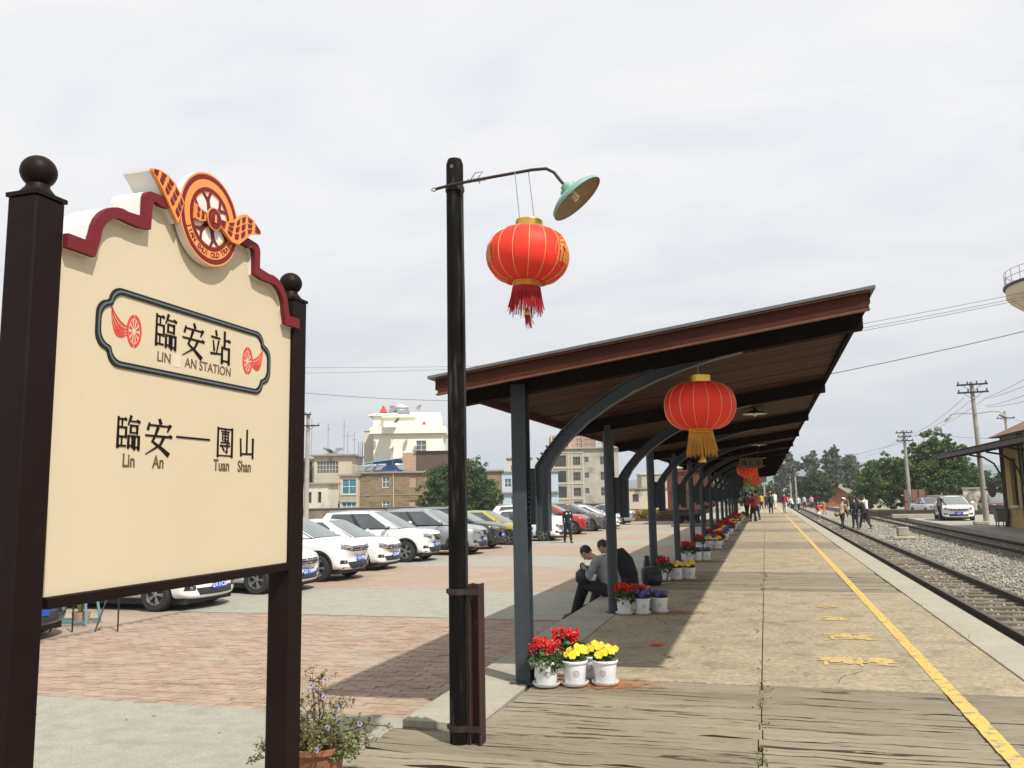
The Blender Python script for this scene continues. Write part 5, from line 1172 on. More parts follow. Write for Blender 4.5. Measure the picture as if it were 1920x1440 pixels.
MB().cbox((0, 0, .12), (.22, .30, .24)).build('bag_body', MATS['black_nylon'], bg_, bevel=.06, smooth='all'); MB().tube([(-.02, -.1, .22), (-.03, 0, .31), (-.02, .1, .22)], .012, 6).build('handle', MATS['black_nylon'], bg_)
w_ = person('bald man in black tracksuit with white lettering walking across the forecourt', (-8.41, 36.7, -.4), PI+.55, 1.66, (.012, .012, .014), (.012, .012, .014), (.02, .02, .02), 'stand', 'bald', vox=.02, arms=(.15, -.1), step=.16, group='people on the forecourt')
mb = MB()
rr = random.Random(5)
for k in range(7):
    x = -.105+k*.033; mb.tube([(x, .133, 1.30+rr.uniform(0, .012)), (x+.012, .137, 1.25+rr.uniform(-.02, .02)), (x+.03, .138, 1.29)], .014, 5)
mb.build('chest_lettering', m_platew, w_)
MB().tube([(-.07, .09, 1.625), (0, .115, 1.62), (.07, .09, 1.625)], [(.018, .01)]*3, 6).build('sunglasses', m_dark, w_)
# on the platform
person('woman in red top and black trousers standing near the far posts', (-.74, 51, 0), .9, 1.58, (.42, .02, .03), BK, BK, vox=.028, hair='long', arms=(1.2, .3), sleeve=True)
person('person in pink behind the woman in red', (-.55, 53.5, 0), .4, 1.72, (.5, .16, .17), NV, BK, vox=.028, arms=(1.5, .2))
person('person in dull purple jacket left of the woman in red', (-1.27, 60.5, 0), -.3, 1.6, (.13, .085, .10), BK, BK, vox=.032, hair='long')
person('man in dark green jacket and yellow hat walking away', (.36, 70, 0), .1, 1.66, (.03, .045, .035), BK, BK, vox=.034, hat=((.62, .38, .05), 'brim'), arms=(.15, -.1))
person('person in red waistcoat and pale jeans at the platform edge', (1.39, 69.5, 0), -.1, 1.66, (.33, .02, .035), (.48, .52, .60), (.25, .06, .04), vox=.034, arms=(.3, .2))
person('person in yellow jacket far down the platform', (-.42, 88, 0), .2, 1.6, (.60, .38, .03), BK, BK, vox=.04, hair='long')
person('person in long white coat far down the platform', (.86, 90, 0), -.2, 1.75, (.75, .73, .68), (.7, .68, .62), BK, vox=.04)
person('person in dark clothes beside the yellow jacket', (.05, 92, 0), .5, 1.55, (.03, .035, .03), BK, BK, vox=.04)
person('person in white shirt stooping beyond the red waistcoat', (2.6, 92, -.4), .7, 1.72, (.72, .72, .72), BK, BK, vox=.04, lean=.5, arms=(.6, .5))
person('person in white top and black trousers on the first track', (3.3, 95, -.4), -.5, 1.7, (.70, .70, .70), BK, (.7, .7, .7), vox=.04)
# on the tracks
person('small girl in red jacket and white skirt balancing on the track', (3.5, 63.5, -.4), PI-.3, 1.30, (.55, .03, .05), (.7, .65, .65), (.7, .6, .6), vox=.026, hair='long', skirt=(.78, .70, .72), arms=(1.3, .4), bare_leg=True)
g_ = person('woman in white cap and tan shawl carrying a brown bag across the track', (3.9, 49.2, -.4), -.7, 1.64, (.45, .30, .17), BK, BK, vox=.026, hat=((.75, .75, .75), 'cap'), lean=.22, arms=(.7, .5), step=.2)
hb = thing('handbag', 'brown bag carried by the woman in the white cap', 'bag', (3.62, 49.0, .30), .3)
MB().cbox((0, 0, .1), (.24, .14, .22)).build('bag_body', M('tan_leather', (.25, .15, .05), (.16, .09, .03), 9, .5), hb, bevel=.05, smooth='all'); MB().tube([(-.09, 0, .18), (-.05, 0, .40), (.05, 0, .40), (.09, 0, .18)], .012, 6).build('handle', MATS['tan_leather'], hb)
person('man in navy jumper standing on the gravel with his back turned', (4.68, 50.6, -.4), .2, 1.70, (.017, .02, .035), NV, BK, vox=.026, arms=(.3, .25), step=.05)
person('man in black stooping beside the one in the navy jumper', (4.98, 48.8, -.4), .9, 1.72, BK, BK, (.35, .33, .3), vox=.026, lean=.35, arms=(.5, .4), step=.24)
person('person in white shirt walking beyond the two dark-clad men', (6.3, 60.5, -.4), .6, 1.74, (.75, .72, .74), BK, BK, vox=.03, lean=.15, arms=(.5, .2))
person('person in dark clothes with white sleeve near the second track', (5.9, 71, -.4), .3, 1.66, (.05, .03, .035), BK, BK, vox=.034)
person('person in grey jacket leaning by the white car', (9.9, 56.0, -.21), -1.2, 1.66, (.10, .085, .08), BK, BK, vox=.028, lean=.2, arms=(.5, .6), group=None)
person('person in red top far beyond the second track', (14.8, 112, -.41), .5, 1.7, (.40, .06, .07), (.3, .3, .3), BK, vox=.045)
person('child in orange with arms out beside the second track', (5.1, 83, -.4), 1.0, 1.25, (.80, .17, .02), (.7, .15, .02), BK, vox=.034, arms=(1.4, 1.3))
person('person in pale blue top far along the second track', (4.6, 112, -.4), .3, 1.65, (.45, .55, .70), NV, BK, vox=.045)
person('person in pink top and dark skirt far along the second track', (5.4, 111, -.4), .3, 1.68, (.72, .30, .36), NV, BK, vox=.045, skirt=(.03, .03, .04))
person('person in white and black near the far track junction', (2.9, 130, -.42), .3, 1.7, (.7, .7, .7), BK, BK, vox=.05)
person('person in white shirt at the far junction beside the hut', (3.6, 128, -.42), .3, 1.7, (.65, .68, .72), BK, BK, vox=.05)
# ---------------------------------------------------------------- background buildings
m_wy = M('cream_yellow_render', (.80, .785, .66), (.77, .755, .63), .25, .85, fine=.04); m_wc = M('old_cream_render', (.55, .49, .38), (.45, .40, .31), .4, .9, dirt=(.22, .19, .15), dscale=.5, dpos=(.55, .7), stretch=(1, 1, .5))
m_wp = M('pale_render', (.60, .56, .47), (.52, .48, .40), .4, .9, dirt=(.3, .27, .22), dscale=.6, dpos=(.55, .75)); m_brk = M('ochre_brick_wall', (.25, .19, .10), (.19, .145, .08), 1.1, .95, dirt=(.13, .095, .06), dscale=1.0, dpos=(.5, .62), stretch=(1, 1, 3), bump=.03, bscale=4, fine=.25)
m_cw = M('raw_concrete_wall', (.40, .37, .31), (.30, .28, .24), .35, .95, dirt=(.20, .185, .16), dscale=.45, dpos=(.5, .66), fine=.1); m_cw2 = M('raw_pink_brick', (.42, .28, .20), (.34, .24, .17), .8, .95, stretch=(1, 1, 4), fine=.2)
m_blue = M('blue_metal_sheet', (.07, .20, .52), (.06, .17, .44), .6, .5); m_blueg = M('pale_blue_render', (.36, .46, .58), (.42, .50, .58), .4, .85); m_win = M('window_glass', (.05, .065, .07), (.10, .12, .12), .6, .12, spec=.8)
m_teal = M('teal_glass', (.03, .14, .17), (.05, .22, .26), .8, .2); m_tealp = M('teal_shutter', (.02, .26, .34), (.02, .2, .28), 1.5, .6); m_wf = M('white_window_frame', (.66, .68, .70), rough=.5); m_redwin = M('red_timber', (.22, .045, .03), (.16, .03, .02), 2, .7)
m_void = M('dark_opening', (.018, .017, .016), (.05, .045, .04), .5, .95); m_tile = M('grey_roof_tile', (.20, .185, .15), (.14, .13, .11), 1, .9, stretch=(6, 1, 1), fine=.2); m_lip = M('roof_lip', (.30, .26, .20), (.22, .19, .15), .8, .9)
m_tank = M('tank_steel', (.62, .62, .62), rough=.3, metal=.8); m_panel = M('solar_panel', (.16, .17, .19), rough=.25); m_redtank = M('red_ornament', (.50, .05, .06), rough=.6); m_ant = M('antenna_metal', (.18, .18, .18), rough=.5)
YAW = R(16.4657)
def win(par, x, z, w, h, frame=m_wf, pane=m_win, nx=2, nz=2, dep=.22, bar=.07, y0=0):
    mb = MB(); b = bar; y = y0+dep-.08
    mb.box(x, y-.05, z, x+w, y, z+b).box(x, y-.05, z+h-b, x+w, y, z+h).box(x, y-.05, z+b, x+b, y, z+h-b).box(x+w-b, y-.05, z+b, x+w, y, z+h-b)
    for i in range(1, nx): mb.box(x+w*i/nx-b/2, y-.045, z+b, x+w*i/nx+b/2, y-.003, z+h-b)
    for j in range(1, nz): mb.box(x+b, y-.04, z+h*j/nz-b/2, x+w-b, y-.006, z+h*j/nz+b/2)
    f = mb.build('window', frame, par); MB().box(x+.01, y+.004, z+.01, x+w-.01, y+.03, z+h-.01).build('pane', pane, f); return f
def house(name, label, loc, rz, w, d, h, wall, holes=(), side=(), lip=.35, lipm=None, roof=None, cat='building', z0=-.6):
    """front face along local x at y=0 facing -y. holes: (x,z,w,h,kind). side: openings of the left side wall"""
    t = thing(name, label, cat, loc, rz)
    mb = MB(); hole_wall(mb, w, h, holes, .3, z0)
    mb.add([(w, 0, z0), (w, d, z0), (w, d, h), (w, 0, h), (0, d, z0), (0, d, h)], [(0, 1, 2, 3), (1, 4, 5, 2)])
    mb.add([(0, 0, h), (w, 0, h), (w, d, h), (0, d, h)], [(0, 1, 2, 3)])
    mb.M = Matrix.Rotation(-PI/2, 4, 'Z') @ Matrix.Translation((-d, 0, 0)); hole_wall(mb, d, h, side, .3, z0); mb.M = Matrix()
    mb.build('wall', wall, t, recalc=False)
    KIN = {'w': (m_wf, m_win, 2, 2), 'W': (m_wf, m_win, 2, 3), 't': (m_wf, m_teal, 2, 2), 's': (m_wf, m_tealp, 3, 3), 'b': (m_lip, m_cw2, 1, 1), 'd': (m_lip, m_void, 1, 1), 'r': (m_redwin, m_win, 4, 2), 'g': (m_wc, m_win, 7, 3), 'x': (m_ant, m_void, 3, 2), 'o': (m_redwin, m_cw2, 1, 1)}
    for q in holes:
        k = KIN[q[4] if len(q) > 4 else 'w']; win(t, q[0], q[1], q[2], q[3], *k)
    sh = []
    for q in side:
        k = KIN[q[4] if len(q) > 4 else 'w']; o = win(t, q[0], q[1], q[2], q[3], *k); o.matrix_local = Matrix.Rotation(-PI/2, 4, 'Z') @ Matrix.Translation((-d, 0, 0))
    if lip: MB().box(-lip, -lip, h, w+lip, d+lip, h+.22).build('roof_slab', lipm or m_lip, t)
    return t
def at(x, y, d):     # a point seen at photo pixel (x, y) of depth d, used to place far buildings
    r, u, wv = [Vector(c) for c in ((math.cos(YAW), math.sin(YAW), 0), (0, 0, 1), (-math.sin(YAW), math.cos(YAW), 0))]
    mw = cam.matrix_world.to_3x3(); v = mw @ Vector(((x-960)/1580*d, -(y-720)/1580*d, -d)); return Vector((0, 0, 1.6))+v
# big pale yellow block with set-back top floors
p = at(700, 900, 140); t = house('apartment_block', 'pale yellow apartment block with stepped top floors above the brick house', (p.x, p.y, -.5), YAW+.04, 11.6, 12, 13.1, m_wy,
    [(7.1, 9.6, 1.7, 2.3, 'W'), (7.1, 6.2, 1.7, 2.3, 'W'), (7.1, 2.8, 1.7, 2.3, 'W')], [(1.5, 9.6, 3.4, 2.4, 'g'), (6.5, 9.6, 3.4, 2.4, 'g'), (1.5, 6.0, 3.4, 2.5, 'g'), (6.5, 6, 3.4, 2.5, 'g'), (1.5, 2.4, 3.4, 2.5, 'g')], .6, m_wy)
MB().box(-.5, -.5, 13.32, 12.1, 12, 14.2).build('parapet', m_wy, t)
MB().box(-.4, 2.6, 14.2, 11.0, 12, 16.9).build('upper_floor', m_wy, t); MB().box(-1.2, 2.1, 16.4, 7.0-4.5, 12, 16.65).build('canopy_slab', m_wy, t); MB().box(1.5, 1.8, 14.2, 6.6, 2.6, 16.0).build('stair_head', m_wy, t); MB().box(1.2, 1.4, 16.0, 6.9, 2.6, 16.2).build('canopy_slab', m_wy, t)
def solar(label, loc, rz, sc=1, m_t=m_tank):
    t = thing('solar_heater', label, 'water heater', loc, rz, 'solar water heaters on the roofs'); t.scale = (sc,)*3
    MB().lathe([(.001, -1), (.3, -1), (.32, -.97), (.32, .97), (.3, 1), (.001, 1)], 16, (0, .9, 1.25), 'x').build('tank', m_t, t, smooth=True)
    MB().hexa([(-.9, -1.1, .05), (.9, -1.1, .05), (.9, .75, 1.05), (-.9, .75, 1.05), (-.9, -1.14, .12), (.9, -1.14, .12), (.9, .71, 1.12), (-.9, .71, 1.12)]).build('collector', m_panel, t)
    mb = MB()
    for x in (-.8, .8): mb.tube([(x, .9, 0), (x, .9, 1.0)], .03, 5).tube([(x, -1.1, .05), (x, .9, 0)], .03, 5)
    mb.build('stand', m_ant, t); return t
for i, (px, py, d, rz, sc, l) in enumerate([(742, 775, 138, YAW, 1.1, 'large steel tank on top of the yellow block'), (755, 778, 136, YAW+.3, 1.1, 'second steel tank on top of the yellow block, in front'), (694, 883, 113, YAW-.4, .6, 'solar heater on the brick house roof, left'), (680, 883, 113, YAW-.4, .55, 'solar heater at the left end of the brick house roof'), (712, 882, 113, YAW-.4, .6, 'solar heater on the brick house roof beside the blue shed'), (752, 881, 114, YAW+.6, .6, 'solar heater on the brick house roof in front of the blue shed'), (618, 850, 118, YAW+2.5, .6, 'solar heater on the cream house roof'), (632, 850, 118, YAW-.5, .6, 'tilted solar heater on the cream house roof, right')]):
    q = at(px, py, d); solar(l, (q.x, q.y, q.z-.05), rz, sc)
def dish(label, px, py, d):
    q = at(px, py, d); t = thing('satellite_dish', label, 'satellite dish', q, YAW-.8, 'satellite dishes')
    mb = MB(); mb.at((0, 0, .5), (.9, 0, 0)); mb.lathe([(.001, 0), (.3, .04), (.55, .14), (.56, .13), (.3, .02), (.001, -.02)], 20); mb.build('dish', m_lip, t, smooth=True); MB().tube([(0, 0, -.2), (0, 0, .5)], .04, 6).build('mast', m_ant, t)
dish('satellite dish on top of the yellow block', 786, 770, 138); dish('satellite dish on the terrace of the yellow block', 745, 795, 139)
def finial(label, px, py, d, s=1):
    q = at(px, py, d); t = thing('roof_ornament', label, 'roof ornament', q, YAW); t.scale = (s,)*3; MB().lathe([(1.0, 0), (.5, .9), (.3, 1.0), (.32, 1.3), (.001, 1.6)], 5).build('pyramid', m_redtank, t)
finial('red pyramid ornament on the roof of the yellow block', 719, 774, 138, .75); finial('small red ornament on the terrace of the yellow block', 795, 796, 139, .4)
# red-windowed unfinished block behind it
p = at(683, 900, 152); t = house('unfinished_block', 'grey block with red timber window bays and scaffolding beside the yellow one', (p.x, p.y, -.5), YAW+.04, 8, 8.5, 14.6, m_wp, [], [(.8, 10.2, 6.2, 3.2, 'r'), (.8, 6.0, 6.2, 3.2, 'r'), (.8, 1.8, 6.2, 3.2, 'r')], .15, m_wp)
mb = MB()
for x in (-.8, -1.6):
    for k in range(3): mb.tube([(x, 8.5-k*2.6, -.5), (x, 8.5-k*2.6, 13)], .05, 5)
for z in (3, 5.5, 8, 10.5): mb.tube([(-1.8, 8.8, z), (-1.8, 2.9, z)], .05, 5).tube([(-1.8, 8.5, z), (.1, 8.5, z)], .05, 5)
mb.build('scaffolding', m_ant, t)
# ochre brick house
p = at(669, 960, 110); t = house('brick_house', 'long two-storey ochre brick house behind the car row', (p.x, p.y, -.5), YAW+.02, 19, 8, 5.6, m_brk,
    [(3.3, 3.75, .95, 1.45, 'w'), (3.3, .55, .95, 1.45, 'W'), (1.4, .55, 1.0, .7, 'w'), (6.8, 3.7, 1.0, 1.5, 'b'), (6.8, .6, .9, 1.4, 'b'), (10.5, 3.7, 1.0, 1.45, 'w'), (14, 3.7, 1.0, 1.45, 'w')], [], .3)
MB().box(-.02, -.06, 2.72, 19.02, -.003, 2.84).build('string_course', m_lip, t)
mb = MB()
for x in (.3, 4.75): mb.tube([(x, -.1, -.4), (x, -.1, 5.6)], .05, 6)
mb.build('drainpipe', m_wp, t)
# glazed balconies at its left
p = at(637, 960, 109); t = house('balcony_wing', 'narrow wing with teal glazed balconies at the left end of the brick house', (p.x, p.y, -.5), YAW+.02, 2.35, 4, 5.3, m_wc, [(.25, 2.95, 1.85, 1.95, 't'), (.25, .15, 1.85, 1.75, 's')], [], .25)
mb = MB()
for i in range(11): mb.box(.2+i*.19, -.12, 2.1, .24+i*.19, -.08, 2.85)
mb.box(.15, -.14, 2.0, 2.2, -.04, 2.1).box(.15, -.14, 2.85, 2.2, -.04, 2.92); mb.build('balustrade', m_wp, t)
# cream house
p = at(588, 960, 116); t = house('cream_house', 'three-storey cream house with barred windows left of the brick house', (p.x, p.y, -.5), YAW+.0, 5.2, 8, 8.3, m_wc, [(.35, 5.9, 3.0, 1.7, 'g'), (.2, 2.9, 3.1, 1.7, 't'), (.8, .5, 1.2, 1.6, 'd')], [], .5)
MB().hexa([(1.2, -1.4, -.3), (1.6, -1.4, -.3), (4.6, -1.4, 2.5), (4.2, -1.4, 2.5), (1.2, -.2, -.3), (1.6, -.2, -.3), (4.6, -.2, 2.5), (4.2, -.2, 2.5)]).build('outside_stair', m_wp, t)
p = at(556, 960, 120); house('dark_fronted_house', 'house with dark shuttered upper floor behind the concrete pole', (p.x, p.y, -.5), YAW, 2.5, 8, 8.1, m_wc, [(.3, 3.8, 1.9, 4.0, 'd')], [], .4)
p = at(550, 960, 102); t = house('small_cream_house', 'small cream house with two narrow windows beside the concrete pole', (p.x, p.y, -.5), YAW-.04, 4.2, 5, 4.15, m_wp, [(1.75, 1.9, .45, 1.35, 'd'), (2.95, 1.9, .45, 1.35, 'd')], [], .3)
# blue shed and rusty lean-to above brick house
p = at(700, 882, 122); t = thing('blue_shed', 'bright blue sheet-metal roof shed behind the brick house', 'shed', (p.x, p.y, 5.2), YAW)
MB().box(0, 0, 0, 7.3, 4, 2.2).build('wall', m_blue, t); MB().hexa([(-1.2, -1, 1.7), (7.6, -1, 2.7), (7.6, 4, 2.9), (-1.2, 4, 1.9), (-1.2, -1, 1.8), (7.6, -1, 2.8), (7.6, 4, 3.0), (-1.2, 4, 2.0)]).build('roof', M('blue_white_roof', (.35, .45, .62), rough=.5), t)
p = at(780, 882, 119); t = thing('rusty_shed', 'rust brown sheet shed right of the blue one', 'shed', (p.x, p.y, 5.2), YAW); MB().box(0, 0, 0, 5.5, 4, 3.1).build('wall', M('rusty_sheet', (.11, .07, .05), (.06, .04, .03), 2, .8, stretch=(6, 6, 1)), t); MB().box(-1.9, 0, 0, -.003, 3, 3.0).build('brick_end', m_cw2, t); MB().box(-.2, -.3, 3.1, 5.8, 4.2, 3.2).build('roof', m_void, t)
# low wall & shed roofs behind the parked cars
p = at(560, 958, 92); t = thing('boundary_wall', 'low dark boundary wall with old tiles behind the cars', 'wall', (p.x-14, p.y-4, -.46), YAW+.01)
MB().box(0, 0, 0, 48, .35, 1.25).build('wall', M('dark_old_wall', (.12, .075, .055), (.22, .18, .14), .5, .95), t); MB().box(-.1, -.15, 1.25, 48.1, .5, 1.33).build('coping', m_tile, t)
# pale blue block, right of the tree
p = at(890, 960, 150); t = house('pale_blue_block', 'pale blue and grey two-tone block seen right of the round tree', (p.x, p.y, -.5), YAW, 15, 10, 6.6, m_blueg, [(5.4, 4.0, 1.2, 1.5, 'w'), (8.6, 4.0, 1.2, 1.5, 'w'), (3.8, 1.0, 1.3, 1.5, 'w'), (6.5, 1.0, 1.3, 1.5, 'w'), (9.3, 1.0, 1.3, 1.5, 'w')], [], .3)
MB().box(-.04, -.06, -.5, 15.04, -.004, .9).build('grey_base', m_cw, t); MB().box(-.1, -.5, 2.9, 15.1, -.05, 3.15).build('ledge', m_lip, t)
p = at(953, 960, 175); house('white_house', 'white house far behind the pale blue block', (p.x, p.y, -.5), YAW, 5, 6, 10.2, m_wp, [(.6, 7.6, 3.6, 1.2, 'W')], [], .3)
# unfinished concrete building
p = at(1036, 950, 160); t = house('concrete_frame_building', 'unfinished grey concrete building seen between the canopy posts', (p.x, p.y, -.5), YAW-.0, 12.8, 10, 11.2, m_cw,
    [(.5, z, 2.3, 2.2, 'd') for z in (1.9, 4.85, 7.8)]+[(4.1, z, 1.4, 1.6, 'x') for z in (2.2, 5.15, 8.1)]+[(6.3, z, .8, 1.0, 'x') for z in (2.7, 5.65, 8.6)]+[(9.3, z, 1.4, 1.6, 'x') for z in (2.2, 5.15, 8.1)]+[(4.1, -.4, 1.6, 1.6, 'x'), (.5, -.4, 2.3, 1.5, 'd')], [(2, z, 2.6, 2, 'd') for z in (1.9, 4.85, 7.8)], .5, m_cw)
MB().box(0, 1.2, 11.42, 8.6, 9, 13.9).build('top_storey', m_cw2, t)
mb = MB()
for x in (0, 1.9, 3.4, 6, 8.5, 9.8, 11.2, 12.5): mb.box(x, .9, 11.42, x+.3, 1.2, 14.2 if x < 9 else 13.2)
for z in (1.6, 4.5, 7.45, 10.4): mb.box(-.05, -.12, z, 6.0, -.004, z+.28)
for x in (0, 3.1, 3.7, 5.9): mb.box(x, -.1, -.4, x+.25, -.002, 11.2)
mb.build('frame', M('pale_concrete_frame', (.50, .43, .33), (.42, .36, .28), .6, .95), t)
mb = MB()
for k in range(7): mb.tube([(5.6+k*.9, .6, 11.4), (5.6+k*.9, .6, 14.3)], .05, 5)
for z in (12.2, 13.1, 14.0): mb.tube([(5.2, .6, z), (12, .6, z)], .05, 5)
mb.build('scaffolding', m_lip, t)
# low yellowish house and grey block right
p = at(1168, 950, 120); house('low_house', 'low weathered house with flat roof beyond the flower bed', (p.x, p.y, -.5), YAW, 7.5, 6, 3.0, m_wc, [(1.4, 1.2, .9, 1.1, 'd'), (5.2, 1.2, .9, 1.2, 'r')], [], .2)
p = at(1205, 950, 190); house('grey_house', 'grey house with small windows behind the low weathered house', (p.x, p.y, -.5), YAW, 10, 7, 6.8, m_cw, [(3.5, 4, 1, 1.2, 'w'), (6.2, 4, 1, 1.2, 'w')], [], .3, m_wp)
for i, (px, py, d, w, h, m_, l) in enumerate([(1650, 945, 330, 9, 8.5, m_wp, 'white house far away left of the big tree'), (1662, 945, 360, 26, 6.5, m_wp, 'long low white building on the far horizon'), (1595, 945, 420, 14, 8, m_wp, 'tiny white house far beyond the brick hut'), (1632, 945, 250, 7, 3.4, m_wc, 'tiny cream shed beside the distant bushes')]):
    p = at(px, py, d); house('distant_house', l, (p.x, p.y, -.5), YAW, w, 8, h, m_, [(w*.2, h*.55, 1.2, 1.4, 'd'), (w*.6, h*.55, 1.2, 1.4, 'd')], [], .3)
# goods wagon on the siding
m_wag = M('oxide_red_wagon', (.15, .045, .028), (.10, .03, .02), 1.2, .75, dirt=(.06, .03, .025), dscale=.8, dpos=(.5, .7), fine=.15)
t = thing('goods_wagon', 'rusty red covered goods wagon standing on the siding behind the canopy', 'wagon', (-5.15, 58.3, -.4))
MB().box(-1.2, 0, 1.0, 1.2, 11, 3.55).build('body', m_wag, t)
MB().add([(-1.27, -.1, 3.55), (-.8, -.1, 3.74), (0, -.1, 3.82), (.8, -.1, 3.74), (1.27, -.1, 3.55), (-1.27, 11.1, 3.55), (-.8, 11.1, 3.74), (0, 11.1, 3.82), (.8, 11.1, 3.74), (1.27, 11.1, 3.55)], [(0, 1, 6, 5), (1, 2, 7, 6), (2, 3, 8, 7), (3, 4, 9, 8), (0, 4, 3, 2, 1), (0, 5, 9, 4)]).build('roof', m_wag, t)
mb = MB()
for x in (-1.17, -.6, 0, .6, 1.17): mb.box(x-.04, -.06, 1.0, x+.04, -.003, 3.55)
for k in range(9): mb.box(1.203, .3+k*1.28, 1.0, 1.27, .4+k*1.28, 3.5)
for z in (1.0, 2.2, 3.4): mb.box(-1.2, -.05, z, 1.2, -.002, z+.1)
mb.build('rib', m_wag, t); MB().box(-.95, .2, .62, .95, 10.8, .998).build('underframe', m_trimb, t)
mb = MB()
for y in (1.4, 3.0, 8, 9.6): mb.lathe([(.001, -.62), (.42, -.62), (.42, -.5), (.001, -.5)], 20, (0, y, .42), 'x').lathe([(.001, .5), (.42, .5), (.42, .62), (.001, .62)], 20, (0, y, .42), 'x').tube([(-.6, y, .42), (.6, y, .42)], .07, 8)
mb.build('wheelset', m_trimb, t); mb = MB()
for x in (-.7, .7): mb.lathe([(.001, -.3), (.17, -.3), (.17, -.26), (.05, -.25), (.05, .2)], 14, (x, 0, .85), 'y')
mb.build('buffer', m_trimb, t)
st2 = thing('stacked_timbers', 'low stack of old sleepers on the ground before the wagon', 'timber', (-4.6, 54.5, -.45), .1)
for k in range(5): MB().box(-1.2+.05*k, k*.26, .0, 1.2, k*.26+.22, .2+.02*(k % 2)).build('timber', m_sleeper, st2, bevel=.01)

# ---------------------------------------------------------------- vegetation
def leafmat(n, c, c2): return M(n, c, c2, 1.2, .55, isl=.45, spec=.3)
L_dark = leafmat('dark_leaf', (.055, .10, .022), (.035, .065, .016)); L_mid = leafmat('mid_leaf', (.10, .15, .03), (.06, .10, .022)); L_euc = leafmat('eucalyptus_leaf', (.17, .185, .115), (.11, .13, .08)); L_hedge = leafmat('hedge_leaf', (.22, .22, .03), (.30, .13, .03))
m_bark = M('bark', (.10, .08, .06), (.06, .05, .04), 2, .9)
m_ebark = M('pale_bark', (.35, .31, .25), (.22, .19, .15), 1.5, .9)
def tree(label, loc, h, blobs, leaf, n, size, bark=m_bark, tr=.25, name='tree', group=None, cat='tree', limbs=7, trunk_h=None):
    """blobs: (x, y, z, rx, ry, rz) ellipsoids relative to loc, filled with clumps of leaves"""
    t = thing(name, label, cat, loc, 0, group); rr = random.Random(int(loc[0]*7+loc[1]*3))
    zb_ = trunk_h or min(b[2]-b[5]*.5 for b in blobs); mb = MB().tube([(0, 0, -.3), (.05*tr, 0, zb_*.5), (0, .1*tr, zb_)], [tr*1.25, tr, tr*.8], 10)
    for k in range(limbs):
        b = blobs[k % len(blobs)]; a = rr.random()*6.28; e = Vector((b[0]+b[3]*.6*math.cos(a), b[1]+b[4]*.6*math.sin(a), b[2]+b[5]*rr.uniform(-.1, .6))); m0 = Vector((0, 0, zb_*rr.uniform(.75, 1))); mid = m0*.5+e*.5+Vector((0, 0, -.1*b[5])); mb.tube([m0, mid, e], [tr*.55, tr*.33, tr*.1], 6)
    mb.build('trunk', bark, t, smooth=True)
    vol = np.array([b[3]*b[4]*b[5] for b in blobs])**.67; cnt = (n*vol/vol.sum()).astype(int); P = []
    for b, c in zip(blobs, cnt):
        nc = max(10, c//55); u = RNG.normal(size=(nc, 3)); u /= np.linalg.norm(u, axis=1)[:, None]; u *= (RNG.random((nc, 1))**.38)*(1+.12*RNG.normal(size=(nc, 1))); cen = u*np.array(b[3:6])+np.array(b[:3])
        cr = .17*(b[3]*b[4]*b[5])**(1/3)*(.6+.9*RNG.random((nc, 1))); k = max(1, c//nc); o = RNG.normal(size=(nc, k, 3)); o /= np.linalg.norm(o, axis=2)[:, :, None]; o *= RNG.random((nc, k, 1))**.5; o[:, :, 2] *= .7
        P.append((cen[:, None]+o*cr[:, None]).reshape(-1, 3))
    P = np.concatenate(P); P = P[P[:, 2] > .1]; stuff(leaves('crown', P, size, leaf, t, aspect=.6)); return t
tree('round dark green tree behind the car row, cut by the wooden post', (-27.6, 75.5, -.45), 6, [(0, 0, 2.7, 3.2, 2.8, 2.4), (-1.8, 0, 3.7, 1.9, 1.9, 1.6), (.6, 0, 4.5, 2.2, 1.9, 1.5), (2.3, 0, 2.5, 1.8, 1.7, 1.8), (-2.6, .2, 1.8, 1.7, 1.6, 1.5), (3.1, 0, 1.3, 1.4, 1.3, 1.2)], L_dark, 42000, .17)
tree('big spreading green tree right of the middle utility pole', (15.5, 94, -.4), 9, [(-4.2, 0, 3.2, 2.3, 2.4, 2.1), (-2.6, 0, 4.4, 2.2, 2.2, 1.5), (-1.2, 0, 3.4, 2.6, 2.6, 2.2), (1.2, 0, 4.2, 2.6, 2.5, 2.2), (1.2, 0, 6.6, 1.7, 1.6, 1.5), (2.6, .2, 5.4, 1.8, 1.6, 1.6), (-5.2, 0, 2.0, 1.5, 1.6, 1.6), (3.2, 0, 3.2, 2.2, 2.2, 2.0), (-.6, 0, 5.9, 1.1, 1.2, 1.0)], L_mid, 62000, .2, tr=.35, limbs=14)
tree('dark evergreen mass behind the big spreading tree', (16, 101, -.4), 7, [(-4.5, 0, 2, 3, 2, 2.3), (0, 0, 2.4, 4, 2.4, 2.6), (4.2, 0, 2.2, 3.4, 2.4, 2.4), (7.6, 0, 1.8, 2.6, 2.2, 2.3)], L_dark, 26000, .28, tr=.3)
tree('low dark bush behind the white wall, right of the tree', (18.5, 90, -.4), 3, [(0, 0, 2.0, 2.4, 1.6, 1.8), (-2.5, 0, 1.5, 2, 1.5, 1.3)], L_dark, 11000, .2, cat='bush', name='bush')
tree('round bright green tree beside the brick hut', (6.9, 127, -.4), 6, [(0, 0, 3.3, 2.1, 2, 1.9), (-1.6, 0, 2.5, 1.5, 1.5, 1.5), (1.6, 0, 2.4, 1.3, 1.5, 1.4), (.2, 0, 1.5, 2.0, 1.8, 1.1)], L_dark, 16000, .22)
eu = 'tall eucalyptus trees along the line'
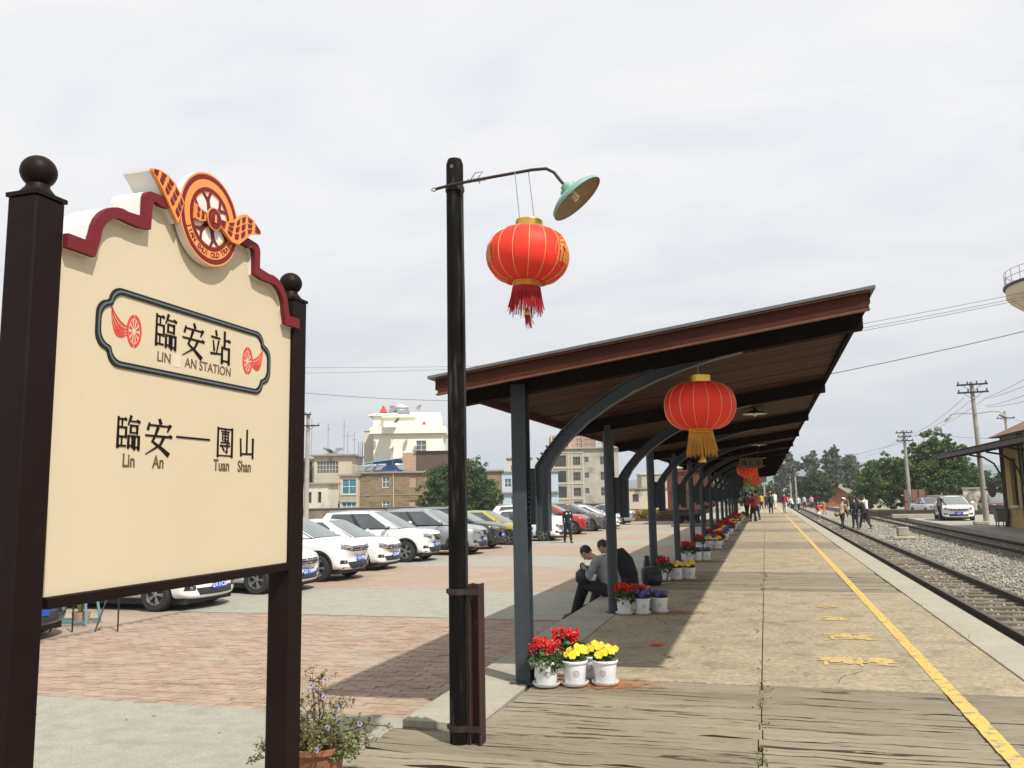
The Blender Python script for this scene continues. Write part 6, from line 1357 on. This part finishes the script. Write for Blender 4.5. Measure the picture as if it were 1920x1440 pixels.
def euc(label, x, y, h, w, n=6500):
    w *= 1.6; n = int(n*3.2)
    rr = random.Random(int(x*3+y)); B = [(rr.uniform(-.3, .3)*w, 0, h*(.30+.6*i/8), w*(.55+.25*math.sin(i*1.3))*(1.0 if i < 6 else .65), w*.6, h*.09) for i in range(9)]
    tree(label, (x, y, -.4), h, B, L_euc, n, .36, m_ebark, .22, 'eucalyptus_tree', eu, limbs=9, trunk_h=h*.55)
euc('tall eucalyptus tree just right of the canopy end', 3.4, 196, 11.6, 1.9); euc('eucalyptus tree behind the first one, leaning right', 6.4, 203, 11.6, 2.0); euc('eucalyptus tree in the middle of the row', 9.9, 201, 11.5, 2.1); euc('broad grey eucalyptus tree above the round green tree', 13.2, 182, 11.4, 2.4, 8500); euc('rounded grey eucalyptus tree at the right end of the row', 16.4, 184, 9.6, 2.6, 8000)
euc('slim eucalyptus tree near the canopy end post', -1.6, 190, 7.6, 2.0); euc('low dull eucalyptus tree behind the people on the platform', -5.6, 180, 6.6, 3.0)
for i, (x, y, w, h, l) in enumerate([(-4, 150, 3.5, 3.4, 'dark bush beyond the far platform end'), (0.5, 165, 3.2, 3.6, 'dark thicket behind the walking people'), (4.2, 170, 3.5, 3.2, 'thicket left of the brick hut'), (-9, 160, 4, 4.6, 'dark trees seen between the far canopy posts'), (10.5, 150, 4, 2.0, 'low shrubs right of the brick hut'), (14.5, 165, 5, 1.8, 'low shrubs on the bank left of the big tree')]):
    tree(l, (x, y, -.4), h, [(0, 0, h*.5, w*.6, w*.5, h*.5), (-w*.5, 0, h*.4, w*.4, w*.4, h*.42), (w*.5, 0, h*.42, w*.45, w*.4, h*.45)], L_dark if i < 4 else L_mid, 8000, .32, name='bush', cat='bush')
# flower bed hedge by the forecourt
t = thing('flower_bed', 'long low bed of yellow and orange plants at the end of the forecourt', 'flower bed', (-8.2, 68, -.42))
MB().box(-3.2, -.8, 0, 2.8, 2.6, .25).build('soil', m_soil, t); C = np.stack([RNG.uniform(-3.2, 2.8, 9000), RNG.uniform(-.8, 2.6, 9000), .15+.75*RNG.random(9000)**.6], 1); stuff(leaves('foliage', C, .16, L_hedge, t))

# ---------------------------------------------------------------- utility poles
m_cpole = M('concrete_pole', (.36, .34, .30), (.27, .255, .22), 2, .9, dirt=(.16, .15, .13), dscale=2.5, dpos=(.55, .75)); m_ins = M('insulator', (.05, .035, .03), rough=.3)
def upole(label, loc, h, r, arms, rz=0, lean=0, lamps=False, paintb=False):
    t = thing('utility_pole', label, 'pole', loc, rz, 'concrete poles of the overhead lines'); t.rotation_euler = (0, lean, rz)
    MB().tube([(0, 0, -.1), (0, 0, h)], [r, r*.62], 14).build('pole', m_cpole, t, smooth=True)
    for z, w, n in arms:
        a = MB().cbox((0, -r, z), (w, .07, .09)).build('crossarm', m_trimb, t)
        mb = MB()
        for k in range(n): mb.lathe([(.03, 0), (.045, .04), (.03, .08), (.045, .12), (.001, .15)], 8, (-w/2+.08+(w-.16)*k/(n-1), -r, z+.04))
        mb.build('insulator', m_ins, a)
        MB().tube([(-w*.3, -r, z-.03), (0, -r*.8, z-.4), (w*.3, -r, z-.03)], .015, 5).build('brace', m_trimb, a)
    if lamps:
        for s in (-1, 1):
            l = MB().tube([(0, -r, h*.77), (s*.7, -r, h*.78), (s*1.15, -r, h*.775), (s*1.3, -r, h*.755)], .018, 6).build('lamp_arm', m_ant, t)
            mb = MB().at((s*1.33, -r, h*.745), (0, s*.5, 0)); mb.lathe([(.03, .1), (.06, .05), (.24, -.03), (.25, -.06), (.001, -.02)], 16); mb.build('lamp_shade', m_lip, l, smooth=True)
    if paintb: MB().tube([(0, 0, .28), (0, 0, .55)], r*1.02, 14, False).build('white_band', m_wp, t)
    return t
upole('tall concrete pole with two crossarms and street lamps behind the station roof', (11.0, 49.8, -.2), 7.5, .155, [(7.35, 1.5, 4), (6.93, 1.5, 4)], 0, -.018, True)
upole('concrete pole with three crossarms and a white band in front of the big tree', (11.75, 79, -.4), 7.15, .17, [(6.95, 1.35, 4), (6.6, 1.1, 2), (6.25, 1.35, 4)], 0, -.008, False, True)
upole('thinner concrete pole farther right with power insulators', (23.1, 93, -.4), 9.6, .17, [(8.9, 1.6, 3), (6.3, 1.2, 2)], 0, -.01)
upole('distant pole with two crossarms left of the big tree', (18.1, 195, -.4), 10.2, .2, [(9.9, 2.6, 4), (9.0, 2.6, 4)])
upole('distant slim pole right of the walking people', (3.67, 111, -.4), 5.0, .13, [(4.7, 1.2, 4), (4.3, 1.0, 2)])
upole('distant slim pole beside its twin, left', (2.9, 105.8, -.4), 3.9, .12, [(3.6, .9, 2)])
upole('far pole seen just below the end of the canopy roof', (-.1, 110, -.4), 5.0, .14, [(4.9, 1.0, 2)])
upole('concrete pole between the sign post and the cream houses', (-31.1, 53.4, -.45), 8.3, .20, [(7.4, 1.7, 3), (8.2, .5, 2)], YAW, .01)
# round dark signal board and base stones of the near right pole
t = thing('disc_board', 'round dark board fixed to the tall concrete pole', 'sign', (11.25, 49.2, 1.6)); dsc = MB().lathe([(.001, -.03), (.42, -.03), (.44, 0), (.42, .03), (.001, .03)], 24, (0, 0, 0), 'y').build('disc', m_trimb, t); dsc.scale = (.5, 1, .95); MB().box(-.3, .03, -.04, .1, .12, .04).build('bracket', m_trimb, t)
t = thing('base_stone', 'rough stone at the foot of the tall concrete pole', 'stone', (10.6, 49.2, -.205)); MB().box(-.35, -.2, 0, .35, .2, .18).build('stone', m_cw, t, bevel=.04)
# overhead wires
m_wire = M('wire', (.05, .05, .055), rough=.5)
def wire(label, a, b, sag, r=.012, n=14):
    a, b = Vector(a), Vector(b); pts = [a.lerp(b, i/n)-Vector((0, 0, sag*4*(i/n)*(1-i/n))) for i in range(n+1)]
    o = MB().tube(pts, r, 5, False).build('overhead_wire', m_wire, smooth=True); return tag(o, label, 'wire', 'overhead wires')
for i, (ya, yb, l) in enumerate([((1480, 632), (1925, 543), 'top wire of the three passing the water tower'), ((1480, 640), (1925, 550), 'middle wire of the three passing the water tower'), ((1480, 645), (1925, 556), 'lowest wire of the three passing the water tower')]):
    wire(l, at(*ya, 60), at(ya[0]+1130, ya[1]-235, 52), .3, .016)
wire('thick dark cable slanting down behind the canopy edge', at(1380, 735, 62), at(2500, 470, 50), .5, .026)
wire('wire crossing the sky between the sign and the lamp post', at(380, 716, 62), at(900, 752, 70), .35, .018)
wire('faint wire pair above the left houses, upper', at(300, 684, 110), at(900, 686, 110), .3, .02); wire('faint wire pair above the left houses, lower', at(300, 700, 110), at(900, 690, 110), .3, .02)
for i, (a, b, l) in enumerate([((1808, 745, 50), (1698, 818, 80), 'left'), ((1830, 742, 50), (1705, 820, 80), 'middle'), ((1850, 745, 50), (1712, 818, 80), 'right')]): wire(f'{l} of the wires running from the tall pole to the middle pole', at(*a), at(*b), .35, .012)
for i, (a, b, l) in enumerate([((1850, 745, 50), (1990, 665, 30), 'highest'), ((1845, 748, 50), (1990, 690, 30), 'second'), ((1848, 761, 50), (1990, 710, 30), 'third'), ((1850, 763, 50), (1990, 730, 30), 'fourth')]): wire(f'{l} of the wires leaving the tall pole to the right edge', at(*a), at(*b), .15, .010)
for i, (a, b, l) in enumerate([((1700, 815, 80), (1596, 862, 190), 'middle pole to the far pole'), ((1697, 828, 80), (1420, 880, 150), 'middle pole toward the canopy end'), ((1882, 778, 82), (2000, 780, 60), 'thin pole to the right edge'), ((1740, 810, 90), (2000, 808, 60), 'big tree to the right edge')]): wire(f'slack wire from the {l}', at(*a), at(*b), .6, .014)

# ---------------------------------------------------------------- right side: station house, wall, hut, stack, water tower
m_sty = M('station_yellow', (.46, .33, .10), (.40, .28, .085), .8, .85, dirt=(.24, .20, .13), dscale=1.6, dpos=(.55, .68), fine=.08); m_stb = M('dark_frame_wood', (.05, .03, .022), (.03, .02, .016), 3, .6); m_rtile = M('brown_roof_tile', (.20, .12, .08), (.15, .09, .06), 1, .9, stretch=(1, 6, 1), fine=.25)
t = thing('station_house', 'yellow station house with dark-framed windows and a broad curved-bracket canopy', 'building', (11.15, 46.3, -.21))
mb = MB()      # long wall faces the tracks (-x); y runs toward the camera as negative
holes = [(1.15, 1.05, 1.05, 2.2), (4.6, .1, 1.3, 3.0), (8.2, 1.05, 1.05, 2.2)]
mb.M = Matrix.Rotation(-PI/2, 4, 'Z'); hole_wall(mb, 26, 4.3, holes, .28, 0); mb.M = Matrix()
mb.add([(0, 0, 0), (8, 0, 0), (8, 0, 4.3), (0, 0, 4.3)], [(0, 1, 2, 3)]).add([(0, -26, 0), (8, -26, 0), (8, -26, 4.3), (0, -26, 4.3)], [(0, 1, 2, 3)])
mb.build('wall', m_sty, t, recalc=False)
for q in holes:
    o = win(t, q[0], q[1], q[2], q[3], m_stb, m_win, 4, 3, .28, .06); o.matrix_local = Matrix.Rotation(-PI/2, 4, 'Z')
    o = MB().box(-.12, -q[0]-q[2]-.1, q[1]-.12, -.003, -q[0]+.1, q[1]).build('sill', m_wp, t)
for y in (-.1, -2.9, -3.4, -7.2, -10.8): MB().box(-.06, y-.16, 0, -.003, y, 4.3).build('timber_post', m_stb, t)
MB().add([(-.5, .5, 4.3), (8.5, .5, 4.3), (8.5, -26.5, 4.3), (-.5, -26.5, 4.3), (4, -3.5, 6.6), (4, -22.5, 6.6)], [(0, 1, 4), (1, 2, 5, 4), (2, 3, 5), (3, 0, 4, 5)]).build('roof', m_rtile, t)
cp = MB(); cp.hexa([(-1.9, 5.2, 3.62), (-.02, 5.2, 3.95), (-.02, -26, 3.95), (-1.9, -26, 3.62), (-1.9, 5.2, 3.68), (-.02, 5.2, 4.01), (-.02, -26, 4.01), (-1.9, -26, 3.68)]); cpo = cp.build('canopy', m_rafter, t)
MB().box(-1.94, -26, 3.52, -1.9, 5.2, 3.72).build('canopy_fascia', m_stb, t)
cov = MB().hexa([(-2.0, 5.35, 3.735), (0, 5.35, 4.08), (0, -26, 4.08), (-2.0, -26, 3.735), (-2.0, 5.35, 3.77), (0, 5.35, 4.12), (0, -26, 4.12), (-2.0, -26, 3.77)]); cov.build('canopy_roofing', M('dark_roofing', (.04, .038, .036), (.06, .055, .05), 2, .8), t)
for y in (4.9, 3.2, .1, -3.2, -7, -10.8):
    MB().hexa([(-1.85, y-.05, 3.44), (0, y-.05, 3.75), (0, y+.05, 3.75), (-1.85, y+.05, 3.44), (-1.85, y-.05, 3.61), (0, y-.05, 3.93), (0, y+.05, 3.93), (-1.85, y+.05, 3.61)]).build('canopy_beam', m_stb, t)
    if y < 1: MB().tube([(-.02, y, 1.9), (-.1, y, 2.5), (-.35, y, 3.05), (-.8, y, 3.38), (-1.4, y, 3.5)], .045, 6).build('canopy_bracket', m_stb, t)
for y in (-.05,): MB().box(-.1, y-.02, 0, .05, y+.12, 4.0).build('corner_post', m_stb, t)
bn = thing('litter_bin', 'grey metal bin on legs beside the station house corner', 'bin', (10.75, 45.9, -.205), .1); MB().hexa([(-.2, -.2, .25), (.2, -.2, .25), (.2, .2, .25), (-.2, .2, .25), (-.28, -.25, .85), (.28, -.25, .85), (.28, .25, .85), (-.28, .25, .85)]).build('bin_body', M('galvanised', (.2, .21, .21), rough=.5, metal=.3), bn, bevel=.02)
MB().box(-.3, -.27, .853, .3, .27, .9).build('lid', MATS['galvanised'], bn); mb = MB()
for x in (-.16, .16): mb.tube([(x, -.15, 0), (x, -.15, .26)], .025, 6).tube([(x, .15, 0), (x, .15, .26)], .025, 6)
mb.build('leg', m_trimb, bn)
# white boundary wall, broken end, gate
t = thing('white_wall', 'peeling white boundary wall behind the parked cars on the right', 'wall', (13.9, 86, -.4), .02)
m_peel = M('peeling_whitewash', (.55, .53, .47), (.48, .46, .41), 1, .9, dirt=(.20, .17, .14), dscale=.9, dpos=(.52, .62)); MB().box(0, 0, 0, 7.0, .3, 1.45).build('wall', m_peel, t); MB().box(-.05, -.08, 1.45, 7.05, .38, 1.55).build('coping', m_lip, t)
t = thing('white_wall', 'taller peeling white wall end with broken brick edge by the tall pole', 'wall', (16.6, 82.5, -.4), -.02); MB().box(0, 0, 0, 2.6, .3, 2.05).build('wall', m_peel, t); MB().box(-.08, -.1, 2.05, 2.7, .4, 2.2).build('coping', m_lip, t); MB().box(2.6, 0, 0, 2.9, .3, 1.7).build('brick_end', m_cw2, t)
t = thing('iron_gate', 'rusty red sheet gate at the foot of the big tree', 'gate', (12.0, 84, -.4)); MB().box(0, 0, .05, 1.9, .05, 2.1).build('leaf', M('rusty_red_gate', (.16, .07, .05), (.22, .12, .09), 1.2, .8), t); mb = MB()
for x in (0, .6, 1.2, 1.83): mb.box(x, -.03, .05, x+.07, -.002, 2.1)
mb.box(0, -.03, 1.0, 1.9, -.003, 1.07); mb.build('frame', m_rust, t)
# stacked rails
t = thing('rail_stack', 'stack of rusty rails lying beside the middle utility pole', 'rails', (9.6, 67, -.205), .03)
for i in range(14):
    lay = i//6; x = -2.6+(i % 6)*.95+random.uniform(-.2, .2); z = lay*.15; L_ = random.uniform(4, 6)
    o = MB().hexa([(x-L_/2+2, i % 6*.42, z), (x+L_/2+2, i % 6*.42+.1, z), (x+L_/2+2, i % 6*.42+.24, z), (x-L_/2+2, i % 6*.42+.14, z), (x-L_/2+2, i % 6*.42+.03, z+.14), (x+L_/2+2, i % 6*.42+.13, z+.14), (x+L_/2+2, i % 6*.42+.21, z+.14), (x-L_/2+2, i % 6*.42+.11, z+.14)]).build('rail', m_rail, t)
tag(MB().box(-1.5, -.3, 0, 1.5, .3, .26).build('concrete_slab', m_cope, bevel=.02), 'long flat concrete slab beside the stack of rails', 'slab').location = (9.6, 62.5, -.22)
t = thing('track_block', 'small broken concrete post with straw between the two tracks', 'concrete block', (5.45, 39.3, -.41), .1)
MB().box(-.42, -.3, 0, .42, .3, .12).build('base', m_cope, t, bevel=.03); MB().box(-.2, -.15, .12, .24, .15, .5).build('stump', m_cw, t, bevel=.03)
mb = MB()
for k in range(90):
    a = random.random()*3.14; x, y = random.gauss(.1, .38), random.gauss(-.35, .25); l = random.uniform(.08, .3); mb.tube([(x, y, .03+random.random()*.06), (x+l*math.cos(a), y+l*math.sin(a), .03+random.random()*.1)], .005, 3, False)
stuff(mb.build('straw', M('straw', (.55, .42, .2), rough=.8), t))
# brick hut
m_hut = M('orange_brick', (.42, .18, .075), (.35, .14, .06), .8, .9, stretch=(1, 1, 4), fine=.15)
p = at(1546, 945, 122); t = thing('brick_hut', 'orange brick railway hut with grey tiled roof beyond the platform', 'building', (p.x, p.y, -.45), YAW-.55)
mb = MB(); mb.add([(0, 0, 0), (2.9, 0, 0), (2.9, 0, 2.1), (1.45, 0, 3.1), (0, 0, 2.1), (0, 5.6, 0), (2.9, 5.6, 0), (2.9, 5.6, 2.1), (1.45, 5.6, 3.1), (0, 5.6, 2.1)], [(0, 1, 2, 3, 4), (5, 9, 8, 7, 6), (0, 4, 9, 5)]); mb.M = Matrix.Translation((2.9, 0, 0)) @ Matrix.Rotation(PI/2, 4, 'Z'); hole_wall(mb, 5.6, 2.1, [(.6, .6, .7, 1.1), (2.2, 0, .8, 1.8), (4.0, .6, .7, 1.1)], .2); mb.build('wall', m_hut, t, recalc=False)
for x, z, w, h in [(.6, .6, .7, 1.1), (2.2, 0, .8, 1.8), (4.0, .6, .7, 1.1)]: o = win(t, x, z, w, h, m_stb, m_win, 2, 2, .2, .05); o.matrix_local = Matrix.Translation((2.9, 0, 0)) @ Matrix.Rotation(PI/2, 4, 'Z')
for s in (0, 1):
    f = lambda x: 2.9-x if s else x
    MB().hexa([(f(-.4), -.5, 1.86), (f(1.45), -.5, 3.12), (f(1.45), 6.1, 3.12), (f(-.4), 6.1, 1.86), (f(-.4), -.5, 1.98), (f(1.45), -.5, 3.26), (f(1.45), 6.1, 3.26), (f(-.4), 6.1, 1.98)]).build('roof', m_tile, t)
p = at(1505, 945, 123); t = thing('brick_gatepost', 'ruined orange brick gable left of the round green tree', 'wall', (p.x, p.y, -.45), YAW); MB().prism([(0, 0), (.55, 0), (.6, 1.6), (1.1, 2.5), (.75, 2.9), (.35, 2.55), (-.35, 2.3), (-.1, 1.7)], .3, lambda u, v, w: (u, w, v)).build('gable', m_hut, t)
# fence / hedge line near hut
p = at(1465, 940, 135); t = thing('fence', 'long low fence with greenery in front of the brick hut', 'fence', (p.x, p.y, -.45), YAW-.02)
for k in range(17): MB().box(k*.9, -.04, 0, k*.9+.08, .04, 1.05).build('fence_post', m_lip, t)
for z in (.4, .9): MB().box(0, -.02, z, 15, .02, z+.06).build('rail', m_lip, t)
C = np.stack([RNG.uniform(0, 15, 3500), RNG.uniform(.2, 1, 3500), .9*RNG.random(3500)], 1); stuff(leaves('climbing_leaves', C, .2, L_dark, t))
# water tower
m_tow = M('tower_render', (.62, .54, .38), (.55, .48, .34), .5, .85, dirt=(.40, .33, .22), dscale=.6, dpos=(.55, .75)); q = at(2012, 524, 60)
t = thing('water_tower', 'cream conical water tower bowl with railing at the right edge', 'water tower', (q.x, q.y, -.4)); zc = q.z+.4
MB().lathe([(1.1, 0), (1.1, zc-4.2), (1.3, zc-3.4), (4.05, zc-1.1), (4.2, zc-.9), (4.2, zc-.25)], 48).build('bowl', m_tow, t, smooth=True)
MB().lathe([(4.2, zc-.25), (4.36, zc-.22), (4.36, zc-.08), (4.1, zc-.05), (.001, zc+.5)], 48).build('rim', m_trimb, t, smooth=True); mb = MB()
for k in range(28): a = 2*PI*k/28; mb.tube([(4.22*math.cos(a), 4.22*math.sin(a), zc-.1), (4.22*math.cos(a), 4.22*math.sin(a), zc+.95)], .022, 5)
for z in (.45, .93): mb.tube([(4.22*math.cos(2*PI*k/56), 4.22*math.sin(2*PI*k/56), zc+z) for k in range(57)], .02, 5, False)
mb.build('railing', m_ant, t)
for k in range(12):
    a = 2*PI*k/12; MB().tube([(1.33*math.cos(a), 1.33*math.sin(a), zc-3.38), (4.07*math.cos(a), 4.07*math.sin(a), zc-1.1)], .03, 5).build('rib', M('tower_rib', (.50, .42, .24), rough=.8), t)
# antennas over the left roofs
for i, (px, py, d, h, l) in enumerate([(584, 850, 118, 5, 'left of the cream house roof'), (615, 848, 118, 4.0, 'in the middle of the cream house roof'), (645, 850, 117, 4.6, 'at the right end of the cream house roof'), (652, 850, 117, 3.0, 'with a crossbar near the right end of the cream roof'), (736, 868, 120, 2.4, 'above the blue shed'), (664, 885, 113, 5.4, 'by the left corner of the brick house roof')]):
    q = at(px, py, d); t = thing('roof_antenna', 'thin antenna mast '+l, 'antenna', q, 0, 'antenna masts on the roofs'); MB().tube([(0, 0, -.3), (0, 0, h)], .035, 5).build('mast', m_ant, t)
    MB().tube([(-.3 if i != 3 else -.8, 0, h*.8), (.3 if i != 3 else .8, 0, h*.8)], .03, 5).build('crossbar', m_ant, t)
# easel plant stand and wire fence on the forecourt, seen below the sign board
m_bluew = M('blue_grey_wood', (.14, .26, .30), (.10, .19, .22), 5, .8)
t = thing('plant_stand', 'blue painted wooden frame with a potted plant, seen under the sign board', 'plant stand', (-11.4, 12.0, -.4), .15)
for x0, x1, y in ((-.36, -.26, -.2), (.36, .26, -.2), (-.36, -.26, .2), (.36, .26, .2)): MB().tube([(x0, y, 0), (x1, y*.6, .78)], .028, 4).build('leg', m_bluew, t)
for z, w in ((.03, .35), (.40, .31), (.76, .27)):
    mb = MB()
    for y in (-.2, .2): mb.box(-w, y*(1-.4*z)-.02, z, w, y*(1-.4*z)+.02, z+.05)
    mb.build('cross_rail', m_bluew, t)
t = thing('potted_grass', 'spiky grass in a clay pot inside the blue frame', 'plant', (-11.3, 12.05, -.392)); MB().lathe([(.001, 0), (.12, 0), (.15, .2), (.13, .2), (.12, .16), (.001, .16)], 18).build('pot', M('clay_pot', (.38, .27, .17), rough=.8), t, smooth=True)
mb = MB()
for k in range(70):
    a = random.random()*6.28; o = random.uniform(.05, .2); hh = random.uniform(.2, .42); mb.tube([(0, 0, .15), (o*.4*math.cos(a), o*.4*math.sin(a), .15+hh*.7), (o*math.cos(a), o*math.sin(a), .15+hh)], [.008, .007, .002], 3, False)
stuff(mb.build('grass_blades', M('dry_grass', (.28, .26, .10), (.18, .2, .07), 9, .7), t))
t = thing('wire_fence', 'thin black hoop fence on the brick forecourt under the sign board', 'fence', (-11.0, 11.2, -.4), .25)
for k in range(7): MB().tube([(-1.2+k*.37, 0, 0), (-1.2+k*.37+.06, .3, .62)] if k % 2 else [(-1.2+k*.37, 0, 0), (-1.2+k*.37, 0, .72)], .014, 6).build('fence_post', m_trimb, t)
mb = MB().tube([(-1.2, 0, .64), (1.05, 0, .66)], .012, 5); mb.build('rail', m_trimb, t)
t = thing('tall_thermos', 'dark metal flask standing on the platform edge by the third canopy post', 'flask', (-2.3, 16.9, .006)); MB().lathe([(.001, 0), (.07, 0), (.07, .30), (.05, .34), (.05, .42), (.001, .43)], 16).build('flask_body', m_trimb, t, smooth=True); MB().tube([(.06, 0, .1), (.12, 0, .15), (.12, 0, .3), (.06, 0, .34)], .012, 6).build('handle', m_trimb, t)
tag(MB().prism([(-.06, -.02), (-.02, -.05), (.05, -.03), (.07, .02), (0, .04)], .012).build('red_petals', m_redf), 'crumpled red petals fallen on the platform in the canopy shade', 'petals').location = tuple(at(1230, 1206, 9.05))[:2]+(.006,)

# ---------------------------------------------------------------- hills and air
def hill(name, label, x0, x1, y0, hgt, seed, col):
    rr = np.random.default_rng(seed); nx, ny = 90, 14; V = []
    X = np.linspace(x0, x1, nx); ph = rr.random(6)*6.28
    prof = sum(np.sin(X/(x1-x0)*f*6.28+p_)/f for f, p_ in zip((1, 2.3, 4.1, 7, 13, 21), ph)); prof = (prof-prof.min())/(prof.max()-prof.min())
    for j in range(ny):
        t_ = j/(ny-1); s_ = math.sin(t_*PI)
        for i in range(nx): V.append((X[i], y0+t_*700, -3+s_*hgt*(.35+.65*prof[i])+(rr.random()*hgt*.02)))
    F_ = np.array([(j*nx+i, j*nx+i+1, (j+1)*nx+i+1, (j+1)*nx+i) for j in range(ny-1) for i in range(nx-1)])
    o = obj(name, npmesh(name, np.array(V), F_), col, None, 'all'); struct(o, label)
m_hill = M('wooded_hill', (.06, .09, .05), (.045, .07, .04), .01, .95)
hill('hills', 'far blue hills above the houses', -1500, 700, 2050, 84, 3, m_hill); hill('hill_ridge', 'higher blue ridge right of the line', 130, 1500, 2200, 112, 8, m_hill)
hz = MB().box(-1800, -330, -7, 1900, 2960, 132).build('haze', None)
stuff(hz, 'thin pale haze in the air'); mt = bpy.data.materials.new('haze_air'); mt.use_nodes = True; nt = mt.node_tree; nt.nodes.clear()
vo = nt.nodes.new('ShaderNodeVolumePrincipled'); oo = nt.nodes.new('ShaderNodeOutputMaterial'); nt.links.new(vo.outputs[0], oo.inputs['Volume']); vo.inputs['Color'].default_value = (.80, .88, 1, 1); vo.inputs['Density'].default_value = .00045; vo.inputs['Anisotropy'].default_value = .1
hz.data.materials.append(mt)
